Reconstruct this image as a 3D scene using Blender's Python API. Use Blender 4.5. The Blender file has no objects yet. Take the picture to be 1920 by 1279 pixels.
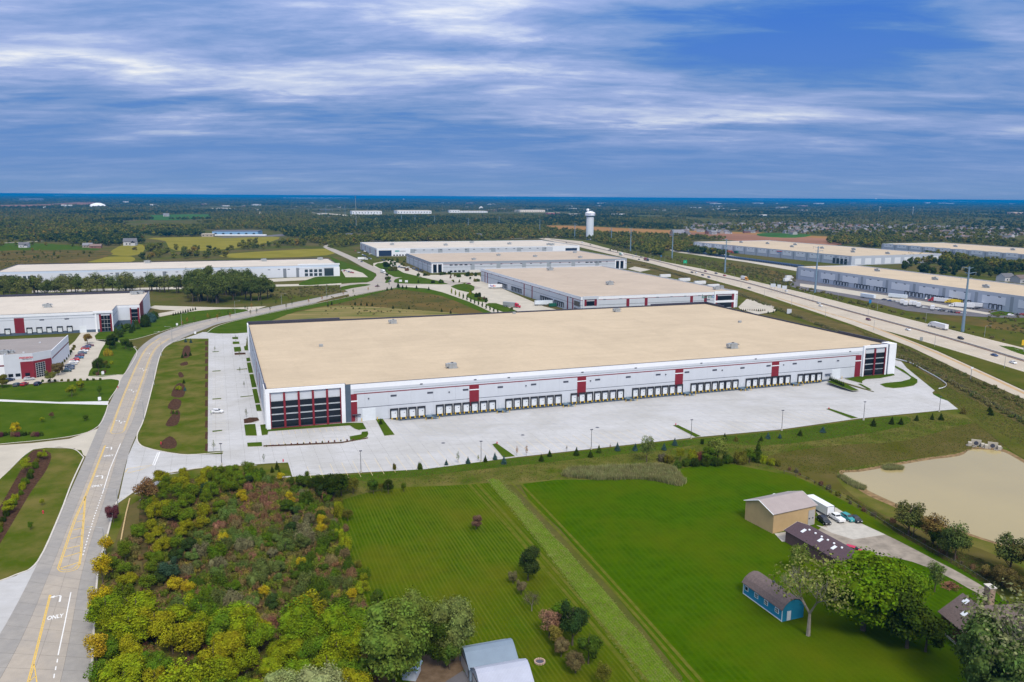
import bpy, bmesh, math, random
from mathutils import Vector, Matrix, noise
random.seed(7)
PI = math.pi
S = bpy.context.scene
COL = S.collection
# ------------------------------------------------------------------ camera
CAMH = 88.0; FPX = 1498.3; PITCH = .1787; ROLL = .0068
cd = bpy.data.cameras.new('camera'); cam = bpy.data.objects.new('camera', cd); COL.objects.link(cam)
cd.sensor_width = 36; cd.lens = FPX/1920*36; cd.clip_start = 1; cd.clip_end = 90000
MC = Matrix.Rotation(PI/2-PITCH, 3, 'X') @ Matrix.Rotation(ROLL, 3, 'Z')
cam.matrix_world = Matrix.Translation((0, 0, CAMH)) @ MC.to_4x4()
S.camera = cam
# ------------------------------------------------------------------ world
SUN_EL = math.radians(48); SUN_AZ = math.radians(163)     # azimuth clockwise from +Y: behind the camera, to the right
wd = bpy.data.worlds.new('World'); S.world = wd; wd.use_nodes = True
nt = wd.node_tree; nt.nodes.clear()
def nn(t, kind, **kw):
    n = t.nodes.new(kind)
    for k, v in kw.items():
        if k.startswith('i_'): n.inputs[k[2:].replace('_', ' ')].default_value = v
        else: setattr(n, k, v)
    return n
def ln(t, a, b): t.links.new(a, b)
def math_n(t, op, a, b=None, clamp=False):
    n = t.nodes.new('ShaderNodeMath'); n.operation = op; n.use_clamp = clamp
    for i, v in enumerate((a, b)):
        if v is None: continue
        if hasattr(v, 'links'): t.links.new(v, n.inputs[i])
        else: n.inputs[i].default_value = v
    return n.outputs[0]
def ramp(t, fac, stops, interp='LINEAR'):
    r = t.nodes.new('ShaderNodeValToRGB'); r.color_ramp.interpolation = interp
    e = r.color_ramp.elements
    while len(e) < len(stops): e.new(.5)
    for el, (p, c) in zip(e, stops):
        el.position = p
        el.color = (c[0], c[1], c[2], 1) if hasattr(c, '__len__') else (c, c, c, 1)
    t.links.new(fac, r.inputs[0]); return r.outputs[0]
def mixc(t, fac, a, b, mode='MIX'):
    n = t.nodes.new('ShaderNodeMix'); n.data_type = 'RGBA'; n.blend_type = mode
    for sock, v in ((n.inputs[0], fac), (n.inputs[6], a), (n.inputs[7], b)):
        if hasattr(v, 'links'): t.links.new(v, sock)
        elif hasattr(v, '__len__'): sock.default_value = (v[0], v[1], v[2], 1)
        else: sock.default_value = v
    return n.outputs[2]
sky = nn(nt, 'ShaderNodeTexSky', sky_type='NISHITA', sun_disc=False, sun_elevation=SUN_EL, sun_rotation=SUN_AZ,
         altitude=200, air_density=1.0, dust_density=.3, ozone_density=4.0)
tc = nn(nt, 'ShaderNodeTexCoord'); sx = nn(nt, 'ShaderNodeSeparateXYZ'); ln(nt, tc.outputs['Generated'], sx.inputs[0])
zc = math_n(nt, 'MAXIMUM', sx.outputs[2], 0.0)
zz = math_n(nt, 'ADD', zc, .10)
ux = math_n(nt, 'DIVIDE', sx.outputs[0], zz); uy = math_n(nt, 'DIVIDE', sx.outputs[1], zz)
cb = nn(nt, 'ShaderNodeCombineXYZ'); ln(nt, ux, cb.inputs[0]); ln(nt, uy, cb.inputs[1])
mp = nn(nt, 'ShaderNodeMapping'); ln(nt, cb.outputs[0], mp.inputs[0])
mp.inputs['Location'].default_value = (-3.2, 6.4, 0); mp.inputs['Rotation'].default_value = (0, 0, math.radians(-9)); mp.inputs['Scale'].default_value = (.62, 1.25, 1)
n1 = nn(nt, 'ShaderNodeTexNoise', i_Scale=1.0, i_Detail=10, i_Roughness=.60, i_Distortion=.25); ln(nt, mp.outputs[0], n1.inputs['Vector'])
n2 = nn(nt, 'ShaderNodeTexNoise', i_Scale=.33, i_Detail=3, i_Roughness=.5, i_Distortion=.2); ln(nt, mp.outputs[0], n2.inputs['Vector'])
n3 = nn(nt, 'ShaderNodeTexNoise', i_Scale=3.6, i_Detail=7, i_Roughness=.62, i_Distortion=.5); ln(nt, mp.outputs[0], n3.inputs['Vector'])
dens = math_n(nt, 'ADD', math_n(nt, 'MULTIPLY', n1.outputs[0], .60), math_n(nt, 'ADD', math_n(nt, 'MULTIPLY', n2.outputs[0], .36), math_n(nt, 'MULTIPLY', n3.outputs[0], .24)))
azm = math_n(nt, 'DIVIDE', sx.outputs[0], math_n(nt, 'MAXIMUM', math_n(nt, 'ABSOLUTE', sx.outputs[1]), .05))
warp = math_n(nt, 'MULTIPLY', math_n(nt, 'SUBTRACT', n3.outputs[0], .5), .035)
elw = math_n(nt, 'ADD', zc, warp)
# the large banks and gaps of the cloud deck
for ca, ce, sa, se, amp in ((-.07, .222, .13, .030, .12), (.04, .185, .09, .016, .07), (-.49, .143, .08, .009, .085), (-.64, .135, .10, .016, .06), (-.28, .118, .13, .007, .065), (.20, .092, .11, .006, .085), (-.30, .085, .22, .02, .02), (.62, .070, .08, .007, .10), (.45, .085, .10, .014, .03), (.36, .165, .13, .040, -.15), (.56, .21, .14, .040, -.08), (-.45, .21, .22, .035, .015), (.13, .125, .12, .02, .02)):
    a_ = math_n(nt, 'POWER', math_n(nt, 'DIVIDE', math_n(nt, 'SUBTRACT', azm, ca), sa), 2); e_ = math_n(nt, 'POWER', math_n(nt, 'DIVIDE', math_n(nt, 'SUBTRACT', elw, ce), se), 2)
    g_ = math_n(nt, 'DIVIDE', amp, math_n(nt, 'ADD', 1.0, math_n(nt, 'ADD', a_, e_)))
    dens = math_n(nt, 'ADD', dens, g_)
dens = math_n(nt, 'ADD', dens, .008)
clear = mixc(nt, ramp(nt, zc, [(.0, 0), (.03, .35), (.20, 1)]), (.185, .345, .64), (.050, .175, .58))
cloudc = ramp(nt, dens, [(.47, (.060, .195, .56)), (.54, (.110, .250, .57)), (.61, (.205, .325, .62)), (.68, (.34, .435, .73)), (.74, (.57, .64, .83)), (.80, (.88, .89, .90))])
mask = ramp(nt, dens, [(.45, 0), (.57, 1)])
lowfade = ramp(nt, zc, [(0, .45), (.012, .22), (.045, .30), (.09, 1)])
mask2 = math_n(nt, 'MULTIPLY', mask, lowfade)
body = mixc(nt, mask2, clear, cloudc)
# an overcast sky brightens and whitens steadily from the horizon to the zenith
veil = mixc(nt, ramp(nt, zc, [(.26, 0), (.75, .80)]), body, (.80, .80, .82))
bright = nn(nt, 'ShaderNodeVectorMath', operation='SCALE'); ln(nt, veil, bright.inputs[0]); ln(nt, math_n(nt, 'ADD', math_n(nt, 'MULTIPLY', zc, 1.0), .88), bright.inputs['Scale'])
skyt = nn(nt, 'ShaderNodeVectorMath', operation='SCALE'); ln(nt, sky.outputs[0], skyt.inputs[0]); skyt.inputs['Scale'].default_value = .06
tot = mixc(nt, .93, skyt.outputs[0], bright.outputs[0])
bg = nn(nt, 'ShaderNodeBackground'); ln(nt, tot, bg.inputs[0]); bg.inputs[1].default_value = 1.0
wo = nn(nt, 'ShaderNodeOutputWorld'); ln(nt, bg.outputs[0], wo.inputs[0])
# ------------------------------------------------------------------ sun, exposure
sl = bpy.data.lights.new('sun', 'SUN'); sl.energy = 3.2; sl.angle = math.radians(16); sl.color = (1, .93, .82)
so = bpy.data.objects.new('sun', sl); COL.objects.link(so)
sd = Vector((math.sin(SUN_AZ)*math.cos(SUN_EL), math.cos(SUN_AZ)*math.cos(SUN_EL), math.sin(SUN_EL)))
so.rotation_euler = sd.to_track_quat('Z', 'Y').to_euler()
S.view_settings.view_transform = 'Standard'; S.view_settings.look = 'None'; S.view_settings.gamma = 1
S.view_settings.use_curve_mapping = False; S.view_settings.exposure = .06
S.cycles.volume_bounces = 2; S.cycles.max_bounces = 6; S.cycles.volume_max_steps = 64
# ------------------------------------------------------------------ helpers
def W(px, py, z=0.0):
    d = MC @ Vector((px-960, -(py-639.5), -FPX)); t = (z-CAMH)/d.z
    return Vector((d.x*t, d.y*t, z))
def HT(px, py, ty):           # height of something standing at (px,py) whose top is at row ty
    b = W(px, py); lo, hi = 0, 90
    for _ in range(40):
        m = (lo+hi)/2; v = MC.transposed() @ (Vector((b.x, b.y, m-CAMH)))
        if 639.5-FPX*v.y/-v.z > ty: lo = m
        else: hi = m
    return lo
MO = Vector((-92.97, 293.9, 0)); MTH = math.radians(20.245); ML = 307.2; MD = 170.1; MH = 15.15
def MW(u, v, z=0.0):
    c, s = math.cos(MTH), math.sin(MTH); return Vector((MO.x+u*c-v*s, MO.y+u*s+v*c, z))
def ML_(p):
    d = p-MO; c, s = math.cos(MTH), math.sin(MTH); return d.x*c+d.y*s, -d.x*s+d.y*c
def MU(px, py, z=0.0):        # pixel to warehouse-frame coordinates
    return ML_(W(px, py, z))
def zdip(u, v):               # the dock yard sinks towards the dock wall
    if v < -34 or v > 3 or u < 46 or u > 268: return 0.0
    a = min(1, max(0, (v+34)/24)); b = min(1, max(0, (u-46.5)/4)); c = min(1, max(0, (267-u)/4))
    sm = lambda t: t*t*(3-2*t)
    return -1.3*sm(a)*sm(b)*sm(c)
def P(p, z=None):
    if isinstance(p, Vector): q = p.copy()
    elif p[0] == 'm': q = MW(p[1], p[2])
    elif p[0] == 'w': q = Vector((p[1], p[2], 0))
    else: q = W(*p)
    if z is not None: q.z = z
    return q
def smooth(pts, k=4, closed=True):
    n = len(pts); out = []
    for i in range(n if closed else n-1):
        g = lambda j: pts[j % n] if closed else pts[max(0, min(n-1, j))]
        a, b, c, d = g(i-1), g(i), g(i+1), g(i+2)
        for j in range(k):
            t = j/k
            out.append(.5*((2*b)+(c-a)*t+(2*a-5*b+4*c-d)*t*t+(3*b-a-3*c+d)*t*t*t))
    if not closed: out.append(pts[-1])
    return out
# ---- materials
MATS = {}
def mat(name, c, rough=.8, var=0, scale=1.0, c2=None, detail=4, spec=.3, metal=0, bump=0, coord='Object', emit=0, stretch=None, rot=0, contrast=(.35, .65), extra=None):
    if name in MATS: return MATS[name]
    m = bpy.data.materials.new(name); m.use_nodes = True; t = m.node_tree
    b = t.nodes['Principled BSDF']; b.inputs['Roughness'].default_value = rough
    b.inputs['Specular IOR Level'].default_value = spec; b.inputs['Metallic'].default_value = metal
    b.inputs['Base Color'].default_value = (*c, 1); MATS[name] = m
    if var or c2 or extra:
        co = t.nodes.new('ShaderNodeTexCoord'); mpn = t.nodes.new('ShaderNodeMapping'); ln(t, co.outputs[coord], mpn.inputs[0])
        if stretch: mpn.inputs['Scale'].default_value = (*stretch, 1)
        mpn.inputs['Rotation'].default_value = (0, 0, rot)
        n = nn(t, 'ShaderNodeTexNoise', i_Scale=scale, i_Detail=detail, i_Roughness=.6); ln(t, mpn.outputs[0], n.inputs['Vector'])
        if c2 is None: c2 = tuple(x*(1+var) for x in c); c1 = tuple(x*(1-var) for x in c)
        else: c1 = c
        out = ramp(t, n.outputs[0], [(contrast[0], c1), (contrast[1], c2)])
        if extra: out = extra(t, out, co, mpn)
        ln(t, out, b.inputs['Base Color'])
        if bump:
            bp = nn(t, 'ShaderNodeBump', i_Strength=bump, i_Distance=.3); ln(t, n.outputs[0], bp.inputs['Height']); ln(t, bp.outputs[0], b.inputs['Normal'])
    if emit: b.inputs['Emission Color'].default_value = (*c, 1); b.inputs['Emission Strength'].default_value = emit
    return m
def obj_col_mat(name, rough=.5, spec=.5, leaf=False, inst=None, metal=0):
    m = bpy.data.materials.new(name); m.use_nodes = True; t = m.node_tree; MATS[name] = m
    b = t.nodes['Principled BSDF']; b.inputs['Roughness'].default_value = rough; b.inputs['Specular IOR Level'].default_value = 0 if leaf else spec; b.inputs['Metallic'].default_value = metal
    oi = t.nodes.new('ShaderNodeObjectInfo'); base = oi.outputs['Color']
    if inst: base = ramp(t, oi.outputs['Random'], inst)
    if leaf:
        ge = t.nodes.new('ShaderNodeNewGeometry'); co = t.nodes.new('ShaderNodeTexCoord')
        n = nn(t, 'ShaderNodeTexNoise', i_Scale=.5, i_Detail=3); ln(t, ge.outputs['Position'], n.inputs['Vector'])
        v = math_n(t, 'ADD', math_n(t, 'MULTIPLY', ge.outputs['Random Per Island'], .9), math_n(t, 'MULTIPLY', n.outputs[0], 1.0))
        sc = nn(t, 'ShaderNodeVectorMath', operation='SCALE'); ln(t, base, sc.inputs[0]); ln(t, math_n(t, 'ADD', math_n(t, 'MULTIPLY', v, .95), .15), sc.inputs['Scale'])
        hs = nn(t, 'ShaderNodeHueSaturation'); ln(t, sc.outputs[0], hs.inputs['Color']); ln(t, math_n(t, 'ADD', math_n(t, 'MULTIPLY', n.outputs[0], .10), .45), hs.inputs['Hue'])
        base = hs.outputs[0]
    ln(t, base, b.inputs['Base Color'])
    return m
# ---- mesh builder
SPLIT = {'red_pier', 'clerestory_window', 'window', 'raised_parapet', 'mullion', 'door_joint', 'door_window', 'foundation_band', 'painted_line', 'painted_stripe', 'parapet_flashing', 'glazing_bar', 'door_frame', 'side_rail'}
class MB:
    def __init__(s): s.v = []; s.f = []; s.m = []
    def quad(s, *p, mi=0):
        i = len(s.v); s.v += [tuple(q) for q in p]; s.f.append(tuple(range(i, i+len(p)))); s.m.append(mi); return s
    def box(s, x0, x1, y0, y1, z0, z1, mi=0):
        i = len(s.v)
        s.v += [(x0, y0, z0), (x1, y0, z0), (x1, y1, z0), (x0, y1, z0), (x0, y0, z1), (x1, y0, z1), (x1, y1, z1), (x0, y1, z1)]
        for f in ((0, 3, 2, 1), (4, 5, 6, 7), (0, 1, 5, 4), (1, 2, 6, 5), (2, 3, 7, 6), (3, 0, 4, 7)): s.f.append(tuple(i+k for k in f)); s.m.append(mi)
        return s
    def prism(s, pts, z0, z1, mi=0, side=None):
        n = len(pts); i = len(s.v); f0 = (lambda p: z0(p)) if callable(z0) else (lambda p: z0); f1 = (lambda p: z1(p)) if callable(z1) else (lambda p: z1)
        ar = sum(pts[k][0]*pts[(k+1) % n][1]-pts[(k+1) % n][0]*pts[k][1] for k in range(n))
        if ar < 0: pts = pts[::-1]
        s.v += [(p[0], p[1], f0(p)) for p in pts]+[(p[0], p[1], f1(p)) for p in pts]
        s.f.append(tuple(i+n+k for k in range(n))); s.m.append(mi)
        for k in range(n): s.f.append((i+k, i+(k+1) % n, i+n+(k+1) % n, i+n+k)); s.m.append(mi if side is None else side)
        return s
    def tube(s, a, b, r0, r1=None, n=8, mi=0, cap=True):
        a = Vector(a); b = Vector(b); r1 = r0 if r1 is None else r1; d = (b-a).normalized(); q = d.to_track_quat('Z', 'Y'); i = len(s.v)
        for c, r in ((a, r0), (b, r1)):
            for k in range(n): s.v.append(tuple(c+q @ Vector((r*math.cos(2*PI*k/n), r*math.sin(2*PI*k/n), 0))))
        for k in range(n): s.f.append((i+k, i+(k+1) % n, i+n+(k+1) % n, i+n+k)); s.m.append(mi)
        if cap: s.f.append(tuple(i+n+k for k in range(n))); s.f.append(tuple(i+n-1-k for k in range(n))); s.m += [mi, mi]
        return s
    def lathe(s, prof, n=16, c=(0, 0), mi=0):
        i = len(s.v)
        for r, z in prof:
            for k in range(n): s.v.append((c[0]+r*math.cos(2*PI*k/n), c[1]+r*math.sin(2*PI*k/n), z))
        for j in range(len(prof)-1):
            for k in range(n): s.f.append((i+j*n+k, i+j*n+(k+1) % n, i+(j+1)*n+(k+1) % n, i+(j+1)*n+k)); s.m.append(mi)
        return s
    def mesh(s, name, mats, sm=False):
        me = bpy.data.meshes.new(name); me.from_pydata(s.v, [], s.f)
        for m in (mats if isinstance(mats, (list, tuple)) else [mats]): me.materials.append(m)
        if len(me.materials) > 1: me.polygons.foreach_set('material_index', s.m)
        if sm: me.polygons.foreach_set('use_smooth', [True]*len(s.f))
        me.update(); return me
    def build(s, name, mats, parent=None, sm=False, **k):
        if parent and name in SPLIT and len(s.v) > 8 and all(len(f) == 4 for f in s.f) and len(s.v) % 8 == 0 and len(s.f) == len(s.v)//8*6:
            r = None
            for i in range(len(s.v)//8):
                b = MB(); b.v = s.v[i*8:i*8+8]; b.f = [tuple(q-i*8 for q in f) for f in s.f[i*6:i*6+6]]; b.m = s.m[i*6:i*6+6]; o = link(name, b.mesh(name, mats), parent, **k); r = r or o
            return r
        return link(name, s.mesh(name, mats, sm), parent, **k)
def link(name, data, parent=None, loc=None, rz=0, scale=None, color=None, **props):
    o = bpy.data.objects.new(name, data); COL.objects.link(o)
    if parent: o.parent = parent
    if loc is not None: o.location = loc
    if rz: o.rotation_euler = (0, 0, rz)
    if scale is not None: o.scale = scale if hasattr(scale, '__len__') else (scale,)*3
    if color: o.color = (*color[:3], 1)
    for kk, v in props.items():
        if v: o[kk] = v
    return o
def thing(name, label, cat, loc=(0, 0, 0), rz=0, group=None, **k):
    return link(name, None, None, loc, rz, label=label, category=cat, group=group, **k)
KIDS = {}
def copy_tree(o, loc, rz, label, group=None, color=None, scale=None, colored=('body', 'crown', 'trailer_box', 'cab')):
    if o.name not in KIDS: KIDS[o.name] = [(c, list(c.children)) for c in o.children]
    r = o.copy(); COL.objects.link(r); r.location = loc; r.rotation_euler = (0, 0, rz); r['label'] = label
    if group: r['group'] = group
    if scale is not None: r.scale = scale if hasattr(scale, '__len__') else (scale,)*3
    if color: r.color = (*color, 1)
    for ch, subs in KIDS[o.name]:
        c = ch.copy(); COL.objects.link(c); c.parent = r
        if color and c.name.split('.')[0] in colored: c.color = (*color, 1)
        for g in subs:
            d = g.copy(); COL.objects.link(d); d.parent = c
    return r
NFLAT = 0
def flat(name, pts, m, z=.02, sm=0, kind='structure', parent=None, h=0, side=None, **k):
    """a sheet (or low slab when h>0) from a list of points"""
    global NFLAT; NFLAT += 1; z += NFLAT*.00025
    w = [P(p) for p in pts]
    if sm: w = smooth(w, sm)
    b = MB()
    if h: b.prism([(p.x, p.y) for p in w], z, z+h, 0, 1 if side else None)
    else:
        ar = sum(w[i].x*w[(i+1) % len(w)].y-w[(i+1) % len(w)].x*w[i].y for i in range(len(w)))
        if ar < 0: w = w[::-1]
        b.quad(*[(p.x, p.y, z) for p in w])
    me = b.mesh(name, [m, side] if side else m)
    bm = bmesh.new(); bm.from_mesh(me); bmesh.ops.triangulate(bm, faces=[f for f in bm.faces if len(f.verts) > 4], ngon_method='EAR_CLIP'); bm.to_mesh(me); bm.free()
    return link(name, me, parent, kind=kind, **k)
def strip(name, pts, w, m, z=.05, parent=None, b=None, **k):
    """a band of constant width along a polyline; adds to builder b when given"""
    q = [P(p) for p in pts]; own = b is None; b = b or MB(); n = len(q); L = []; R = []
    for i in range(n):
        d = (q[min(n-1, i+1)]-q[max(0, i-1)]); d.z = 0; d.normalize(); nrm = Vector((-d.y, d.x, 0))*w/2
        zz = z(q[i]) if callable(z) else z
        L.append((q[i].x+nrm.x, q[i].y+nrm.y, zz)); R.append((q[i].x-nrm.x, q[i].y-nrm.y, zz))
    for i in range(n-1): b.quad(R[i], R[i+1], L[i+1], L[i])
    if own: return b.build(name, m, parent, **k)
    return b
def resample(pts, step):
    out = [pts[0].copy()]; acc = 0
    for a, b in zip(pts, pts[1:]):
        L = (b-a).length; t = step-acc
        while t <= L: out.append(a.lerp(b, t/L)); t += step
        acc = (acc+L) % step
    return out
def even(pts, n):
    d = [0]
    for a, b in zip(pts, pts[1:]): d.append(d[-1]+(b-a).length)
    out = []; j = 0
    for i in range(n):
        s = d[-1]*i/(n-1)
        while j < len(pts)-2 and d[j+1] < s: j += 1
        out.append(pts[j].lerp(pts[j+1], min(1, (s-d[j])/max(1e-6, d[j+1]-d[j]))))
    return out
def inside(p, poly):
    x, y = p[0], p[1]; c = False; n = len(poly); j = n-1
    for i in range(n):
        xi, yi = poly[i][0], poly[i][1]; xj, yj = poly[j][0], poly[j][1]
        if (yi > y) != (yj > y) and x < (xj-xi)*(y-yi)/(yj-yi)+xi: c = not c
        j = i
    return c
def clip(poly, x0, x1, y0, y1):
    for ax, lim, sg in ((0, x0, 1), (0, x1, -1), (1, y0, 1), (1, y1, -1)):
        out = []
        for i in range(len(poly)):
            a, b = poly[i-1], poly[i]; ia = (a[ax]-lim)*sg >= 0; ib = (b[ax]-lim)*sg >= 0
            if ia != ib: t = (lim-a[ax])/(b[ax]-a[ax]); out.append((a[0]+(b[0]-a[0])*t, a[1]+(b[1]-a[1])*t))
            if ib: out.append(b)
        poly = out
        if len(poly) < 3: return []
    return poly
FONTS = {}
def text_mesh(s, size, m, depth=.03, bold=0):
    c = bpy.data.curves.new('t', 'FONT'); c.body = s; c.size = size; c.extrude = depth; c.align_x = 'CENTER'; c.align_y = 'CENTER'; c.offset = bold
    o = bpy.data.objects.new('t', c); COL.objects.link(o); bpy.context.view_layer.update()
    me = bpy.data.meshes.new_from_object(o.evaluated_get(bpy.context.evaluated_depsgraph_get())); bpy.data.objects.remove(o)
    me.materials.clear(); me.materials.append(m); me.name = 'lettering'; return me

# ------------------------------------------------------------------ shared materials
def ground_extra(t, out, co, mpn):
    n = nn(t, 'ShaderNodeTexNoise', i_Scale=.012, i_Detail=5, i_Roughness=.6); ln(t, co.outputs['Object'], n.inputs['Vector'])
    n2 = nn(t, 'ShaderNodeTexNoise', i_Scale=.35, i_Detail=5, i_Roughness=.7); ln(t, co.outputs['Object'], n2.inputs['Vector'])
    o = mixc(t, ramp(t, n.outputs[0], [(.40, 0), (.60, 1)]), out, (.105, .085, .032))
    return mixc(t, ramp(t, n2.outputs[0], [(.42, 0), (.75, .55)]), o, (.045, .058, .014))
M_GROUND = mat('rough_meadow', (.048, .070, .008), .95, c2=(.085, .086, .014), scale=.06, detail=8, spec=.0, extra=ground_extra)
M_GRASS = mat('verge_grass', (.034, .070, .003), .95, c2=(.062, .094, .008), scale=.12, detail=9, spec=.0, contrast=(.3, .7))
M_TURF2 = mat('worn_grass', (.052, .078, .005), .95, c2=(.125, .110, .030), scale=.09, detail=9, spec=.0, contrast=(.38, .66))
def lawn_mat(name, a, b, px0, px1, wl, patch=(.070, .095, .012)):
    d = W(*px1)-W(*px0); ang = math.atan2(d.y, d.x)
    def ex(t, out, co, mpn):
        m2 = t.nodes.new('ShaderNodeMapping'); m2.vector_type = 'POINT'; m2.inputs['Rotation'].default_value = (0, 0, -ang); ln(t, co.outputs['Object'], m2.inputs[0])
        w = nn(t, 'ShaderNodeTexWave', i_Scale=wl, i_Distortion=3.5, i_Detail=2, bands_direction='Y'); w.inputs['Detail Scale'].default_value = .06; ln(t, m2.outputs[0], w.inputs['Vector'])
        st = t.nodes.new('ShaderNodeMapping'); st.inputs['Scale'].default_value = (.012, .45, 1); ln(t, m2.outputs[0], st.inputs[0])
        n = nn(t, 'ShaderNodeTexNoise', i_Scale=1, i_Detail=4, i_Roughness=.7); ln(t, st.outputs[0], n.inputs['Vector'])
        f = math_n(t, 'MULTIPLY', w.outputs[0], n.outputs[0])
        o = mixc(t, ramp(t, f, [(.14, 0), (.60, .60)]), out, b)
        n4 = nn(t, 'ShaderNodeTexNoise', i_Scale=.022, i_Detail=6, i_Roughness=.65); ln(t, co.outputs['Object'], n4.inputs['Vector'])
        o = mixc(t, ramp(t, n4.outputs[0], [(.45, 0), (.70, .9)]), o, patch)
        n5 = nn(t, 'ShaderNodeTexNoise', i_Scale=2.2, i_Detail=5, i_Roughness=.75); ln(t, co.outputs['Object'], n5.inputs['Vector'])
        return mixc(t, ramp(t, n5.outputs[0], [(.35, .0), (.8, .30)]), o, tuple(x*.45 for x in a))
    return mat(name, a, .95, var=.15, scale=.25, detail=6, spec=.0, extra=ex)
M_LAWN_L = lawn_mat('mown_lawn_olive', (.042, .078, .001), (.115, .14, .014), (890, 909), (1200, 1270), .34, (.098, .096, .006))
M_LAWN_R = lawn_mat('mown_lawn_green', (.036, .080, .0003), (.052, .100, .002), (975, 908), (1300, 1279), .22, (.078, .098, .002))
M_TALL = lawn_mat('uncut_grass', (.075, .135, .005), (.165, .19, .035), (925, 900), (1245, 1275), .50, (.12, .155, .02)) if True else mat('uncut_grass', (.085, .165, .010), .95, c2=(.27, .29, .08), scale=1.1, detail=8, spec=.0, stretch=(1, 1), contrast=(.40, .62))
M_BROWNGRASS = mat('brown_meadow', (.072, .065, .020), .95, c2=(.125, .095, .036), scale=.10, detail=9, spec=.0)
M_OLIVE = mat('olive_bank', (.062, .064, .008), .95, c2=(.098, .080, .026), scale=.06, detail=9, spec=.0)
M_MULCH = mat('bark_mulch', (.062, .034, .022), .95, var=.35, scale=1.2, spec=.0)
M_DRYMUD = mat('dry_mud', (.20, .135, .07), .95, var=.3, scale=.6, spec=.0)
def conc_extra(t, out, co, mpn):
    n = nn(t, 'ShaderNodeTexNoise', i_Scale=.045, i_Detail=7, i_Roughness=.62, i_Distortion=.6); ln(t, co.outputs['Object'], n.inputs['Vector'])
    o = mixc(t, ramp(t, n.outputs[0], [(.40, 0), (.70, .65)]), out, (.325, .315, .29))
    m3 = t.nodes.new('ShaderNodeMapping'); m3.inputs['Rotation'].default_value = (0, 0, -.36); m3.inputs['Scale'].default_value = (.02, .35, 1); ln(t, co.outputs['Object'], m3.inputs[0])
    n3 = nn(t, 'ShaderNodeTexNoise', i_Scale=1, i_Detail=7, i_Roughness=.7, i_Distortion=1.0); ln(t, m3.outputs[0], n3.inputs['Vector'])
    o = mixc(t, ramp(t, n3.outputs[0], [(.52, 0), (.74, .45)]), o, (.27, .265, .26))
    ge = t.nodes.new('ShaderNodeNewGeometry')
    return mixc(t, math_n(t, 'MULTIPLY', ge.outputs['Random Per Island'], .14), o, (.33, .325, .32))
M_CONC = mat('new_concrete', (.435, .435, .44), .85, var=.05, scale=.4, detail=6, spec=.2, extra=conc_extra, coord='Object')
def road_extra(t, out, co, mpn):
    n = nn(t, 'ShaderNodeTexNoise', i_Scale=.09, i_Detail=6, i_Roughness=.65); ln(t, co.outputs['Object'], n.inputs['Vector'])
    o = mixc(t, ramp(t, n.outputs[0], [(.4, 0), (.7, .5)]), out, (.20, .20, .205))
    ge = t.nodes.new('ShaderNodeNewGeometry')
    return mixc(t, math_n(t, 'MULTIPLY', ge.outputs['Random Per Island'], .22), o, (.25, .235, .22))
M_ROADC = mat('road_concrete', (.365, .32, .265), .85, var=.07, scale=.5, detail=6, spec=.2, extra=road_extra)
M_ROADG = mat('road_concrete_worn', (.285, .268, .245), .85, var=.08, scale=.5, detail=6, spec=.2, extra=road_extra)
M_HWY = mat('highway_concrete', (.42, .365, .29), .85, var=.08, scale=.05, detail=8, spec=.2, stretch=(1, 1))
M_PALECONC = mat('pale_concrete', (.42, .385, .32), .85, var=.08, scale=.1, detail=6, spec=.2)
M_WALK = mat('pavement_concrete', (.52, .52, .52), .85, var=.06, scale=.4, spec=.2)
M_KERB = mat('kerb_concrete', (.50, .47, .42), .85, var=.08, scale=1, spec=.2)
M_ASPH = mat('asphalt', (.115, .11, .12), .9, var=.15, scale=.15, detail=6, spec=.2)
M_WPAINT = mat('road_paint_white', (.66, .66, .65), .7, var=.08, scale=3)
M_YPAINT = mat('road_paint_yellow', (.60, .40, .08), .7, var=.12, scale=2)
M_YPALE = mat('stall_paint_yellow', (.56, .46, .27), .7, var=.12, scale=.7)
M_WALLP = mat('panel_paint_pale', (.58, .61, .67), .7, var=.02, scale=.25, spec=.25)
M_WALLG = mat('panel_paint_grey', (.50, .53, .58), .75, var=.03, scale=.25, spec=.25)
M_WALLW = mat('panel_paint_white', (.74, .76, .80), .7, var=.02, scale=.25, spec=.25)
M_WALLB = mat('panel_paint_slate', (.075, .105, .145), .75, var=.08, scale=.3, spec=.25)
M_RED = mat('panel_paint_red', (.185, .016, .026), .65, var=.05, scale=.4, spec=.25)
M_STRIPE = mat('stripe_dark', (.06, .065, .09), .7, var=.05, scale=1)
M_COPE = mat('coping_metal', (.035, .035, .055), .45, var=.1, scale=1, spec=.5)
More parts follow.
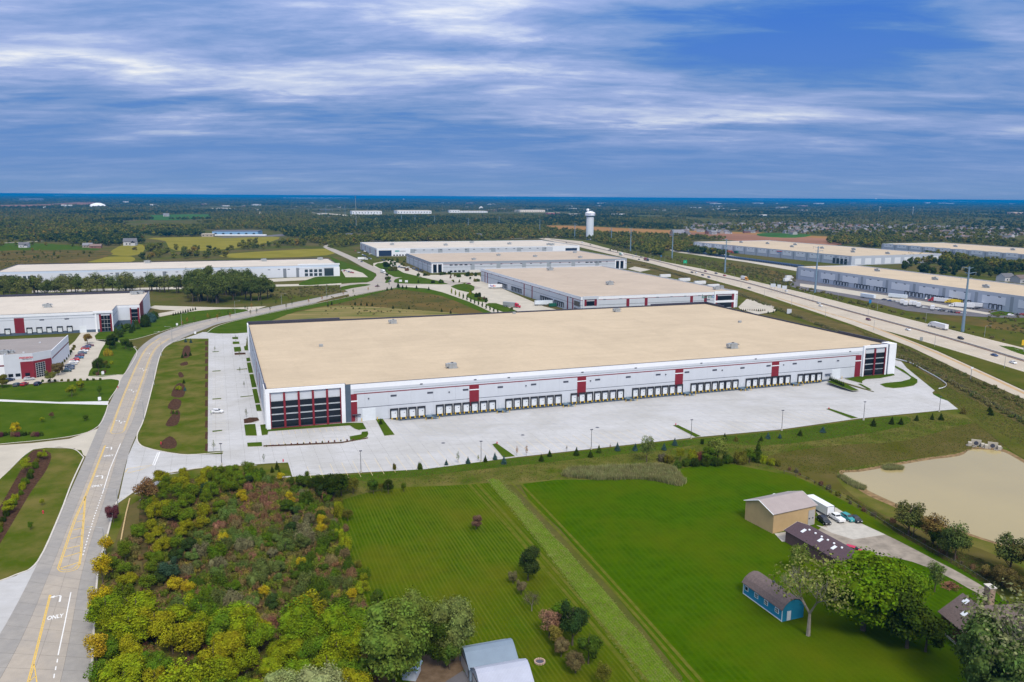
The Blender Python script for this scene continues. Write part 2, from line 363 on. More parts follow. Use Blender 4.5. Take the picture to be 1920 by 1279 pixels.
def roof_mat(name, c):
    def ex(t, out, co, mpn):
        w = nn(t, 'ShaderNodeTexBrick', i_Scale=1.0); w.inputs['Brick Width'].default_value = 30; w.inputs['Row Height'].default_value = 3.05; w.inputs['Mortar Size'].default_value = .035
        w.inputs['Color1'].default_value = (1, 1, 1, 1); w.inputs['Color2'].default_value = (.955, .955, .955, 1); w.inputs['Mortar'].default_value = (.80, .80, .80, 1); ln(t, co.outputs['Object'], w.inputs['Vector'])
        n = nn(t, 'ShaderNodeTexNoise', i_Scale=.035, i_Detail=7, i_Roughness=.62, i_Distortion=.8); ln(t, co.outputs['Object'], n.inputs['Vector'])
        o = mixc(t, ramp(t, n.outputs[0], [(.38, 0), (.72, .6)]), out, tuple(x*.78 for x in c))
        m3 = t.nodes.new('ShaderNodeMapping'); m3.inputs['Rotation'].default_value = (0, 0, .5); m3.inputs['Scale'].default_value = (.4, .05, 1); ln(t, co.outputs['Object'], m3.inputs[0])
        n3 = nn(t, 'ShaderNodeTexNoise', i_Scale=1, i_Detail=6, i_Roughness=.7, i_Distortion=1.2); ln(t, m3.outputs[0], n3.inputs['Vector'])
        o = mixc(t, ramp(t, n3.outputs[0], [(.5, 0), (.75, .35)]), o, tuple(x*.84 for x in c))
        return mixc(t, 1, o, w.outputs[0], 'MULTIPLY')
    return mat(name, c, .85, var=.03, scale=.5, spec=.15, extra=ex)
M_ROOF = roof_mat('roof_membrane_tan', (.50, .405, .285)); M_ROOF2 = roof_mat('roof_membrane_sand', (.45, .37, .29)); M_ROOF3 = roof_mat('roof_gravel_grey', (.27, .245, .235))
M_ROOFP = roof_mat('roof_membrane_pale', (.54, .485, .415))
M_GLASS = mat('dark_glazing', (.010, .014, .020), .12, spec=.22)
M_GLASS2 = mat('window_glazing', (.03, .045, .06), .12, spec=.9)
M_ALU = mat('aluminium_frame', (.60, .63, .66), .4, var=.05, scale=2, metal=.3)
M_BLACK = mat('black_rubber', (.02, .022, .028), .7)
M_DOOR = mat('overhead_door_white', (.62, .66, .70), .6, var=.04, scale=.8)
M_BUMP = mat('bumper_yellow', (.65, .42, .02), .6)
M_STEEL = mat('stair_steel', (.13, .20, .26), .5, var=.1, scale=2, metal=.2)
M_UNIT = mat('rooftop_unit_metal', (.34, .36, .37), .5, var=.15, scale=.8, metal=.3)
M_POLE = mat('pole_dark', (.05, .05, .055), .5); M_GALV = mat('galvanised_steel', (.34, .36, .37), .5, var=.1, scale=.5, metal=.3)
M_PYLON = mat('pylon_steel', (.17, .25, .33), .6, var=.08, scale=.2, metal=.1)
M_BARK = mat('bark', (.095, .075, .055), .9, var=.3, scale=2, spec=.1)
M_BRANCH = mat('pale_branches', (.24, .21, .18), .9, var=.2, scale=2, spec=.1)
M_LEAF = obj_col_mat('leaves', .75, .12, leaf=True)
M_PAINT = obj_col_mat('vehicle_paint', .3, .5)
M_TYRE = mat('tyre', (.015, .015, .016), .8); M_CARGLASS = mat('vehicle_glass', (.015, .02, .028), .08, spec=.8)
M_LAMPW = mat('headlamp', (.7, .7, .68), .3); M_TAIL = mat('tail_lamp', (.35, .01, .01), .3)
# ------------------------------------------------------------------ ground
def build_ground():
    bm = bmesh.new(); R = 46000
    def loop(pts):
        vs = [bm.verts.new(p) for p in pts]
        return [bm.edges.new((vs[i], vs[(i+1) % len(vs)])) for i in range(len(vs))]
    e = loop([(-R, -600, 0), (R, -600, 0), (R, R, 0), (-R, R, 0)])
    e += loop([MW(46, -34), MW(267.5, -34), MW(267.5, 2), MW(46, 2)])
    bmesh.ops.triangle_fill(bm, edges=e, use_beauty=True)
    bmesh.ops.recalc_face_normals(bm, faces=bm.faces)
    for f in bm.faces:
        if f.normal.z < 0: f.normal_flip()
    me = bpy.data.meshes.new('ground'); bm.to_mesh(me); bm.free(); me.materials.append(M_GROUND)
    link('ground', me, kind='structure')
build_ground()
OFF = 1e5
# far countryside patches: (name, material, pixel polygon)
M_F1 = mat('soy_field', (.165, .150, .020), .95, c2=(.21, .185, .03), scale=.02, detail=7, spec=.0)
M_F2 = mat('stubble_field', (.24, .125, .042), .95, c2=(.30, .17, .06), scale=.012, detail=7, spec=.0, stretch=(1, 3))
M_F3 = mat('bare_field', (.23, .12, .075), .95, var=.2, scale=.004, spec=.0)
M_F4 = mat('green_field', (.045, .105, .02), .95, var=.2, scale=.01, spec=.0)
M_SCRUBG = mat('scrub_ground', (.058, .062, .016), .95, c2=(.125, .085, .028), scale=.03, detail=9, spec=.0)
M_HAYF = mat('mown_hay', (.105, .115, .028), .95, c2=(.225, .175, .075), scale=.06, detail=8, spec=.0, stretch=(.35, 2.2), rot=-.05, contrast=(.38, .6))
M_DULL = mat('dull_verge', (.052, .068, .007), .95, c2=(.090, .085, .018), scale=.05, detail=9, spec=.0)
FAR = [('field', M_F1, .06, [(205, 475), (232, 459), (268, 459), (268, 473), (240, 480)]),
 ('field', M_F1, .06, [(288, 446), (505, 443), (512, 452), (440, 466), (330, 470), (310, 452)]),
 ('field', M_F1, .06, [(427, 476), (615, 466), (612, 479), (445, 484)]),
 ('field', M_F1, .06, [(165, 492), (185, 483), (245, 481), (246, 491)]),
 ('field', M_F2, .06, [(1008, 425), (1060, 423), (1240, 431), (1420, 436), (1500, 441), (1600, 447), (1440, 452), (1300, 446), (1150, 441), (1040, 433)]),
 ('field', M_F3, .30, [(0, 385), (90, 383), (190, 377), (176, 383), (92, 386), (60, 389), (0, 389)]),
 ('field', M_F4, .20, [(275, 404), (390, 402), (395, 409), (290, 413)]),
 ('field', M_F3, .06, [(1280, 436), (1370, 438), (1555, 448), (1550, 462), (1340, 448)]),
 ('field', M_F4, .08, [(1430, 437), (1520, 440), (1490, 446), (1425, 443)]),
 ('verge', M_GRASS, .05, [(-20, 458), (60, 456), (150, 462), (180, 470), (-20, 474)]),
 ('rough_grass', M_SCRUBG, .05, [(-60, 474), (200, 470), (160, 492), (30, 496), (-60, 520)]),
 ('rough_grass', M_SCRUBG, .05, [(1255, 480), (1440, 505), (1640, 560), (1900, 610), (2000, 640), (2100, 700), (1870, 640), (1600, 572), (1320, 504), (1120, 462), (1180, 455)]),
 ('verge', M_DULL, .055, [(1050, 450), (1130, 452), (1300, 480), (1420, 515), (1600, 560), (1800, 606), (1960, 632), (1960, 668), (1741, 611), (1510, 553), (1280, 500), (1090, 456), (1018, 448)]),
 ('meadow', M_SCRUBG, .05, [(520, 600), (600, 565), (690, 545), (752, 538), (800, 541), (832, 549), (880, 566), (930, 590), (700, 602), (480, 607)]),
 ('hay_meadow', M_HAYF, .06, [(500, 604), (560, 585), (640, 573), (760, 580), (870, 590), (760, 598), (600, 604)]),
 ('verge', M_GRASS, .055, [(388, 624), (412, 610), (480, 592), (640, 560), (752, 538), (700, 552), (640, 568), (560, 583), (505, 603), (466, 610), (463, 624)]),
 ('verge', M_GRASS, .05, [(618, 482), (640, 490), (682, 503), (703, 513), (704, 518), (697, 526), (686, 529), (640, 531), (560, 535), (590, 520), (640, 510)]),
 ('verge', M_GRASS, .05, [(700, 541), (752, 536), (830, 547), (925, 586), (905, 586), (830, 556), (760, 544)]),
 ('verge', M_DULL, .06, [(1210, 530), (1300, 520), (1500, 565), (1700, 650), (1920, 790), (2050, 880), (1950, 880), (1800, 770), (1700, 690), (1640, 640), (1440, 588), (1385, 580)]),
 ('rough_grass', M_BROWNGRASS, .055, [(1120, 480), (1217, 496), (1320, 524), (1397, 546), (1455, 567), (1530, 591), (1600, 614), (1705, 655), (1812, 706), (1920, 757), (2060, 830), (2060, 880), (1920, 800), (1770, 722), (1690, 672), (1640, 646), (1540, 612), (1400, 560), (1300, 530)]),
]
for i, (nm, m, z, pts) in enumerate(FAR): flat(nm, pts, m, .012+.0045*i if z < .1 else z, 3)
# lawns, strips, meadow banks in front
flat('meadow_bank', [(540, 895), (680, 888), (967, 859), (1239, 829), (1462, 807), (1609, 787), (1762, 772), (1834, 768), (1930, 830), (2100, 920), (2200, 1100), (1920, 1165), (1860, 1106), (1683, 1004), (1559, 930), (1470, 893), (1357, 873), (1261, 884), (1130, 903), (975, 909), (880, 910), (685, 927), (618, 947)], M_TURF2, .012, 3)
flat('verge', [(560, 895), (680, 889), (967, 860), (1239, 830), (1462, 808), (1609, 788), (1700, 781), (1690, 800), (1560, 822), (1440, 835), (1330, 832), (1230, 845), (960, 874), (680, 902)], M_GRASS, .02, 3)
flat('meadow_bank', [(1430, 858), (1560, 836), (1700, 826), (1830, 792), (1920, 808), (2100, 900), (2100, 980), (1920, 850), (1840, 836), (1790, 850), (1640, 870), (1570, 886), (1600, 930), (1700, 985), (1840, 1030), (1980, 1100), (1900, 1110), (1740, 1020), (1580, 925), (1480, 888)], M_OLIVE, .022, 3)
flat('verge', [(1755, 738), (1830, 755), (1850, 766), (1900, 790), (1925, 800), (1850, 800), (1840, 785), (1812, 775), (1790, 762), (1757, 745)], M_GRASS, .03, 3)
flat('grass_swale', [(1811, 774), (1832, 773), (1846, 794), (1833, 795)], mat('sedge', (.03, .05, .02), .9, var=.3, scale=1), .035)
flat('lawn', [(618, 945), (685, 925), (760, 914), (880, 909), (922, 905), (1010, 1000), (1110, 1125), (1225, 1279), (1260, 1330), (660, 1330), (690, 1200), (652, 1073), (629, 1001)], M_LAWN_L, .03)
flat('lawn', [(975, 908), (1130, 900), (1200, 897), (1262, 893), (1268, 880), (1357, 870), (1399, 876), (1470, 890), (1505, 899), (1559, 927), (1612, 956), (1683, 1002), (1736, 1030), (1807, 1069), (1860, 1104), (1920, 1161), (2050, 1260), (2050, 1330), (1330, 1330), (1280, 1270), (1150, 1110), (1050, 992)], M_LAWN_R, .03, 2)
flat('uncut_strip', [(916, 900), (936, 900), (950, 917), (968, 930), (984, 951), (1003, 968), (1040, 1009), (1062, 1029), (1092, 1065), (1128, 1102), (1176, 1160), (1212, 1200), (1250, 1252), (1284, 1288), (1318, 1340), (1262, 1340), (1218, 1281), (1200, 1262), (1160, 1209), (1128, 1171), (1098, 1131), (1060, 1080), (1038, 1052), (1012, 1016), (984, 984), (958, 950), (940, 931)], M_TALL, .045, 2)
M_TRACK = mat('worn_track', (.070, .092, .006), .95, c2=(.105, .105, .018), scale=.5, spec=.0)
for a in ([(880, 908), (1000, 1042), (1110, 1170), (1200, 1285)], [(893, 906), (1015, 1040), (1125, 1168), (1215, 1280)], [(958, 904), (1060, 1010), (1180, 1140), (1300, 1280)], [(975, 906), (1075, 1010), (1195, 1142), (1318, 1280)]):
    strip('worn_track', smooth([P(p) for p in a], 4, False), .8, M_TRACK, .055, kind='structure')
# pond
POND = [(1580, 889), (1612, 885), (1654, 878), (1736, 863.5), (1799, 855), (1818, 844), (1842, 843), (1882, 848), (1919, 868), (1990, 905), (2080, 960), (2140, 1010), (2060, 1060), (1960, 1040), (1920, 1036), (1874, 1019), (1824, 1003), (1750, 975), (1679, 944), (1622, 917)]
flat('pond_shore', [(p[0]+(4 if p[0] > 1800 else -7), p[1]+(5 if i > 10 else -4)) for i, p in enumerate(POND)], M_DRYMUD, .03, 4)
def water_extra(t, out, co, mpn):
    n = nn(t, 'ShaderNodeTexNoise', i_Scale=1.4, i_Detail=4); ln(t, mpn.outputs[0], n.inputs['Vector']); bp = nn(t, 'ShaderNodeBump', i_Strength=.12, i_Distance=.05); ln(t, n.outputs[0], bp.inputs['Height']); ln(t, bp.outputs[0], t.nodes['Principled BSDF'].inputs['Normal'])
    return out
M_WATER = mat('muddy_water', (.355, .285, .125), .10, c2=(.31, .25, .115), scale=.012, spec=.3, detail=5, extra=water_extra)
flat('pond', POND, M_WATER, .05, 4)
# ------------------------------------------------------------------ left verges (between road and parking, and west side)
flat('verge', [(257, 817), (270, 785), (287, 720), (302, 660), (312, 648), (330, 640), (352, 634), (391, 634), (389, 848), (419, 846), (417, 851), (350, 852), (300, 845), (265, 835)], M_TURF2, .03, 0)
for poly in ([(300, 832), (318, 818), (331, 828), (328, 840), (305, 841)], [(310, 797), (330, 770), (338, 776), (332, 797)], [(314, 765), (325, 748), (340, 752), (334, 768)], [(321, 742), (332, 720), (346, 722), (344, 744)],
             [(334, 700), (340, 698), (345, 706), (337, 708)], [(340, 668), (346, 650), (356, 650), (356, 668), (344, 672)], [(338, 682), (350, 678), (352, 684), (340, 686)]):
    flat('mulch_bed', poly, M_MULCH, .045, 3)
for k in range(13):
    y0 = 640+k*k*.55+k*9.4; flat('mulch_bed', [(385, y0), (390, y0), (389.6, y0+7+k*.6), (384, y0+7+k*.6)], M_MULCH, .045)
flat('verge', [(284, 918), (318, 890), (374, 880), (480, 873), (541, 869), (547, 892), (500, 897), (400, 905), (300, 915), (240, 950), (200, 1060), (180, 1280), (171, 1280), (184, 1077), (219, 945), (240, 930)], M_TURF2, .02)
flat('verge', [(-90, 756), (0, 753), (110, 757), (202, 760), (185, 799), (130, 819), (60, 828), (0, 833), (-90, 838)], M_GRASS, .03, 2)
flat('verge', [(-90, 722), (0, 722), (60, 722), (110, 717), (180, 713), (224, 713), (203, 752), (110, 754), (0, 749), (-90, 748)], M_GRASS, .03, 2)
flat('verge', [(165, 706), (180, 680), (200, 640), (235, 645), (258, 655), (256, 662), (234, 699), (222, 703)], M_GRASS, .03, 2)
flat('verge', [(180, 637), (186, 622), (215, 610), (240, 606), (300, 595), (370, 583), (440, 579), (466, 583), (410, 594), (350, 608), (290, 626), (240, 638)], M_GRASS, .03, 2)
flat('verge', [(62, 843), (110, 841), (140, 843), (157, 856), (112, 965), (71, 1052), (30, 1078), (-30, 1100), (-120, 1150), (-200, 1150), (-60, 960), (20, 880)], M_TURF2, .03, 2)
flat('mulch_bed', [(62, 845), (95, 850), (88, 880), (60, 920), (30, 970), (0, 1020), (-30, 1070), (-60, 1050), (0, 950), (40, 880)], M_MULCH, .04, 3)
# ------------------------------------------------------------------ pale pavement of the west lots
flat('car_park', [(-120, 838), (0, 835), (60, 831), (130, 823), (185, 803), (180, 840), (160, 856), (140, 841), (110, 838), (62, 843), (0, 905), (-90, 1040), (-200, 1100), (-260, 900)], M_PALECONC, .016)
flat('car_park', [(0, 1089), (30, 1080), (72, 1054), (20, 1160), (0, 1191), (-90, 1320), (-250, 1320), (-120, 1150)], M_CONC, .016)
flat('car_park', [(-90, 716), (0, 716), (20, 712), (112, 700), (128, 650), (140, 640), (170, 600), (185, 622), (180, 638), (232, 641), (258, 652), (230, 646), (203, 636), (165, 705), (222, 703), (236, 700), (225, 716), (180, 711), (110, 715), (60, 720), (0, 721), (-90, 722)], M_PALECONC, .016)
flat('car_park', [(130, 656), (150, 632), (176, 618), (190, 622), (170, 640), (150, 655)], M_PALECONC, .018)
flat('path', [(-90, 748.5), (0, 749), (110, 754), (204, 752.5), (202, 759.5), (110, 757), (0, 753), (-90, 755)], M_WALK, .035)
flat('car_park', [(278, 577), (290, 573), (360, 575), (440, 577), (500, 574), (470, 584), (440, 580), (370, 583), (330, 588), (300, 594), (285, 590), (330, 582), (300, 581)], M_PALECONC, .02)
flat('car_park', [(500, 523), (640, 517), (690, 512), (690, 516), (640, 522), (500, 529)], M_PALECONC, .03)
flat('path', [(60, 545), (500, 534), (640, 531), (640, 534.5), (500, 538), (60, 549)], M_PALECONC, .03)
# ------------------------------------------------------------------ roads
EL = [(-110, 1345), (0, 1189), (71, 1055), (112, 965), (161, 856), (185, 800), (205, 757), (225, 715), (236, 696), (257, 658), (282, 636), (312, 621), (350, 609), (410, 595), (467, 583), (547, 568), (640, 549), (663, 545.5)]
ER = [(160, 1345), (171, 1279), (183, 1077), (219, 938), (240, 855), (256, 815), (270, 785), (287, 720), (302, 662), (322, 644), (352, 630), (385, 617), (412, 607), (480, 592), (530, 581), (640, 558.5), (668, 553)]
el = even(smooth([P(p) for p in EL], 6, False), 131); er = even(smooth([P(p) for p in ER], 6, False), 131)
road = MB()
for i in range(130): road.quad((*el[i].xy, .02), (*er[i].xy, .02), (*er[i+1].xy, .02), (*el[i+1].xy, .02))
road_o = road.build('road', mat('road_bed', (.17, .155, .14), .9, var=.1, scale=1), kind='structure')
rest = MB(); cnt = 0; LANES = 4
for i in range(130):
    for j in range(LANES):
        a, b = j/LANES, (j+1)/LANES
        q = [el[i].lerp(er[i], a), el[i].lerp(er[i], b), el[i+1].lerp(er[i+1], b), el[i+1].lerp(er[i+1], a)]
        c = sum(q, Vector())/4; q = [p+(c-p).normalized()*.035 for p in q]
        tgt = MB() if cnt < 290 else rest
        tgt.quad(*[(*p.xy, .05) for p in q], mi=0 if cnt < 290 else int(j in (0, 3)))
        if cnt < 290: tgt.build('slab', M_ROADG if j in (0, 3) else M_ROADC, road_o)
        cnt += 1
rest.build('slab', [M_ROADC, M_ROADG], road_o, kind='stuff')
def kerb(pts, name='kerb', w=.3, h=.15, m=M_KERB, z=0, closed=False, sm=4):
    q = smooth([P(p) for p in pts], sm, closed) if sm else [P(p) for p in pts]
    if closed: q.append(q[0])
    b = MB(); n = len(q)
    for i in range(n-1):
        d = (q[i+1]-q[i]); d.z = 0
        if d.length < .01: continue
        d.normalize(); nr = Vector((-d.y, d.x, 0))*w/2; a0, a1, b0, b1 = q[i]-nr, q[i]+nr, q[i+1]-nr, q[i+1]+nr
        t = lambda v, zz: (v.x, v.y, zz)
        b.quad(t(a0, z+h), t(b0, z+h), t(b1, z+h), t(a1, z+h)); b.quad(t(a0, z), t(b0, z), t(b0, z+h), t(a0, z+h)); b.quad(t(b1, z), t(a1, z), t(a1, z+h), t(b1, z+h))
    return b.build(name, m, kind='structure')
kerb([(157, 858), (135, 905), (112, 965), (71, 1053), (30, 1078), (-30, 1100)], w=.4)
kerb([(20, 878), (62, 843), (110, 840), (140, 843), (157, 858)])
kerb([(171, 1279), (183, 1077), (201, 1005), (219, 942), (240, 930), (281, 901), (318, 887), (374, 878), (480, 871)], w=.4)
kerb([(419, 848), (350, 853), (300, 846), (265, 836), (257, 817), (270, 785), (287, 720), (302, 662), (322, 642), (350, 634)], w=.4)
kerb([(0, 833), (130, 819), (185, 799), (203, 759)], w=.3); kerb([(204, 751), (224, 714), (180, 712), (110, 716)], w=.3)
kerb([(165, 706), (222, 703), (236, 698), (257, 660), (235, 644), (203, 638)], w=.3); kerb([(180, 637), (240, 638), (290, 626), (350, 608), (466, 583), (440, 579)], w=.3)
kerb([(388, 624), (412, 610), (480, 593), (640, 560), (752, 539), (800, 541), (832, 549), (880, 566), (925, 587)], w=.4)
# other roads further off
def road_poly(pts, m=M_PALECONC, z=.125, nm='road', sm=2): return flat(nm, pts, m, z, sm)
road_poly([(655, 556), (652, 547), (636, 539), (640, 533), (660, 531), (688, 530), (699, 526), (706, 517), (705, 513), (682, 502), (655, 487), (612, 467), (605, 463), (611, 462), (630, 468), (674, 487), (719, 509), (741, 520), (770, 520), (850, 527), (905, 540), (880, 545), (840, 534), (793, 534), (752, 538), (722, 543), (690, 549)], M_ROADC, .135, sm=0)
road_poly([(752, 538), (793, 534), (840, 534), (870, 548), (905, 566), (958, 588), (926, 588), (879, 566), (832, 549), (800, 541)], M_PALECONC, .14, sm=0)
road_poly([(840, 534), (870, 533), (900, 520), (950, 545), (1020, 575), (1080, 590), (960, 590), (905, 566)], M_PALECONC, .125, 'car_park', 0)
road_poly([(700, 494), (735, 487), (760, 500), (800, 516), (860, 515), (900, 517), (905, 530), (850, 530), (800, 522), (745, 512), (700, 503)], M_PALECONC, .125, 'car_park', 0)
road_poly([(680, 512), (655, 504), (640, 507), (648, 520), (690, 520)], M_PALECONC, .125, 'car_park', 0)
for pts in ([(702, 498), (720, 493), (757, 512), (792, 520), (740, 520), (722, 508)], [(738, 528), (750, 521), (790, 521), (842, 533), (800, 533), (750, 532)], [(640, 538), (675, 533), (695, 534), (685, 537), (660, 541), (640, 545)],
            [(845, 538), (870, 532), (890, 538), (880, 549)], [(874, 556), (884, 549), (910, 561), (915, 566), (895, 566)], [(910, 572), (930, 569), (960, 580), (975, 588), (950, 588)], [(724, 526), (728, 518), (732, 522), (729, 530), (722, 531)]):
    flat('grass_island', pts, M_GRASS, .13, 2, h=.13, side=M_KERB)
# motorway
HT_ = [(1018, 446), (1090, 452.5), (1167, 473), (1250, 492), (1320, 505), (1407, 526), (1510, 550), (1600, 573), (1741, 608), (1812, 626), (1920, 653), (2080, 695)]
HM_ = [(1033, 449), (1085, 458), (1150, 472.5), (1223, 488), (1320, 512.5), (1387, 527.5), (1463, 548), (1600, 586), (1769, 632), (1920, 677), (2080, 727)]
HB_ = [(1010, 447.5), (1072, 460), (1157, 480), (1217, 493.5), (1320, 521), (1397, 542), (1455, 561), (1530, 586), (1600, 607.5), (1709, 634), (1816, 666), (1920, 698), (2080, 752)]
road_poly(HT_+HB_[::-1], M_HWY, .13, 'motorway', 0)
RAMP = [(1530, 586), (1600, 606), (1656, 619), (1758, 659), (1920, 733), (2080, 815), (2080, 835), (1920, 749), (1812, 701), (1705, 650), (1600, 610)]
road_poly(RAMP, M_HWY, .14, 'slip_road', 0)
flat('verge', [(1650, 617.5), (1709, 634), (1816, 666), (1920, 698), (2080, 752), (2080, 815), (1920, 732), (1758, 658)], M_DULL, .16)
flat('verge', [(1872, 648), (1900, 651), (1960, 668), (2080, 700), (2080, 712), (1960, 679), (1900, 660)], M_GRASS, .16)
strip('shoulder', smooth([P(p) for p in [(1455, 558), (1530, 581), (1600, 601), (1656, 621), (1758, 663), (1920, 738), (2080, 822)]], 3, False), 2.0, mat('ochre_shoulder', (.40, .27, .14), .9, var=.15, scale=.3), .175, kind='structure')
hm = smooth([P(p) for p in HM_], 3, False)
strip('motorway_median', hm, 4.2, mat('median_brown', (.16, .10, .065), .9, var=.25, scale=.2), .175, kind='structure')
bar = MB()
for a, b in zip(hm, hm[1:]):
    d = (b-a).normalized(); nr = Vector((-d.y, d.x, 0))*.25; bar.quad(a-nr+Vector((0, 0, .17)), b-nr+Vector((0, 0, .17)), b-nr+Vector((0, 0, .95)), a-nr+Vector((0, 0, .95)))
    bar.quad(a-nr+Vector((0, 0, .95)), b-nr+Vector((0, 0, .95)), b+nr+Vector((0, 0, .95)), a+nr+Vector((0, 0, .95))); bar.quad(b+nr+Vector((0, 0, .17)), a+nr+Vector((0, 0, .17)), a+nr+Vector((0, 0, .95)), b+nr+Vector((0, 0, .95)))
bar.build('crash_barrier', M_KERB, label='long concrete crash barrier down the brown median of the motorway', category='barrier')
def between(A, B, f, n=60):
    a = even([P(p) for p in A], n); b = even([P(p) for p in B], n); return [p.lerp(q, f) for p, q in zip(a, b)]
HTx = HT_[:]; HMx = HM_[:]
for f in (.28, .52, .76):
    for A, B in ((HT_, HM_), (HM_, HB_)):
        line = resample(between(A, B, f), 12); b = MB()
        for i in range(len(line)-1):
            if line[i].y < 1100: strip(None, [line[i], line[i].lerp(line[i+1], .28)], .22, None, .19, b=b)
        b.build('lane_dashes', M_WPAINT, kind='structure')
for f, A, B in ((.08, HT_, HM_), (.92, HM_, HB_)): strip('edge_line', between(A, B, f), .25, M_WPAINT, .19, kind='structure')
# painted marks of the near road
RM = MB(); RY = MB()
def wline(a, w=.18, z=.062): strip(None, [P(p) for p in a], w, None, z, b=RM)
def yline(a, w=.18, z=.062, sm=0):
    q = [P(p) for p in a]; strip(None, smooth(q, sm, False) if sm else q, w, None, z, b=RY)
yline([(50, 1285), (62, 1240), (93, 1116)], .2); yline([(53.5, 1285), (65, 1240), (95.5, 1116)], .2)
yline([(64, 1246), (70, 1285)], .2); yline([(55, 1278), (67, 1268)], .2)
wline([(109, 1229), (121, 1172), (133, 1111)], .22)
for a, b in (((108, 1236), (107, 1243)), ((105, 1250), (104, 1257)), ((102, 1264), (101, 1272))): wline([a, b], .22)
yline([(108, 1066), (114, 1048), (130, 1000), (140, 972), (151, 948), (160, 928), (196, 836)], .2)
yline([(111, 1066), (117, 1048), (133, 1000), (143, 972), (153.5, 948), (162, 930), (198, 835)], .2)
yline([(150, 1060), (153, 1040), (156, 1000), (159, 960), (161, 930)], .2); yline([(147.5, 1060), (150.5, 1040), (153.5, 1000), (157, 960), (159, 932)], .2)
yline([(108, 1066), (112, 1071), (122, 1073), (138, 1070), (146, 1065), (150, 1058)], .2, sm=3); yline([(112, 1065), (118, 1068.5), (128, 1069), (138, 1066), (147, 1058)], .2, sm=3)
for a, b in (((113, 1066), (147, 1055)), ((120, 1045), (151, 1036)), ((125, 1029), (152, 1023)), ((132, 1011), (154, 1005)), ((138, 994), (156, 990)), ((144, 979), (157, 976)), ((150, 965), (158, 962))): yline([a, b], .3)
wline([(192, 926), (206, 880), (226, 832)], .22)
q = [P(p) for p in [(191, 929), (178, 965), (166, 1005), (153, 1050)]]
for a in resample(q, 2.0)[:-1]:
    d = (q[-1]-q[0]).normalized(); strip(None, [a, a+d*.9], .25, None, .062, b=RM)
# two way turn lane further on
tl = [(207, 809), (222, 765), (240, 720), (262, 672), (277, 650), (300, 633)]; tr = [(234, 806), (250, 762), (266, 718), (282, 672), (296, 650), (318, 635)]
yline(tl, .2, sm=4); yline(tr, .2, sm=4); yline([(x+2, y) for x, y in tl], .2, sm=4); yline([(x-2, y) for x, y in tr], .2, sm=4)
yline([(207, 809), (210, 813), (219, 813.5), (229, 811), (234, 806)], .2, sm=3)
wline([(287, 872), (296, 849)], .5); yline([(235, 886), (239, 879), (286, 872), (262, 882), (240, 887)], .25)
wline([(299, 848), (289, 873)], .6)
def dirm(px0, px1):
    d = W(*px1)-W(*px0); return math.atan2(d.y, d.x)
def arrow(b, p, ang, s=1.0, left=True):
    X = Vector((math.cos(ang), math.sin(ang), 0)); Y = Vector((-X.y, X.x, 0)); f = 1 if left else -1
    g = lambda x, y: (p.x+X.x*x*s+Y.x*y*s*f, p.y+X.y*x*s+Y.y*y*s*f, .063)
    b.quad(g(-1.2, -.15), g(1.0, -.15), g(1.0, .15), g(-1.2, .15)); b.quad(g(1.0, -.15), g(1.4, .1), g(1.25, .35), g(.85, .15))
    b.quad(g(1.25, .35), g(1.4, .1), g(1.4, 1.0), g(1.1, 1.0)); b.quad(g(1.75, 1.0), g(1.25, 1.75), g(.75, 1.0))
for px, py, sz in ((110, 1123, 1.25), (206, 841, 1.25), (189, 895, 1.25)):
    arrow(RM, W(px+3, py), dirm((px, py+40), (px+12, py-20)), sz)
arrow(RM, W(293, 622.5), MTH, 1.2)
for px, py in ((223, 790), (246, 732), (266, 692), (279, 663), (226, 793), (249, 735), (268, 695)):
    arrow(RM, W(px+1, py), dirm((px, py+20), (px+14, py-20)), 1.0, (px in (223, 246, 266, 279)))
RM.build('white_marking', M_WPAINT, road_o); RY.build('yellow_marking', M_YPAINT, road_o)
tm = text_mesh('ONLY', 2.2, M_WPAINT, 0.0, .05)
for px, py, ly in ((103.5, 1157, 1.9), (182, 911, 1.9), (203.5, 854.5, 1.9)):
    o = link('lettering', tm, road_o, W(px, py, .064)); o.rotation_euler = (0, 0, dirm((px, py+30), (px+11, py-25))-PI/2); o.scale = (.50, ly*.58, 1)
# ------------------------------------------------------------------ concrete yard of slabs round the big warehouse
YARD = [(221, 944), (254, 921), (281, 902), (318, 887), (374, 878), (480, 871), (505, 869), (540, 867.5), (544, 880), (548, 894), (678.5, 886), (797, 880), (967, 857.5), (1239, 827.5), (1316, 819), (1462.5, 805.6), (1609, 785), (1762, 770), (1800, 767), (1834, 766.5),
        (1832, 763.5), (1806, 762), (1763, 747), (1750, 740), (1748, 736), (1756, 730), (1766, 728), (1773, 723), (1769, 717.5), (1731, 696.6), (1705, 682.5), (1688, 677.5), (1672, 674), ('m', ML+3, 30), ('m', ML-2, 20), ('m', ML-2, 1), ('m', 2, 1), ('m', 2, MD-8), ('m', -2, MD+4), (465, 622), (380, 623), (366, 628), (322, 643), (350, 635), (391, 635), (389.5, 847), (419, 846), (417, 852), (350, 853), (300, 846), (265, 836), (255, 822), (240, 855)]
yl = [ML_(P(p)) for p in YARD]
yard = flat('concrete_yard', [(221, 944), (548, 894), (480, 872), (318, 888)], mat('yard_base', (.32, .315, .31), .9), -.02)
rest = MB(); cnt = 0; SZ = 4.65; GAP = .016; cells = []
u0 = min(p[0] for p in yl); u1 = max(p[0] for p in yl); v0 = min(p[1] for p in yl); v1 = max(p[1] for p in yl)
i0, i1, j0, j1 = int(u0//SZ)-1, int(u1//SZ)+1, int(v0//SZ)-1, int(v1//SZ)+1
cam2 = ML_(Vector((0, 0, 0)))
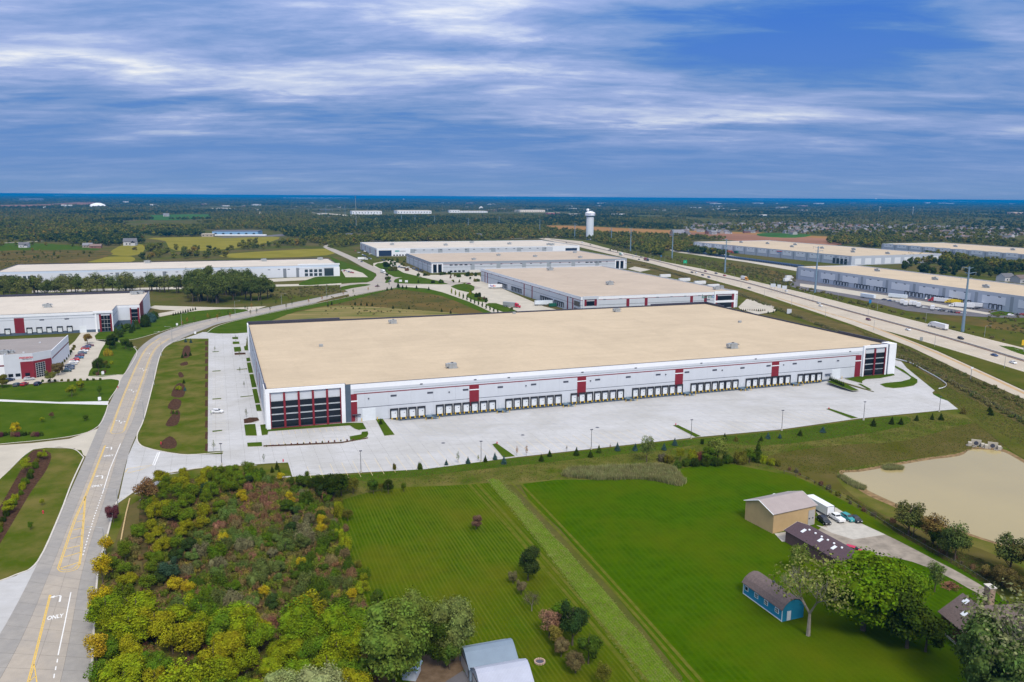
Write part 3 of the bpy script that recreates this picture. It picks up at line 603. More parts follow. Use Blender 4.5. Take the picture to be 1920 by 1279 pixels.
for j in range(j0, j1+1):
    for i in range(i0, i1+1):
        c = clip(yl, i*SZ+GAP, (i+1)*SZ-GAP, j*SZ+GAP, (j+1)*SZ-GAP)
        if len(c) < 3: continue
        ar = abs(sum(c[k-1][0]*c[k][1]-c[k][0]*c[k-1][1] for k in range(len(c)))/2)
        if ar < .02: continue
        cells.append((((i+.5)*SZ-cam2[0])**2+((j+.5)*SZ-cam2[1])**2, c, ar))
cells.sort(key=lambda t: t[0])
for d, c, ar in cells:
    pts = []
    for k in range(len(c)):
        pts.append(MW(c[k][0], c[k][1], .05+zdip(*c[k])))
    a2 = sum(pts[k-1].x*pts[k].y-pts[k].x*pts[k-1].y for k in range(len(pts)))
    if a2 < 0: pts = pts[::-1]
    if ar > .9*(SZ-2*GAP)**2 and cnt < 300:
        MB().quad(*[tuple(p) for p in pts]).build('slab', M_CONC, yard); cnt += 1
    else: rest.quad(*[tuple(p) for p in pts])
rest.build('slab', M_CONC, yard, kind='stuff')
def zf(p, off): return off+zdip(*ML_(Vector((p[0], p[1], 0))))
# slope skirts at the ends of the dip are part of the slab surface; the south-west base line of the dock wall is in the warehouse
# grass islands of the site: pixel polygons
def Z8(*a): return [(380+x*.18768, 620+y*.18768) for x, y in a]
def Z7(*a): return [(1200+x*.375, 560+y*.375) for x, y in a]
def Z9(*a): return [(1600+x*.18768, 660+y*.18768) for x, y in a]
ISL = [Z8((295, 68), (353, 66), (355, 88), (298, 88)), Z8((300, 112), (365, 112), (368, 136), (300, 138)), Z8((310, 168), (378, 164), (387, 210), (318, 216)), Z8((412, 160), (448, 152), (462, 200), (420, 202)),
       Z8((97, 212), (165, 208), (160, 214), (100, 219)), Z8((97, 406), (180, 400), (178, 408), (98, 413)), Z8((97, 684), (187, 677), (184, 686), (98, 693)), Z8((97, 1005), (197, 996), (192, 1006), (99, 1018)),
       Z8((340, 390), (445, 381), (447, 388), (342, 396)), Z8((376, 662), (503, 650), (505, 657), (380, 669)), Z8((435, 276), (470, 273), (478, 308), (440, 312)), Z8((441, 324), (480, 320), (505, 425), (460, 428)),
       Z8((466, 440), (507, 436), (540, 568), (492, 572)), Z8((495, 588), (540, 584), (573, 728), (525, 732)), Z8((528, 744), (572, 740), (590, 806), (540, 808)), Z8((415, 942), (525, 936), (542, 1054), (430, 1054)),
       Z8((575, 945), (640, 938), (650, 990), (1440, 925), (1600, 925), (1636, 988), (1560, 998), (1520, 985), (1472, 952), (655, 1012), (648, 1045), (592, 1050)),
       Z8((1468, 1062), (1585, 1040), (1590, 1015), (1648, 1010), (1656, 1035), (1640, 1068), (1560, 1095), (1475, 1098)), Z8((445, 1125), (590, 1118), (595, 1160), (450, 1165)),
       Z7((165, 636), (190, 634), (305, 690), (278, 695)), Z7((930, 553), (948, 551), (1090, 598), (1060, 602)), Z7((935, 418), (980, 405), (1095, 460), (1062, 462)),
       Z7((1022, 402), (1110, 388), (1262, 372), (1275, 385), (1200, 400), (1130, 405), (1110, 415), (1112, 425), (1090, 420)), Z7((1090, 428), (1105, 428), (1158, 456), (1145, 459)),
       Z9((265, 325), (330, 312), (480, 298), (565, 275), (585, 245), (640, 280), (640, 310), (600, 340), (500, 358), (400, 366), (320, 355)), Z9((375, 130), (430, 165), (540, 230), (582, 262), (582, 245), (500, 180), (378, 120)),
       [(923, 834), (931, 832), (966, 856.5), (944, 859)], [(705, 787.5), (715, 783), (740, 816), (721, 818)]]
for pts in ISL:
    flat('grass_island', pts, M_GRASS, .055, 0, h=.13, side=M_KERB)
for pts in (Z8((410, 890), (470, 872), (548, 872), (566, 900), (480, 925), (415, 932)), Z8((318, 226), (425, 222), (432, 240), (320, 246)), [(494, 836), (560, 833), (640, 829.5), (690, 821), (690, 823), (640, 832), (560, 836), (494, 838.5)]):
    flat('mulch_bed', pts, M_MULCH, .055, 0, h=.12, side=M_KERB)
for pts in (Z8((545, 815), (590, 812), (615, 905), (640, 905), (640, 940), (575, 945), (590, 1050), (546, 1052), (528, 925), (566, 905)), Z8((415, 933), (525, 925), (525, 935), (417, 942))):
    flat('pavement', pts, M_WALK, .06)
flat('rip_rap_apron', [(1808, 763), (1818, 762), (1834, 764), (1838, 770), (1833, 776), (1818, 774), (1810, 770)], mat('rip_rap', (.42, .40, .37), .9, var=.35, scale=1.5, bump=.5), .06)
# stall lines
YS = MB()
edge = [MU(797, 880), MU(967, 857.5), MU(1239, 827.5), MU(1462.5, 805.6), MU(1609, 785)]
def edge_v(u):
    for a, b in zip(edge, edge[1:]):
        if u <= b[0]: return a[1]+(b[1]-a[1])*(u-a[0])/(b[0]-a[0])
    return edge[-1][1]
k = edge[0][0]-36
while k < edge[-1][0]-2:
    ev = edge_v(k)+.6
    a, b = MW(k, ev), MW(k, ev+16.5); a.z = b.z = .056; strip(None, [a, b], .13, None, lambda q: .056, b=YS); k += 3.75
def stall_row(p0, p1, n, vlen):
    a, b = MU(*p0), MU(*p1)
    for i in range(n):
        t = i/(n-1); u = a[0]+(b[0]-a[0])*t; v = a[1]+(b[1]-a[1])*t
        strip(None, [MW(u, v), MW(u, v+vlen)], .13, None, .056, b=YS)
stall_row((508, 838), (672, 826), 14, 5.2); stall_row((517, 809), (644, 800), 12, -5.4)
for u in (-34.5, ): pass
a0 = MU(392, 840)
for i in range(48):
    v = a0[1]+2+i*2.75
    if v > MD-14: break
    strip(None, [MW(a0[0]+1, v), MW(a0[0]+6, v)], .10, None, .056, b=YS)
YS.build('stall_line', M_YPALE, yard)
GR = MB()
for px, py in ((831, 831), (980, 816), (1120, 802)): p = W(px, py); GR.lathe([(0, .062), (.7, .062), (.75, .058)], 12, (p.x, p.y))
GR.build('drain_grate', M_STRIPE, yard)

# ------------------------------------------------------------------ warehouses
def warehouse(label, o, th, L, D, H, z0=0, roofm=None, pw=9.2, wall=M_WALLG, sides='FRLB', band=M_WALLW, bandh=2.2, base=M_WALLB, baseh=1.2, redline=.80, redm=M_RED, darkline=.46, roofz=.7, cope=M_COPE, name='warehouse'):
    r = thing(name, label, 'warehouse', o, th)
    b = MB(); b.box(.25, L-.25, .25, D-.25, z0, H-roofz-.35); b.build('inner_wall', M_WALLG, r)
    MB().box(.30, L-.30, .30, D-.30, H-roofz-.35, H-roofz).build('roof', roofm or M_ROOF, r)
    def wallrun(Lx, frame):
        n = max(1, round(Lx/pw)); w = Lx/n; b = MB(); b.box(.015, w-.015, 0, .25, z0, H-bandh); b.box(.015, w-.015, 0, .25, H-bandh, H, 1)
        me = b.mesh('wall_panel', [wall, band])
        for i in range(n):
            x, y, a = frame(i*w); link('wall_panel', me, r, (x, y, 0), a)
    runs = {'F': (L, lambda s: (s, 0, 0)), 'R': (D, lambda s: (L, s, PI/2)), 'B': (L, lambda s: (L-s, D, PI)), 'L': (D, lambda s: (0, D-s, -PI/2))}
    for k in sides: wallrun(*runs[k])
    def ring(z, h, out, m, nm, sd):
        b = MB()
        for k in sd:
            if k == 'F': b.box(-out if 'L' in sd else 0, L+(out if 'R' in sd else 0), -out, 0, z, z+h)
            if k == 'R': b.box(L, L+out, 0, D, z, z+h)
            if k == 'L': b.box(-out, 0, 0, D, z, z+h)
            if k == 'B': b.box(0, L, D, D+out, z, z+h)
        b.build(nm, m, r)
    if base: ring(z0, baseh, .03, base, 'foundation_band', sides)
    if redline: ring(H*redline, .35, .025, redm, 'painted_stripe', sides)
    if darkline: ring(H*darkline, .22, .02, M_STRIPE, 'painted_line', sides)
    b = MB(); b.box(-.06, L+.06, -.06, .30, H, H+.12); b.box(-.06, L+.06, D-.30, D+.06, H, H+.12); b.box(-.06, .30, .30, D-.30, H, H+.12); b.box(L-.30, L+.06, .30, D-.30, H, H+.12)
    b.build('coping', cope, r)
    b = MB(); e = .02; zr = H-roofz
    b.box(.25+e, L-.25-e, D-.30, D-.26, zr, H-.01); b.box(L-.30, L-.26, .3, D-.3, zr, H-.01); b.box(.26, .30, .3, D-.3, zr, H-.01)
    b.build('parapet_flashing', cope, r)
    return r
def on_side(side, L, D):
    return {'F': lambda u: (Vector((u, 0, 0)), 0), 'R': lambda u: (Vector((L, u, 0)), PI/2), 'B': lambda u: (Vector((L-u, D, 0)), PI), 'L': lambda u: (Vector((0, D-u, 0)), -PI/2)}[side]
DOCKM = {}
def dock_meshes():
    b = MB(); b.box(-1.65, -1.25, -.55, 0, 0, 3.05); b.box(1.25, 1.65, -.55, 0, 0, 3.05); b.box(-1.65, 1.65, -.55, 0, 3.05, 3.65)
    f = b.mesh('dock_seal', M_BLACK)
    b = MB(); b.box(-1.25, 1.25, -.12, 0, 0, 3.05, 0)
    for k in range(1, 5): b.box(-1.25, 1.25, -.125, -.12, k*.61-.02, k*.61+.02, 1)
    b.box(.25, .75, -.135, -.12, 1.75, 1.95, 2)
    d = b.mesh('door_panel', [M_DOOR, M_WALLG, M_GLASS])
    b = MB(); b.box(-.17, .17, -.75, 0, -.55, .12); bp = b.mesh('dock_bumper', M_BUMP)
    b = MB(); b.box(-1.0, 1.0, -.35, 0, -.45, -.02); lv = b.mesh('dock_leveller', M_BLACK)
    return f, d, bp, lv
DM = dock_meshes()
def dock(r, side, L, D, u, z=0, sc=1, full=True):
    p, a = on_side(side, L, D)(u)
    f = link('dock_door', DM[1], r, (p.x, p.y, z), a, scale=(sc, sc, sc*1.08))
    link('dock_seal', DM[0], f)
    if full:
        for x in (-.97, .97): link('dock_bumper', DM[2], f, (x, 0, 0))
        link('dock_leveller', DM[3], f)
WM = {}
def panel_on(r, side, L, D, u, z, w, h, m, nm, out=.05, parent=None):
    key = (nm, round(w, 2), round(h, 2), m.name, out)
    if key not in WM: WM[key] = MB().box(-w/2, w/2, -out, 0, 0, h).mesh(nm, m)
    p, a = on_side(side, L, D)(u); return link(nm, WM[key], r, (p.x, p.y, z), a)
def louvre(r, side, L, D, u, z, w=2.4, h=.75):
    panel_on(r, side, L, D, u, z, w, h, M_STRIPE, 'clerestory_window', .08)
def hvac(r, x, y, z, s=1.0, rz=0):
    if 'hvac' not in WM:
        b = MB(); b.box(-1.6, 1.6, -1.1, 1.1, .35, 2.0); b.box(-2.6, -1.6, -.8, .8, .7, 1.9); b.quad((1.6, -1.0, 2.0), (2.6, -1.0, 1.2), (2.6, 1.0, 1.2), (1.6, 1.0, 2.0)); b.box(-1.8, 1.8, -1.3, 1.3, 0, .35); b.box(-.6, .6, -.6, .6, 2.0, 2.2)
        WM['hvac'] = b.mesh('rooftop_unit', M_UNIT)
        b = MB(); b.lathe([(.5, 2.2), (.5, 2.35), (0, 2.36)], 10); WM['fan'] = b.mesh('fan_guard', M_STRIPE)
    o = link('rooftop_unit', WM['hvac'], r, (x, y, z), rz, scale=s); link('fan_guard', WM['fan'], o)
def sign_mesh(r, side, L, D, u, z, s, size, m, out=.12, nm='lettering', bold=.02):
    p, a = on_side(side, L, D)(u); o = link(nm, text_mesh(s, size, m, .05, bold), r, (p.x, p.y, z)); o.rotation_euler = (PI/2, 0, a)
    n = Matrix.Rotation(a, 3, 'Z') @ Vector((0, -out, 0)); o.location = Vector((p.x, p.y, z))+n; return o
# --- 1 the big new warehouse
wh = warehouse('huge new white warehouse with tan roof, red piers and fifty dock doors on its yard', MO, MTH, ML, MD, MH, z0=-1.45, roofm=M_ROOF, base=None, bandh=1.9, redline=None, darkline=None, cope=M_COPE)
def um(px, py, z=0):   # u coordinate where the ray meets the front wall plane
    d = MC @ Vector((px-960, -(py-639.5), -FPX)); o = Vector((0, 0, CAMH)); c, s = math.cos(MTH), math.sin(MTH); nrm = Vector((-s, c, 0))
    t = (MO-o).dot(nrm)/d.dot(nrm); p = o+d*t; return ML_(p)[0], p.z
TW = um(650, 791)[0]; TR = um(1614, 700)[0]
b = MB(); b.box(44, 268, -.05, 0, -1.45, .12); b.box(TW+8, 44, -.045, 0, 0, .25); b.box(268, TR-4, -.045, 0, 0, .25); b.build('foundation_band', M_WALLB, wh)
for z, h, m, nm in ((10.95, .40, M_RED, 'painted_stripe'), (12.0, .12, M_WALLB, 'painted_line'), (5.35, .20, M_STRIPE, 'painted_line')):
    MB().box(TW+3, TR-2, -.02, 0, z, z+h).build(nm, m, wh)
MB().box(TW+3, TR-2, -.018, 0, 12.12, 13.24).build('painted_band', M_WALLG, wh)
b = MB(); b.box(-.02, 0, 6, MD-6, 10.95, 11.3); b.box(-.02, 0, 6, MD-6, 5.4, 5.55); b.build('painted_stripe', M_STRIPE, wh)
for px, py in ((889, 720), (1091, 700), (1273.5, 700), (1453, 700)):
    u = um(px, py)[0]; p1 = panel_on(wh, 'F', ML, MD, u, 2.3, 4.2, 8.65, M_RED, 'red_pier', .06); MB().box(-2.15, 2.15, -.09, 0, 6.7, 7.1).build('white_stripe', M_WALLW, p1)
u = um(661, 760)[0]; p1 = panel_on(wh, 'F', ML, MD, u, 0, 3.6, 11.2, M_RED, 'red_pier', .06); MB().box(-2.0, 2.0, -.09, 0, 8.1, 8.6).build('white_stripe', M_WALLW, p1)
u = um(1608, 690)[0]; p1 = panel_on(wh, 'F', ML, MD, u, 0, 3.6, 11.2, M_RED, 'red_pier', .06); MB().box(-2.0, 2.0, -.09, 0, 8.1, 8.6).build('white_stripe', M_WALLW, p1)
docks = [739, 756, 773, 790]+[824.5, 841, 857.5, 874, 890, 906.5, 922.5]+[954, 969.5, 985, 1001, 1016, 1031, 1046]+[1076, 1091, 1105, 1120, 1134, 1148.5, 1163]+[1191, 1205, 1219, 1232.8, 1246.5, 1260, 1273.5]+[1300, 1313, 1326, 1339.5, 1352.6, 1365, 1378]+[1403, 1415, 1427.5, 1440, 1452, 1464, 1476]+[1500, 1512, 1523.6, 1535]
def yrow(px): return 790+(px-739)*(-74/800)*.97
for px in docks: dock(wh, 'F', ML, MD, um(px, yrow(px)-12)[0], .12)
def stairs(r, u):
    b = MB(); b.box(u-1.8, u+.6, -2.3, -.06, -.25, -.02); n = 7
    for i in range(n): b.box(u+.6+i*.32, u+.92+i*.32, -2.3, -1.0, -.25-i*.17-.17, -.2-i*.17)
    for x in (u-1.75, u+.55): b.tube((x, -2.25, -1.3), (x, -2.25, 1.0), .05, n=6)
    b.tube((u-1.75, -2.25, 1.0), (u+.55, -2.25, 1.0), .04, n=6); b.tube((u+.55, -2.25, 1.0), (u+2.9, -2.25, -.2), .04, n=6); b.tube((u+2.9, -2.25, -1.3), (u+2.9, -2.25, -.2), .04, n=6); b.tube((u-1.75, -2.25, .5), (u+.55, -2.25, .5), .03, n=6)
    s = b.build('dock_stairs', M_STEEL, r)
    for x in (u-2.3, u+.2, u+3.3): MB().tube((x, -2.7, -1.4), (x, -2.7, -.1), .13, n=8).build('bollard', M_BUMP, s)
    MB().box(u-.6, u+.4, -.05, 0, 0, 2.15).build('side_door', M_ALU, r)
for px in (806, 938, 1061, 1177, 1287, 1391, 1489): stairs(wh, um(px, yrow(px)-10)[0])
for px, py in ((738, 742), (806.5, 736.5), (873, 731), (938, 726), (1000.5, 721), (1061, 716), (1120.5, 712), (1178, 707), (1234, 702.6), (1288, 698), (1340, 694), (1392, 690), (1441, 686), (1490, 682), (1537, 678)): 
    u, z = um(px, py); louvre(wh, 'F', ML, MD, u, z-.35)
for px, py in ((790, 720), (891, 712), (954, 708), (1092, 698), (1192, 690), (1315, 681), (1417, 673), (1594, 659)):
    u, z = um(px, py); panel_on(wh, 'F', ML, MD, u, z-.25, 1.1, .45, M_STRIPE, 'overflow_scupper', .10)
for px, py in ((842, 735), (986, 723), (1107, 714), (691, 747), (1248, 702), (1354, 694), (1469, 684), (1572, 676), (1570, 676)):
    u, z = um(px, py); panel_on(wh, 'F', ML, MD, u, z-.25, .5, .45, M_STRIPE, 'wall_light', .35)
for px, py in ((692, 779), (1567, 703)):
    u = um(px, py)[0]; g = panel_on(wh, 'F', ML, MD, u, .0, 5.2, 5.0, M_DOOR, 'drive_in_door', .12); b = MB()
    for k in range(1, 8): b.box(-2.6, 2.6, -.135, -.12, k*.62-.02, k*.62+.02)
    b.build('door_joint', M_WALLG, g); b = MB()
    for s in (-3.1, 3.1): b.tube((s, -1.0, 0), (s, -1.0, 1.4), .14)
    b.build('bollard', M_BUMP, wh).location = (u, 0, 0)
    panel_on(wh, 'F', ML, MD, u-5, .1, 1.1, 2.2, M_ALU, 'side_door', .06); panel_on(wh, 'F', ML, MD, u-5, 2.9, 3.4, .12, M_STRIPE, 'door_canopy', 1.2)
# office corners
def glass_tower(r, x0, x1, H, nb, top=2.9, side='F', yoff=-.9, fr=1.25):
    """projecting white portal frame, red fins and dark glazing with pale mullion bands"""
    p = MB(); p.box(x0, x0+fr, yoff, -.005, 0, H); p.box(x1-fr, x1, yoff, -.005, 0, H); p.box(x0+fr, x1-fr, yoff, -.005, H-1.3, H); f = p.build('portal_frame', M_WALLW, r)
    a, c = x0+fr, x1-fr; z1 = H-1.3; zt = z1-top
    MB().box(a, c, -.12, -.004, zt, z1).build('fascia_panel', M_WALLG, r)
    w = (c-a)/nb
    rows = [.35, zt*.27, zt*.36, zt*.62, zt*.67, zt]
    for i in range(nb):
        for j in range(4):
            zz0 = .35+(zt-.35)*j/4; zz1 = .35+(zt-.35)*(j+1)/4
            g = MB().box(a+i*w+.1, a+(i+1)*w-.1, -.10, -.004, zz0+.22, zz1-.22).build('window', M_GLASS, r)
            m = MB(); m.box(a+i*w+.05, a+(i+1)*w-.05, -.14, -.005, zz1-.22, zz1-.08); m.box(a+i*w+.05, a+(i+1)*w-.05, -.14, -.005, zz0+.08, zz0+.22)
            for q in ((1, 2) if side == 'X' else ()): m.box(a+i*w+w*q/3-.035, a+i*w+w*q/3+.035, -.125, -.10, zz0+.22, zz1-.22)
            m.build('mullion', M_ALU if j else M_STRIPE, g)
    MB().box(a, c, -.11, -.004, 0, .35).build('plinth', M_RED, r)
    fm = MB(); fm.box(-.38, .38, -.72, 0, 0, z1-.9); fm.quad((-.38, -.72, z1-.9), (.38, -.72, z1-.9), (.38, 0, z1-.1), (-.38, 0, z1-.1)); fm.quad((-.38, 0, z1-.9), (-.38, -.72, z1-.9), (-.38, 0, z1-.1)); fm.quad((.38, -.72, z1-.9), (.38, 0, z1-.9), (.38, 0, z1-.1))
    me = fm.mesh('red_fin', M_RED)
    for i in range(nb+1): link('red_fin', me, r, (a+i*w, -.004, 0))
    return f
glass_tower(wh, -.3, TW-.4, MH+.55, 5, 3.4, fr=1.5)
MB().box(TW-.4, TW+1.9, -.10, -.004, 0, MH+.1).build('slate_pier', M_WALLB, wh)
glass_tower(wh, TR, ML-5.6, MH+.65, 2, 2.6, fr=.9)
MB().box(ML-5.6, ML-4.3, -.15, -.004, 0, MH+.3).build('slate_pier', M_WALLB, wh)
MB().box(ML-4.2, ML+.35, -.5, 5, 0, MH+.75).build('corner_pier', M_WALLW, wh)
b = MB(); b.box(-.3, .35, 0, 9, MH+.12, MH+1.0); b.box(-.3, TW, .31, .75, MH+.12, MH+.50); b.build('raised_parapet', M_COPE, wh)
b = MB(); b.box(TR+6, ML+.2, 1.0, 1.5, MH, MH+.7); b.box(ML-.4, ML+.25, 5.1, 40, MH+.12, MH+.9); b.box(ML-.4, ML+.25, MD-22, MD+.3, MH+.12, MH+.9); b.box(ML-44, ML-.4, MD-.4, MD+.3, MH+.12, MH+.9); b.box(-.3, 52, MD-.4, MD+.3, MH+.12, MH+1.2); b.build('raised_parapet', M_COPE, wh)
# west side wall: red strips, glazed corner
b = MB()
for v in (78, 52): b.box(-.12, -.005, v-1.0, v+1.0, 0, 11.2)
b.box(-.12, -.005, 9.5, 12.5, 0, 11.2); b.build('red_pier', M_RED, wh)
b = MB(); b.box(-.6, -.005, .6, 1.9, 0, MH+.5); b.box(-.6, -.005, 8.0, 9.2, 0, MH+.5); b.box(-.6, -.005, 1.9, 8.0, MH-1, MH+.5); b.build('portal_frame', M_WALLW, wh)
MB().box(-.10, -.005, 1.9, 8.0, .4, MH-2.5).build('window', M_GLASS, wh)
b = MB()
for v in (30, 66, 92, 118, 145): b.box(-.07, -.005, v-1.2, v+1.2, 8.8, 9.5)
b.build('clerestory_window', M_STRIPE, wh)
b = MB(); b.box(-.6, -.005, MD-9, MD-8, 0, MH+.5); b.box(-.6, -.005, MD-1.5, MD-.2, 0, MH+.5); b.box(-.6, -.005, MD-8, MD-1.5, MH-1, MH+.5); b.build('portal_frame', M_WALLW, wh)
for px, py, s in ((848, 690, 1.0), (1374, 653, 1.15), (737.5, 606.5, 1.0), (1157, 584.5, 1.0)):
    q = ML_(W(px, py, MH-.7)); hvac(wh, q[0], q[1], MH-.7, s*1.1)
for px, py in ((602, 650), (1387, 605), (964, 588.5)):
    q = ML_(W(px, py, MH-.7)); MB().box(q[0]-.9, q[0]+.9, q[1]-.6, q[1]+.6, MH-.7, MH+.5).build('exhaust_fan', M_UNIT, wh)
# --- the other warehouses: (label, x, y, theta, L, D, H)
rd = math.radians
def simple(label, x, y, th, L, D, H, roofm, **k): return warehouse(label, Vector((x, y, 0)), rd(th), L, D, H, roofm=roofm, **k)
w3 = simple('mid sized white warehouse with green and blue lettering near its right corner', 52.1, 602.6, 19.69, 140.5, 253, 13.3, M_ROOF2, darkline=.5, cope=M_WALLG, base=None)
L, D, H = 140.5, 253, 13.3
for i, u in enumerate((12, 25.5, 46, 58, 70.5, 83, 96)): louvre(w3, 'F', L, D, u+8, 10.6, 2.2, .6)
for u, m in ((40, M_RED), (56, M_RED), (97, M_RED), (110, M_RED)): panel_on(w3, 'F', L, D, u, 0, 2.6, 10.6, m, 'red_pier', .06)
for i in range(11): louvre(w3, 'L', L, D, 14+i*22, 10.6, 2.0, .7)
for u in (14, 22, 130, 150, 228, 238): panel_on(w3, 'L', L, D, u, 0, 2.2, 10.6, M_RED, 'red_pier', .06)
for g in (58, 98, 172, 203):
    for i in range(7 if g != 203 else 5): dock(w3, 'L', L, D, g+i*4.0, 1.2, full=False)
for s, u0 in (('F', 1.5), ('F', 118)):
    b = MB()
    w = 20 if u0 > 50 else 13
    b.box(u0, u0+1.2, -.6, -.005, 0, H+.5); b.box(u0+w-1.2, u0+w, -.6, -.005, 0, H+.5); b.box(u0+1.2, u0+w-1.2, -.6, -.005, H-1.8, H+.5); b.box(u0+1.2, u0+w-1.2, -.3, -.005, 4.6, 6.2); b.build('portal_frame', M_WALLG if w < 15 else M_WALLW, w3)
    for zz in (.6, 6.4): MB().box(u0+3.2, u0+w-3.2, -.12, -.005, zz, zz+3.6).build('window', M_GLASS, w3)
    b = MB(); b.box(u0+1.3, u0+3.1, -.2, -.005, 0, H-2); b.box(u0+w-3.1, u0+w-1.3, -.2, -.005, 0, H-2); b.build('red_pier', M_RED, w3)
b = MB(); b.box(-.3, -.005, 2, 12, 5.8, 9.4); b.box(-.3, -.005, 2, 12, 1.0, 4.0); b.build('window', M_GLASS, w3)
for u in (112, 116, 121): panel_on(w3, 'F', L, D, u-6, .6, 2.2, 2.4, M_GLASS, 'window', .05)
M_SG = mat('sign_green', (.02, .16, .12), .5); M_SB = mat('sign_blue', (.02, .17, .40), .5); M_SR = mat('sign_red', (.55, .02, .03), .5); M_SD = mat('sign_dark', (.05, .06, .09), .5)
sign_mesh(w3, 'F', L, D, 111.0, 10.0, 'karm', 4.6, M_SG); sign_mesh(w3, 'F', L, D, 117.2, 10.0, 'o', 4.6, M_SB); panel_on(w3, 'F', L, D, 112, 7.2, 4.5, .5, M_SD, 'sign_strip', .1)
for px, py, s in ((1032, 507, 1.5), (1144, 534, 1.5), (1344, 543, 1.3), (1352, 541, 1.2)):
    p = W(px, py, H-.7)-Vector((52.1, 602.6, 0)); c, sn = math.cos(rd(19.69)), math.sin(rd(19.69)); hvac(w3, p.x*c+p.y*sn, -p.x*sn+p.y*c, H-.7, s)
w2 = simple('long white warehouse with a grey roof rim, middle of the row of three', -94.6, 927.1, 18.11, 250.4, 152.6, 12.6, M_ROOF2, cope=M_WALLG, bandh=2.6, band=mat('panel_paint_bluegrey', (.28, .31, .36), .75), base=None, darkline=.5, redline=.74)
L, D, H = 250.4, 152.6, 12.6
for i in range(16): louvre(w2, 'F', L, D, 48+i*12.5, 8.6, 2.4, .8)
M_GREYP = mat('pier_grey', (.30, .33, .36), .75)
for i in range(6): panel_on(w2, 'F', L, D, 50+i*32, 0, 5, 10, M_GREYP, 'grey_pier', .06)
for i in range(8): louvre(w2, 'L', L, D, 15+i*17, 8.6, 2.4, .8); 
for i in range(5): panel_on(w2, 'L', L, D, 22+i*28, 0, 4, 10, M_GREYP, 'grey_pier', .06)
for u0 in (1, 234):
    for k in (0, 6): MB().box(u0+1.5+k, u0+5.7+k, -.10, -.005, .5, 9.5).build('window', M_GLASS, w2)
    b = MB()
    for k in (0, 6, 12): b.box(u0+k, u0+k+1.4, -.5, -.005, 0, 10.2)
    b.box(u0, u0+13.4, -.5, -.005, 10.2, 10.9); b.build('portal_frame', M_WALLW, w2)
for k in range(4):
    for u0 in (24, 196): panel_on(w2, 'F', L, D, u0+k*6, 8.3, 3.6, 1.3, M_GLASS, 'window', .06)
    panel_on(w2, 'F', L, D, 24+k*5, .5, 3, 2, M_GLASS, 'window', .06)
for u, v in ((150, 60), (60, 30), (230, 120), (110, 90), (200, 30)): hvac(w2, u, v, H-.7, 1.2)
w1 = simple('farthest long white warehouse of the three, with a blue glazed office corner', -200.1, 1180, 18.84, 324.8, 166, 11.6, M_ROOFP, cope=M_WALLG, bandh=1.2, base=None, redline=None, darkline=None)
L, D, H = 324.8, 166, 11.6
for i in range(20): louvre(w1, 'F', L, D, 58+i*13, 8.0, 3.0, .9)
for i in range(6): panel_on(w1, 'F', L, D, 54+i*42, 0, 7, 10, M_GREYP, 'grey_pier', .06)
MB().box(3, 22, -.3, -.005, .5, 8.6).build('window', mat('blue_glazing', (.02, .035, .075), .15, spec=.8), w1)
b = MB(); b.box(1, 3, -.6, -.005, 0, 11.8); b.box(22, 50, -.6, -.005, 0, 11.8); b.box(3, 22, -.6, -.005, 8.7, 11.8); b.build('portal_frame', M_WALLW, w1)
MB().box(27, 34, -.7, -.61, 6.6, 8.4).build('sign_panel', mat('sign_teal', (.02, .30, .28), .5), w1); MB().box(35, 43, -.7, -.61, 6.9, 7.6).build('sign_strip', M_SD, w1)
for k in range(6): MB().box(24.5+k*4.4, 27+k*4.4, -.66, -.61, .4, 2.4).build('window', M_GLASS, w1)
MB().box(300, 320, -.3, -.005, 2, 8).build('window', mat('blue_glazing', (.02, .035, .075)), w1)
b = MB(); b.box(278, 300, -.6, -.005, 0, 11.9); b.box(320, 324, -.6, -.005, 0, 11.9); b.box(300, 320, -.6, -.005, 8.2, 11.9); b.build('portal_frame', M_WALLW, w1)
b = MB()
for u in (6, 60, 110, 150): b.box(-.15, -.005, u, u+3, 0, 9)
b.build('red_pier', M_RED, w1)
for i in range(7): louvre(w1, 'L', L, D, 14+i*22, 7.6, 2.4, .8)
for u, v in ((40, 90), (120, 60), (180, 120), (230, 70), (290, 30), (286, 36)): hvac(w1, u, v, H-.7, 1.5)
bl = simple('long low white warehouse with a pale roof behind the left line of trees', -502.7, 773.3, 19.86, 330.2, 98.4, 12.5, M_ROOFP, cope=M_COPE, bandh=2.1, band=mat('band_blue_white', (.52, .60, .72), .7), base=None, redline=None, darkline=None, wall=M_WALLP)
L, D, H = 330.2, 98.4, 12.5
for i in range(24): 
    if i % 5 != 3: louvre(bl, 'F', L, D, 62+i*10.2, 8.4, 2.4, .7)
for u in (58, 108, 152, 186, 272): panel_on(bl, 'F', L, D, u, 0, 3.4, 9.6, mat('pier_mid_grey', (.18, .20, .23), .75), 'grey_pier', .06)
for u in (186,): panel_on(bl, 'F', L, D, u+6, 0, 5, 10.3, M_GREYP, 'grey_pier', .05)
for u0, n in ((20, 4), (308, 4)):
    for k in range(n):
        for z in (.8, 5.0): MB().box(u0+k*4.2 if u0 < 100 else 293+k*5, u0+k*4.2+2.8 if u0 < 100 else 296.5+k*5, -.08, -.005, z, z+3.2).build('window', M_GLASS2, bl)
MB().box(314, 324, -.1, -.005, .6, 9).build('window', M_GLASS2, bl); MB().box(3, 17, -.1, -.005, .6, 9).build('window', M_GLASS2, bl)
b = MB(); b.box(284, 287, -.12, -.005, 0, 10); b.build('grey_pier', mat('pier_mid_grey', (.18, .20, .23)), bl)
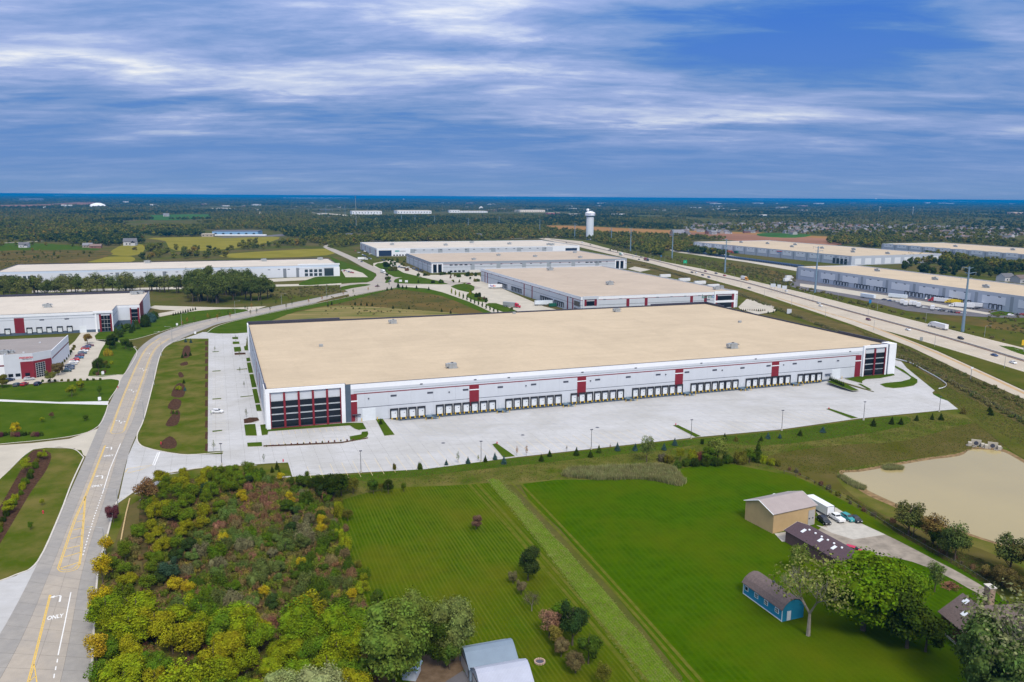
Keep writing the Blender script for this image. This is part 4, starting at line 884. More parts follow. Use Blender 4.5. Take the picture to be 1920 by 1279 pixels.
b = MB(); b.box(288, 330.8, -.25, -.005, 9.9, 10.4); b.box(324.5, 330.8, -.25, -.005, 0, 9.9); b.box(286, 331, .31, 1.2, 12.5, 14.2); b.build('raised_frame', M_WALLW, bl)
for u, v in ((130, 86), (255, 80), (320, 84)): hvac(bl, u, v, H-.7, 1.5)
# B2: notched building on the left
def loc20(u, v): c, s = math.cos(rd(20)), math.sin(rd(20)); return Vector((u*c-v*s, u*s+v*c, 0))
b2 = thing('warehouse', 'white warehouse with red glazed corners and notched front, left of the road', 'warehouse', loc20(-200, 571), rd(20))
N2 = [(0, 0), (131.5, 0), (131.5, 27), (145.5, 27), (145.5, 112), (0, 112)]; H = 13.4
MB().prism(N2, 0, H-1.2, 0).build('roof', M_ROOFP, b2)
def run_panels(r, a, c, H, m, band, bandh, pw=8.5, z0=0):
    d = Vector((c[0]-a[0], c[1]-a[1], 0)); n = max(1, round(d.length/pw)); w = d.length/n; ang = math.atan2(d.y, d.x); b = MB(); b.box(.015, w-.015, -.12, .2, z0, H-bandh); b.box(.015, w-.015, -.12, .2, H-bandh, H, 1); me = b.mesh('wall_panel', [m, band])
    for i in range(n): link('wall_panel', me, r, (a[0]+d.x*i/n, a[1]+d.y*i/n, 0), ang)
for a, c in zip(N2[:5], N2[1:6]): run_panels(b2, a, c, H, M_WALLP, M_WALLW, 1.5)
b = MB()
for a, c in zip(N2, N2[1:]+N2[:1]): strip(None, [Vector((*a, 0)), Vector((*c, 0))], .5, None, H+.05, b=b)
b.build('coping', M_COPE, b2); b = MB(); b.box(.3, 145.2, 111.5, 111.8, H-1.2, H+.5); b.box(145.1, 145.4, 27, 111.5, H-1.2, H-.02); b.build('parapet_flashing', M_COPE, b2)
b = MB(); b.box(60, 131.6, -.16, -.12, 0, 1.8); b.box(131.62, 131.66, 0, 27, 0, 3.2); b.box(131.5, 145.6, 26.82, 26.88, 0, 3.2); b.build('foundation_band', M_WALLB, b2)
b = MB(); b.box(0, 122, -.15, -.12, 9.6, 9.75); b.box(0, 122, -.15, -.12, 11.2, 11.4); b.box(131.62, 131.65, 0, 27, 9.6, 9.75); b.build('painted_line', M_WALLB, b2)
MB().box(76, 81.4, -.2, -.12, 1.5, 11).build('red_pier', M_RED, b2)
b = MB(); b.box(123.8, 124.9, -.5, -.12, 0, 11.4); b.box(130.2, 131.4, -.5, -.12, 0, 11.4); b.box(145.65, 145.9, 27.3, 50, 0, 13.9); b.box(139.4, 140.2, 26.3, 26.88, 0, 11.4); b.box(144.2, 145.2, 26.3, 26.88, 0, 11.4); b.build('red_pier', M_RED, b2)
MB().box(124.9, 130.2, -.3, -.12, .5, 10.6).build('window', M_GLASS, b2); MB().box(140.2, 144.2, 26.6, 26.88, .5, 10.6).build('window', M_GLASS, b2)
b = MB(); 
for k in range(1, 4): b.box(124.9, 130.2, -.34, -.3, 2.6*k, 2.6*k+.15); b.box(140.2, 144.2, 26.55, 26.6, 2.6*k, 2.6*k+.15)
for x in (126.6, 128.4): b.box(x, x+.1, -.34, -.3, .5, 10.6)
b.build('mullion', M_ALU, b2)
b = MB(); b.box(121.4, 122.4, -.7, -.12, 0, 12.2); b.box(132.2-1, 131.8, -.7, -.5, 0, 12.2); b.box(120.5, 132, -.9, -.12, 12.2, 13.6); b.build('portal_frame', M_WALLW, b2)
for i, u in enumerate((30, 36, 42, 48, 54, 60, 66, 72, 84, 89.5, 95, 101, 106.5)):
    o = link('dock_door', DM[1], b2, (u, -.13, 1.2), 0); link('dock_seal', DM[0], o)
for u in (44, 56, 90, 104): MB().box(u, u+2.6, -.2, -.12, 9.0, 9.7).build('clerestory_window', M_STRIPE, b2)
MB().box(112, 116, -.22, -.12, 0, 4.4).build('drive_in_door', M_DOOR, b2)
for u, v in ((88, 40), (140, 103), (136, 101)): hvac(b2, u, v, H-1.2, 1.2)
# B3: small grey roofed building with red entrance
b3 = thing('warehouse', 'low white and grey building with gravel roof and red entrance, left edge', 'warehouse', loc20(-128, 433), rd(20))
H3 = 11.6
N3 = [(0, 0), (29, 4), (29, 0), (47.5, 14), (47.5, 57), (0, 57)]
N3 = [(0, 4), (28, 4), (28, 0), (40, 1.2), (46.5, 8), (46.5, 57), (0, 57)]
MB().prism(N3, 0, H3-.9, 0).build('roof', M_ROOF3, b3)
for a, c, m in ((N3[0], N3[1], M_WALLW), (N3[1], N3[2], M_WALLG), (N3[2], N3[3], M_WALLG), (N3[3], N3[4], M_WALLG), (N3[4], N3[5], M_WALLW)): run_panels(b3, a, c, H3 if m == M_WALLW else H3+.6, m, m, 1.5)
b = MB(); b.box(0, 27.9, 3.83, 3.87, 5.9, 6.6); b.box(46.63, 46.67, 9, 57, 7.4, 8.0); b.build('painted_stripe', mat('stripe_maroon', (.16, .02, .03), .7), b3)
def seg_frame(a, c):
    d = Vector((c[0]-a[0], c[1]-a[1], 0)); return Vector((a[0], a[1], 0)), math.atan2(d.y, d.x), d.length
o3, a3, l3 = seg_frame(N3[2], N3[3]); e1 = thing_e = link('entrance_wall', MB().box(6.6, l3+.05, -.35, -.13, 0, 8.3).mesh('entrance_wall', M_RED), b3, o3, a3)
for x in (1.2, 4.2): link('window', MB().box(x, x+2, -.2, -.12, 1.3, 2.8).mesh('window', M_GLASS), b3, o3, a3)
link('window', MB().box(8.2, 10.2, -.42, -.35, 1.3, 2.8).mesh('window', M_GLASS), e1)
o4, a4, l4 = seg_frame(N3[3], N3[4]); e2 = link('entrance_wall', MB().box(0, l4-.2, -.35, -.13, 0, 8.3).mesh('entrance_wall', M_RED), b3, o4, a4)
g = link('glazed_entrance', MB().box(.6, 5.6, -.45, -.35, 0, 7.2).mesh('glazed_entrance', M_GLASS), e2); b = MB()
for i in range(5): b.box(.6+i*1.2, .72+i*1.2, -.5, -.45, 0, 7.2)
for i in range(7): b.box(.6, 5.6, -.49, -.45, 1.0+i, 1.12+i)
link('mullion', b.mesh('mullion', M_ALU), e2)
so_ = link('lettering', text_mesh('PRECISION', 1.15, M_SR, .04, .03), b3); so_.location = o3+Matrix.Rotation(a3, 3, 'Z') @ Vector((9.2, -.2, 10.2)); so_.rotation_euler = (PI/2, 0, a3)
ss = link('lettering', text_mesh('SUPPLY SOLUTIONS', .45, M_SD, .04), b3); ss.location = o3+Matrix.Rotation(a3, 3, 'Z') @ Vector((9.6, -.2, 9.4)); ss.rotation_euler = (PI/2, 0, a3)
hvac(b3, 26, 12, H3-.9, .9); hvac(b3, 28.5, 13, H3-.9, .7)
for u, v in ((20, 9), (14, 30), (34, 12), (36, 40)): MB().lathe([(.5, H3-.9), (.5, H3-.5), (0, H3-.4)], 10, (u, v)).build('roof_vent', M_ALU, b3)
# right hand warehouses
def big_right(label, x, y, th, L, D, H, roofm, n, dgroups, sg=None):
    r = simple(label, x, y, th, L, D, H, roofm, cope=M_WALLG, bandh=1.3, base=None, redline=None, darkline=None, wall=mat('panel_paint_cool', (.42, .46, .53), .75, var=.03, scale=.2), band=mat('panel_paint_cool2', (.46, .49, .54), .75))
    M_D = mat('reveal_grey', (.27, .30, .34), .75)
    for i in range(n):
        u = (i+.5)*L/n; w = L/n*.66
        panel_on(r, 'F', L, D, u, 4.6, w, 6.6, mat('panel_paint_light', (.64, .67, .72), .7), 'light_bay', .05); panel_on(r, 'F', L, D, u, 4.2, w, .5, M_D, 'reveal', .06); panel_on(r, 'F', L, D, u-L/n/2, 0, L/n*.09, H-1.5, M_D, 'grey_pier', .07)
        for k in (-.2, .2): louvre(r, 'F', L, D, u+k*w*1.2, H*.76, 2.6, .7)
    for u0, k in dgroups:
        for i in range(k): dock(r, 'F', L, D, u0+i*4.4, 1.1, full=False)
    return r
r1 = big_right('long grey white warehouse beyond the motorway with lorries at its docks', 314.9, 883.1, 287.67, 300, 80, 14.1, M_ROOF, 9, [(46, 2), (62, 5), (92, 5), (119, 4), (158, 5), (182, 5), (208, 2), (214, 4), (248, 3)])
for u, v in ((62, 52), (150, 40), (215, 30), (270, 40)): hvac(r1, u, v, 13.4, 1.3)
r2 = big_right('wide grey white warehouse with a red and blue sign beyond the meadow', 317.1, 1407.9, 292.66, 358.9, 167.6, 12.4, M_ROOF, 13, [(45, 3), (66, 4)])
q = panel_on(r2, 'F', 358.9, 167.6, 218, 7.2, 12, 3.6, mat('banner_white', (.7, .7, .75), .6), 'sign_board', .12); MB().box(-5.5, 5.5, -.2, -.12, 2.0, 3.2).build('sign_strip', M_SR, q); MB().box(-5.5, 5.5, -.2, -.12, .5, 1.6).build('sign_strip', M_SB, q)
for k in range(8): hvac(r2, 40+k*42, 70+(k % 3)*22, 11.7, 1.4)
for i in range(9): panel_on(r2, 'R', 358.9, 167.6, 12+i*18, 1, 11, 8, mat('panel_paint_light', (.50, .53, .58)), 'light_bay', .05)
for k in range(4): panel_on(r2, 'F', 358.9, 167.6, 328+k*7, .5, 5, 7.5, M_GLASS2, 'window', .06)
r3 = big_right('farthest grey white warehouse on the right edge, half hidden by dark trees', 655.3, 1426.1, 288.8, 300, 142.8, 10.5, M_ROOF, 10, [(95, 4), (120, 7), (150, 6)])
for u, v in ((100, 60), (190, 80), (240, 100)): hvac(r3, u, v, 9.8, 1.5)
# asphalt around R1
flat('asphalt_yard', [(1480, 536), (1492, 519), (1500, 512), (1520, 520), (1700, 556), (1918, 585), (1990, 600), (1990, 600), (1920, 596), (1880, 596), (1830, 594), (1760, 590), (1700, 583), (1640, 568), (1560, 552), (1500, 543)], M_ASPH, .12)
flat('dock_apron', [(1500, 532), (1560, 539), (1700, 560), (1860, 588), (1850, 590), (1760, 576), (1640, 560), (1500, 537)], M_PALECONC, .14)
flat('grass_island', [(1856, 588), (1880, 583), (1905, 586), (1900, 591), (1870, 592)], M_GRASS, .17, 2)
flat('asphalt_yard', [(1255, 468), (1300, 466), (1510, 505), (1520, 515), (1490, 508), (1400, 492), (1260, 472)], M_PALECONC, .12)
flat('car_park', [(1384, 576), (1400, 561), (1430, 566), (1460, 580), (1450, 585), (1420, 590), (1388, 580)], M_PALECONC, .13)
flat('car_park', [(1177, 504), (1190, 500), (1220, 506), (1200, 510)], M_PALECONC, .13)
# ------------------------------------------------------------------ farm buildings and plots in front
flat('concrete_pad', [(1545, 945), (1569, 953), (1615, 982), (1660, 1003), (1600, 1012), (1560, 1000), (1530, 985), (1552, 990), (1530, 960)], mat('pad_concrete', (.40, .38, .34), .9, var=.1, scale=.6), .05)
flat('gravel_drive', [(1545, 986), (1600, 990), (1617, 984), (1683, 1014), (1754, 1051), (1800, 1075), (1862, 1113), (1839, 1116), (1789, 1088), (1736, 1063), (1683, 1047), (1622, 1043), (1560, 1050), (1530, 1010)], mat('gravel_drive', (.20, .175, .145), .95, c2=(.31, .27, .225), scale=.35, detail=9, spec=.1, stretch=(1, 1)), .045, 2)
flat('concrete_pad', [(1452, 1001), (1478, 997), (1480, 1016), (1466, 1016)], mat('pad_concrete', (.40, .38, .34)), .05)
flat('dirt_yard', [(770, 1279), (775, 1235), (800, 1225), (830, 1240), (868, 1225), (868, 1262), (850, 1290), (780, 1320)], mat('bare_earth', (.10, .065, .035), .95, c2=(.16, .11, .07), scale=.5), .045, 3)
flat('asphalt_drive', [(868, 1258), (835, 1279), (820, 1310), (880, 1310), (890, 1279)], M_ASPH, .05)
M_STANDSEAM = {}
def seam_mat(name, c, sc=.9, dirx=True):
    def ex(t, out, co, mpn):
        w = nn(t, 'ShaderNodeTexWave', i_Scale=sc, wave_type='BANDS', bands_direction='X' if dirx else 'Y', wave_profile='SIN'); ln(t, co.outputs['Object'], w.inputs['Vector'])
        return mixc(t, ramp(t, w.outputs[0], [(.80, 0), (.98, .35)]), out, tuple(x*.55 for x in c))
    return mat(name, c, .5, var=.05, scale=.4, spec=.3, metal=.1, extra=ex)
def gable(label, A, Bp, C, h, rise, wallm, roofm, cat='barn', name='barn', over=.35, ridge='AB', trim=None):
    """A, B, C: three ground corners (A-B one side, A-C the other), pixels; ridge runs along AB"""
    a, b, c = W(*A), W(*Bp), W(*C); th = math.atan2((b-a).y, (b-a).x); Lx = (b-a).length
    e = (c-a); yy = -e.x*math.sin(th)+e.y*math.cos(th)
    r = thing(name, label, cat, a, th)
    s = 1 if yy > 0 else -1; Dy = abs(yy)
    if s < 0: r.location = a+Vector((math.sin(th), -math.cos(th), 0))*Dy
    m = MB(); m.quad((0, 0, 0), (Lx, 0, 0), (Lx, 0, h), (0, 0, h)); m.quad((Lx, Dy, 0), (0, Dy, 0), (0, Dy, h), (Lx, Dy, h))
    m.quad((0, Dy, 0), (0, 0, 0), (0, 0, h), (0, Dy/2, h+rise-.02), (0, Dy, h)); m.quad((Lx, 0, 0), (Lx, Dy, 0), (Lx, Dy, h), (Lx, Dy/2, h+rise-.02), (Lx, 0, h)); m.build('wall', wallm, r)
    k = rise/(Dy/2); o = over
    m = MB()
    for y0, y1, z0, z1 in ((-o, Dy/2, h-k*o, h+rise), (Dy/2, Dy+o, h+rise, h-k*o)):
        m.quad((-o, y0, z0+.12), (Lx+o, y0, z0+.12), (Lx+o, y1, z1+.12), (-o, y1, z1+.12)); m.quad((-o, y1, z1), (Lx+o, y1, z1), (Lx+o, y0, z0), (-o, y0, z0))
        m.quad((-o, y0, z0), (-o, y0, z0+.12), (-o, y1, z1+.12), (-o, y1, z1)); m.quad((Lx+o, y0, z0), (Lx+o, y1, z1), (Lx+o, y1, z1+.12), (Lx+o, y0, z0+.12))
    m.quad((-o, -o, h-k*o), (Lx+o, -o, h-k*o), (Lx+o, -o, h-k*o+.12), (-o, -o, h-k*o+.12)); m.quad((Lx+o, Dy+o, h-k*o), (-o, Dy+o, h-k*o), (-o, Dy+o, h-k*o+.12), (Lx+o, Dy+o, h-k*o+.12))
    rf = m.build('roof', roofm, r)
    if trim:
        m = MB()
        for x in (-o-.03, Lx+o+.03):
            for y0, y1, z0, z1 in ((-o, Dy/2, h-k*o, h+rise), (Dy/2, Dy+o, h+rise, h-k*o)): m.tube((x, y0, z0+.02), (x, y1, z1+.02), .12, n=4)
        m.build('verge_trim', trim, rf)
    return r, Lx, Dy
M_TANW = seam_mat('tan_siding', (.50, .35, .185), 1.4); M_PINKROOF = seam_mat('rose_grey_metal_roof', (.335, .285, .275), 1.0)
# tan barn: ridge along its short side as seen (front right wall runs to the lower right)
bt, Lb, Db = gable('tall tan metal barn with a rose grey roof behind the purple roofed shed', (1448.5, 1001), (1527, 983), (1400, 973), 5.6, 2.0, M_TANW, M_PINKROOF, trim=M_WALLW)
MB().box(Lb*.83, Lb*.985, -.08, 0, 0, 4.4).build('garage_door', mat('door_grey', (.36, .35, .34), .6, var=.05, scale=1), bt)
m = MB()
for k in range(3): m.box(Lb*.84+k*1.25, Lb*.84+k*1.25+.5, -.12, -.08, 1.9, 2.25)
m.build('door_window', M_STRIPE, bt)
M_PURP = mat('purple_brown_shingles', (.075, .048, .058), .85, var=.12, scale=2.5, detail=8, bump=.2)
bp_, Lp, Dp = gable('low long shed with a purple brown shingle roof and white skylights', (1472, 1016), (1604, 1094), (1503, 1000), 3.2, 1.6, mat('maroon_siding', (.13, .075, .07), .8, var=.15, scale=2), M_PURP, name='shed', cat='shed', trim=M_KERB)
def sky_on(r, L_, D_, h, rise, u, t, w, hh, m, nm='skylight'):
    k = rise/(D_/2); y = t*D_/2; z = h+k*y+.14; b = MB(); b.quad((u, y, z+.06), (u+w, y, z+.06), (u+w, y+hh, z+k*hh+.06), (u, y+hh, z+k*hh+.06)); b.quad((u, y, z-.05), (u+w, y, z-.05), (u+w, y, z+.06), (u, y, z+.06)); b.quad((u, y+hh, z-.05+k*hh), (u, y, z-.05), (u, y, z+.06), (u, y+hh, z+k*hh+.06)); b.quad((u+w, y, z-.05), (u+w, y+hh, z-.05+k*hh), (u+w, y+hh, z+.06+k*hh), (u+w, y, z+.06)); return b.build(nm, m, r)
M_SKYL = mat('skylight_glass', (.62, .66, .72), .25, spec=.6)
for u in (3.4, 9.4, 14.0): sky_on(bp_, Lp, Dp, 3.2, 1.6, u, .42, .9, 1.3, M_SKYL)
for u in (4.8, 7.0, 9.2, 11.3, 13.4, 16.0):
    t = .84; z = 3.2+1.6*t+.1; MB().lathe([(.28, z), (.28, z+.25), (.12, z+.35), (0, z+.36)], 10, (u, t*Dp/2)).build('roof_vent', M_WALLW, bp_)
MB().box(Lp-.1, Lp+.15, .1, .35, 0, 3.2).build('downpipe', M_KERB, bp_)
# blue house with a rounded roof
a, b_, c_ = W(1393, 1113), W(1466, 1166.5), W(1525, 1152)
th = math.atan2((b_-a).y, (b_-a).x); Lh = (b_-a).length; Dh = 5.6
bh = thing('blue_house', 'bright blue house with a rounded brown roof and white framed windows', 'house', a, th)
M_BLUE = seam_mat('blue_siding', (.022, .235, .40), .9); M_BROWNSH = mat('brown_shingles', (.125, .095, .090), .9, var=.14, scale=2.2, detail=8, bump=.2)
prof = [(-.35, 2.75), (.5, 3.9), (1.6, 4.65), (Dh/2, 4.95), (Dh-1.6, 4.65), (Dh-.5, 3.9), (Dh+.35, 2.75)]
m = MB(); m.quad((0, 0, 0), (Lh, 0, 0), (Lh, 0, 3), (0, 0, 3)); m.quad((Lh, Dh, 0), (0, Dh, 0), (0, Dh, 3), (Lh, Dh, 3))
gp = [(0, 0), (Dh, 0), (Dh, 3.0)]+[(y, z-.08) for y, z in prof[5:0:-1]]+[(0, 3.0)]
m.quad(*[(Lh, y, z) for y, z in gp]); m.quad(*[(0, y, z) for y, z in gp[::-1]]); m.build('wall', M_BLUE, bh)
m = MB()
for (y0, z0), (y1, z1) in zip(prof, prof[1:]):
    m.quad((-.25, y0, z0), (Lh+.25, y0, z0), (Lh+.25, y1, z1), (-.25, y1, z1)); m.quad((-.25, y1, z1-.1), (Lh+.25, y1, z1-.1), (Lh+.25, y0, z0-.1), (-.25, y0, z0-.1))
for x in (-.25, Lh+.25): m.quad(*[(x, y, z) for y, z in prof], *[(x, y, z-.1) for y, z in prof[::-1]])
rf = m.build('roof', M_BROWNSH, bh)
for u, y in ((5.5, 3.3), (8.2, 3.2)): MB().box(u, u+.5, y, y+.4, 4.7, 5.2).build('roof_vent', M_STRIPE, rf)
for i, f in enumerate((.09, .35, .60, .87)):
    w_ = MB().box(f*Lh-.62, f*Lh+.62, -.06, -.005, 1.25, 2.35).build('window_frame', M_WALLW, bh); MB().box(f*Lh-.45, f*Lh+.45, -.09, -.06, 1.4, 2.2).build('pane', M_GLASS if i == 0 else M_GLASS2, w_)
    if i: m = MB(); m.box(f*Lh-.03, f*Lh+.03, -.11, -.09, 1.4, 2.2); m.box(f*Lh-.45, f*Lh+.45, -.11, -.09, 1.77, 1.83); m.build('glazing_bar', M_WALLW, w_)
for x in (-.02, Lh-.16): MB().box(x, x+.18, -.05, -.005, 0, 2.8).build('corner_board', M_WALLW, bh)
MB().box(Lh, Lh+.06, 1.2, 2.2, .1, 2.2).build('door', M_WALLW, bh); MB().box(0, Lh, -.04, -.005, 0, .25).build('plinth', M_WALLW, bh)
# gambrel sheds
def gambrel(label, A, Bp, D_, h, rise, wallm, roofm, door=True):
    a, b = W(*A, h), W(*Bp, h); a.z = b.z = 0; th = math.atan2((b-a).y, (b-a).x); Lx = (b-a).length
    r = thing('garage', label, 'garage', a, th); pr = [(-.3, h-.25), (D_*.36, h+rise*.84), (D_*.5, h+rise), (D_*.64, h+rise*.84), (D_+.3, h-.25)]
    m = MB(); m.quad((0, 0, 0), (Lx, 0, 0), (Lx, 0, h), (0, 0, h)); m.quad((Lx, D_, 0), (0, D_, 0), (0, D_, h), (Lx, D_, h))
    g = [(0, 0), (D_, 0), (D_, h)]+[(y, z-.1) for y, z in pr[3:0:-1]]+[(0, h)]
    m.quad(*[(Lx, y, z) for y, z in g]); m.quad(*[(0, y, z) for y, z in g[::-1]]); m.build('wall', wallm, r); m = MB()
    for (y0, z0), (y1, z1) in zip(pr, pr[1:]): m.quad((-.25, y0, z0), (Lx+.25, y0, z0), (Lx+.25, y1, z1), (-.25, y1, z1)); m.quad((-.25, y1, z1-.1), (Lx+.25, y1, z1-.1), (Lx+.25, y0, z0-.1), (-.25, y0, z0-.1))
    for x in (-.25, Lx+.25): m.quad(*[(x, y, z) for y, z in pr], *[(x, y, z-.1) for y, z in pr[::-1]])
    m.build('roof', roofm, r)
    if door:
        MB().box(-.06, -.005, D_*.18, D_*.82, 0, h-.5).build('garage_door', M_ALU, r); m = MB()
        for y in (D_*.12, D_*.82): m.box(-.09, -.005, y, y+.12, 0, h-.3)
        m.box(-.09, -.005, D_*.12, D_*.82+.12, h-.45, h-.3); m.build('door_frame', mat('trim_brown', (.12, .07, .04), .8), r)
    return r, Lx
gambrel('blue grey metal garage with a ribbed slate roof, the farther of two side by side', (881, 1252.5), (970, 1236), 7.4, 2.8, 1.9, mat('garage_wall', (.30, .38, .44), .7, var=.05), seam_mat('slate_blue_roof', (.17, .225, .29), 1.6))
gambrel('pale lilac grey metal garage at the bottom edge, the nearer of two side by side', (904, 1295), (999, 1277), 7.4, 2.8, 1.9, mat('garage_wall2', (.45, .50, .58), .7, var=.05), seam_mat('lilac_roof', (.36, .385, .47), 1.2))
pb, _ = gambrel('pale blue shed half hidden by the tree left of the dirt yard', (779, 1258), (789, 1238), 2.6, 2.2, .7, mat('garage_wall2', (.45, .50, .58)), mat('shed_blue', (.30, .42, .55), .6), False)
fp = thing('fire_pit', 'round stone ringed fire pit on the lawn beside the garages', 'fire pit', W(1012, 1242)); n = 14
for k in range(n):
    o = link('stone', WM.setdefault('stone', MB().box(-.16, .16, -.13, .13, 0, .3).mesh('stone', mat('fire_stone', (.42, .30, .24), .9, var=.15, scale=3))), fp, (.95*math.cos(2*PI*k/n), .95*math.sin(2*PI*k/n), .04), 2*PI*k/n+PI/2)
MB().lathe([(0, .08), (.8, .08)], 14).build('ash', M_STRIPE, fp)
# brick house, lower right
hx, hy = W(1762, 1183), W(1812, 1226); th = math.atan2((hy-hx).y, (hy-hx).x)
M_BRICK = mat('red_brown_brick', (.13, .055, .035), .9, var=.2, scale=3); Lq = 26.0; Dq = 9.0
br = thing('brick_house', 'brick house with brown roofs, white skylights and a stone chimney, among the trees lower right', 'house', hx, th)
m = MB(); m.quad((0, 0, 0), (Lq, 0, 0), (Lq, 0, 4.6), (0, 0, 4.6)); m.quad((0, Dq, 0), (0, 0, 0), (0, 0, 4.6), (0, Dq/2, 8.0), (0, Dq, 4.6)); m.quad((Lq, Dq, 0), (0, Dq, 0), (0, Dq, 4.6), (Lq, Dq, 4.6)); m.quad((Lq, 0, 0), (Lq, Dq, 0), (Lq, Dq, 4.6), (Lq, Dq/2, 8), (Lq, 0, 4.6)); m.build('wall', M_BRICK, br)
m = MB()
for y0, y1, z0, z1 in ((-.6, Dq/2, 4.15, 8.05), (Dq/2, Dq+.6, 8.05, 4.15)): m.quad((-.5, y0, z0), (Lq+.5, y0, z0), (Lq+.5, y1, z1), (-.5, y1, z1)); m.quad((-.5, y1, z1-.12), (Lq+.5, y1, z1-.12), (Lq+.5, y0, z0-.12), (-.5, y0, z0-.12))
m.quad((-.5, -.6, 4.03), (Lq+.5, -.6, 4.03), (Lq+.5, -.6, 4.15), (-.5, -.6, 4.15)); m.quad((-.5, -.6, 4.15), (-.5, Dq/2, 8.05), (-.5, Dq/2, 7.93), (-.5, -.6, 4.03)); m.quad((2, Dq-.5, 4.5), (7.5, Dq-.5, 4.5), (7.5, Dq+6, 4.5), (4.75, Dq+6, 7.3), (2, Dq+6, 4.5)) if False else None
rf = m.build('roof', M_BROWNSH, br)
w2_ = MB(); x0, x1, y1 = 0.2, 8.2, Dq+7.0; xm = (x0+x1)/2
w2_.quad((x0, Dq, 0), (x0, y1, 0), (x0, y1, 4.4), (x0, Dq, 4.4)); w2_.quad((x0, y1, 0), (x1, y1, 0), (x1, y1, 4.4), (xm, y1, 7.6), (x0, y1, 4.4)); w2_.quad((x1, y1, 0), (x1, Dq, 0), (x1, Dq, 4.4), (x1, y1, 4.4)); w2_.build('wing_wall', M_BRICK, br)
m = MB(); yb = Dq/2-.2
m.quad((x0-.5, y1+.4, 4.05), (x0-.5, yb+4.2, 4.05), (xm, yb, 7.75), (xm, y1+.4, 7.75)); m.quad((xm, y1+.4, 7.75), (xm, yb, 7.75), (x1+.5, yb+4.2, 4.05), (x1+.5, y1+.4, 4.05)); m.build('wing_roof', M_BROWNSH, br)
sky_on(br, Lq, Dq, 4.6, 3.4, 3.6, .30, 1.2, .9, M_SKYL); sky_on(br, Lq, Dq, 4.6, 3.4, 1.2, .70, 1.2, .9, M_SKYL)
ch = MB().box(-.6, 1.2, Dq+.2, Dq+1.4, 0, 9.6).build('chimney', mat('chimney_stone', (.30, .22, .16), .9, var=.25, scale=2), br); MB().box(-.75, 1.35, Dq+.05, Dq+1.55, 9.6, 9.8).build('chimney_cap', M_KERB, ch)
for u in (2.2, 5.0): MB().box(u, u+1.3, -.05, -.005, 1.0, 1.9).build('window', M_GLASS, br)
MB().box(-.02, Lq, -.10, -.005, 0, .5).build('plinth', M_KERB, br)
m = MB(); m.quad((15, -.2, 4.6), (17.5, -.2, 4.6), (16.25, -.2, 6.4)); m.quad((15, -.25, 4.6), (16.25, -.25, 6.4), (16.25, 2.4, 6.4), (14.8, .2, 4.6)); m.quad((16.25, -.25, 6.4), (17.5, -.25, 4.6), (17.7, .2, 4.6), (16.25, 2.4, 6.4)); m.build('dormer', M_BROWNSH, br)

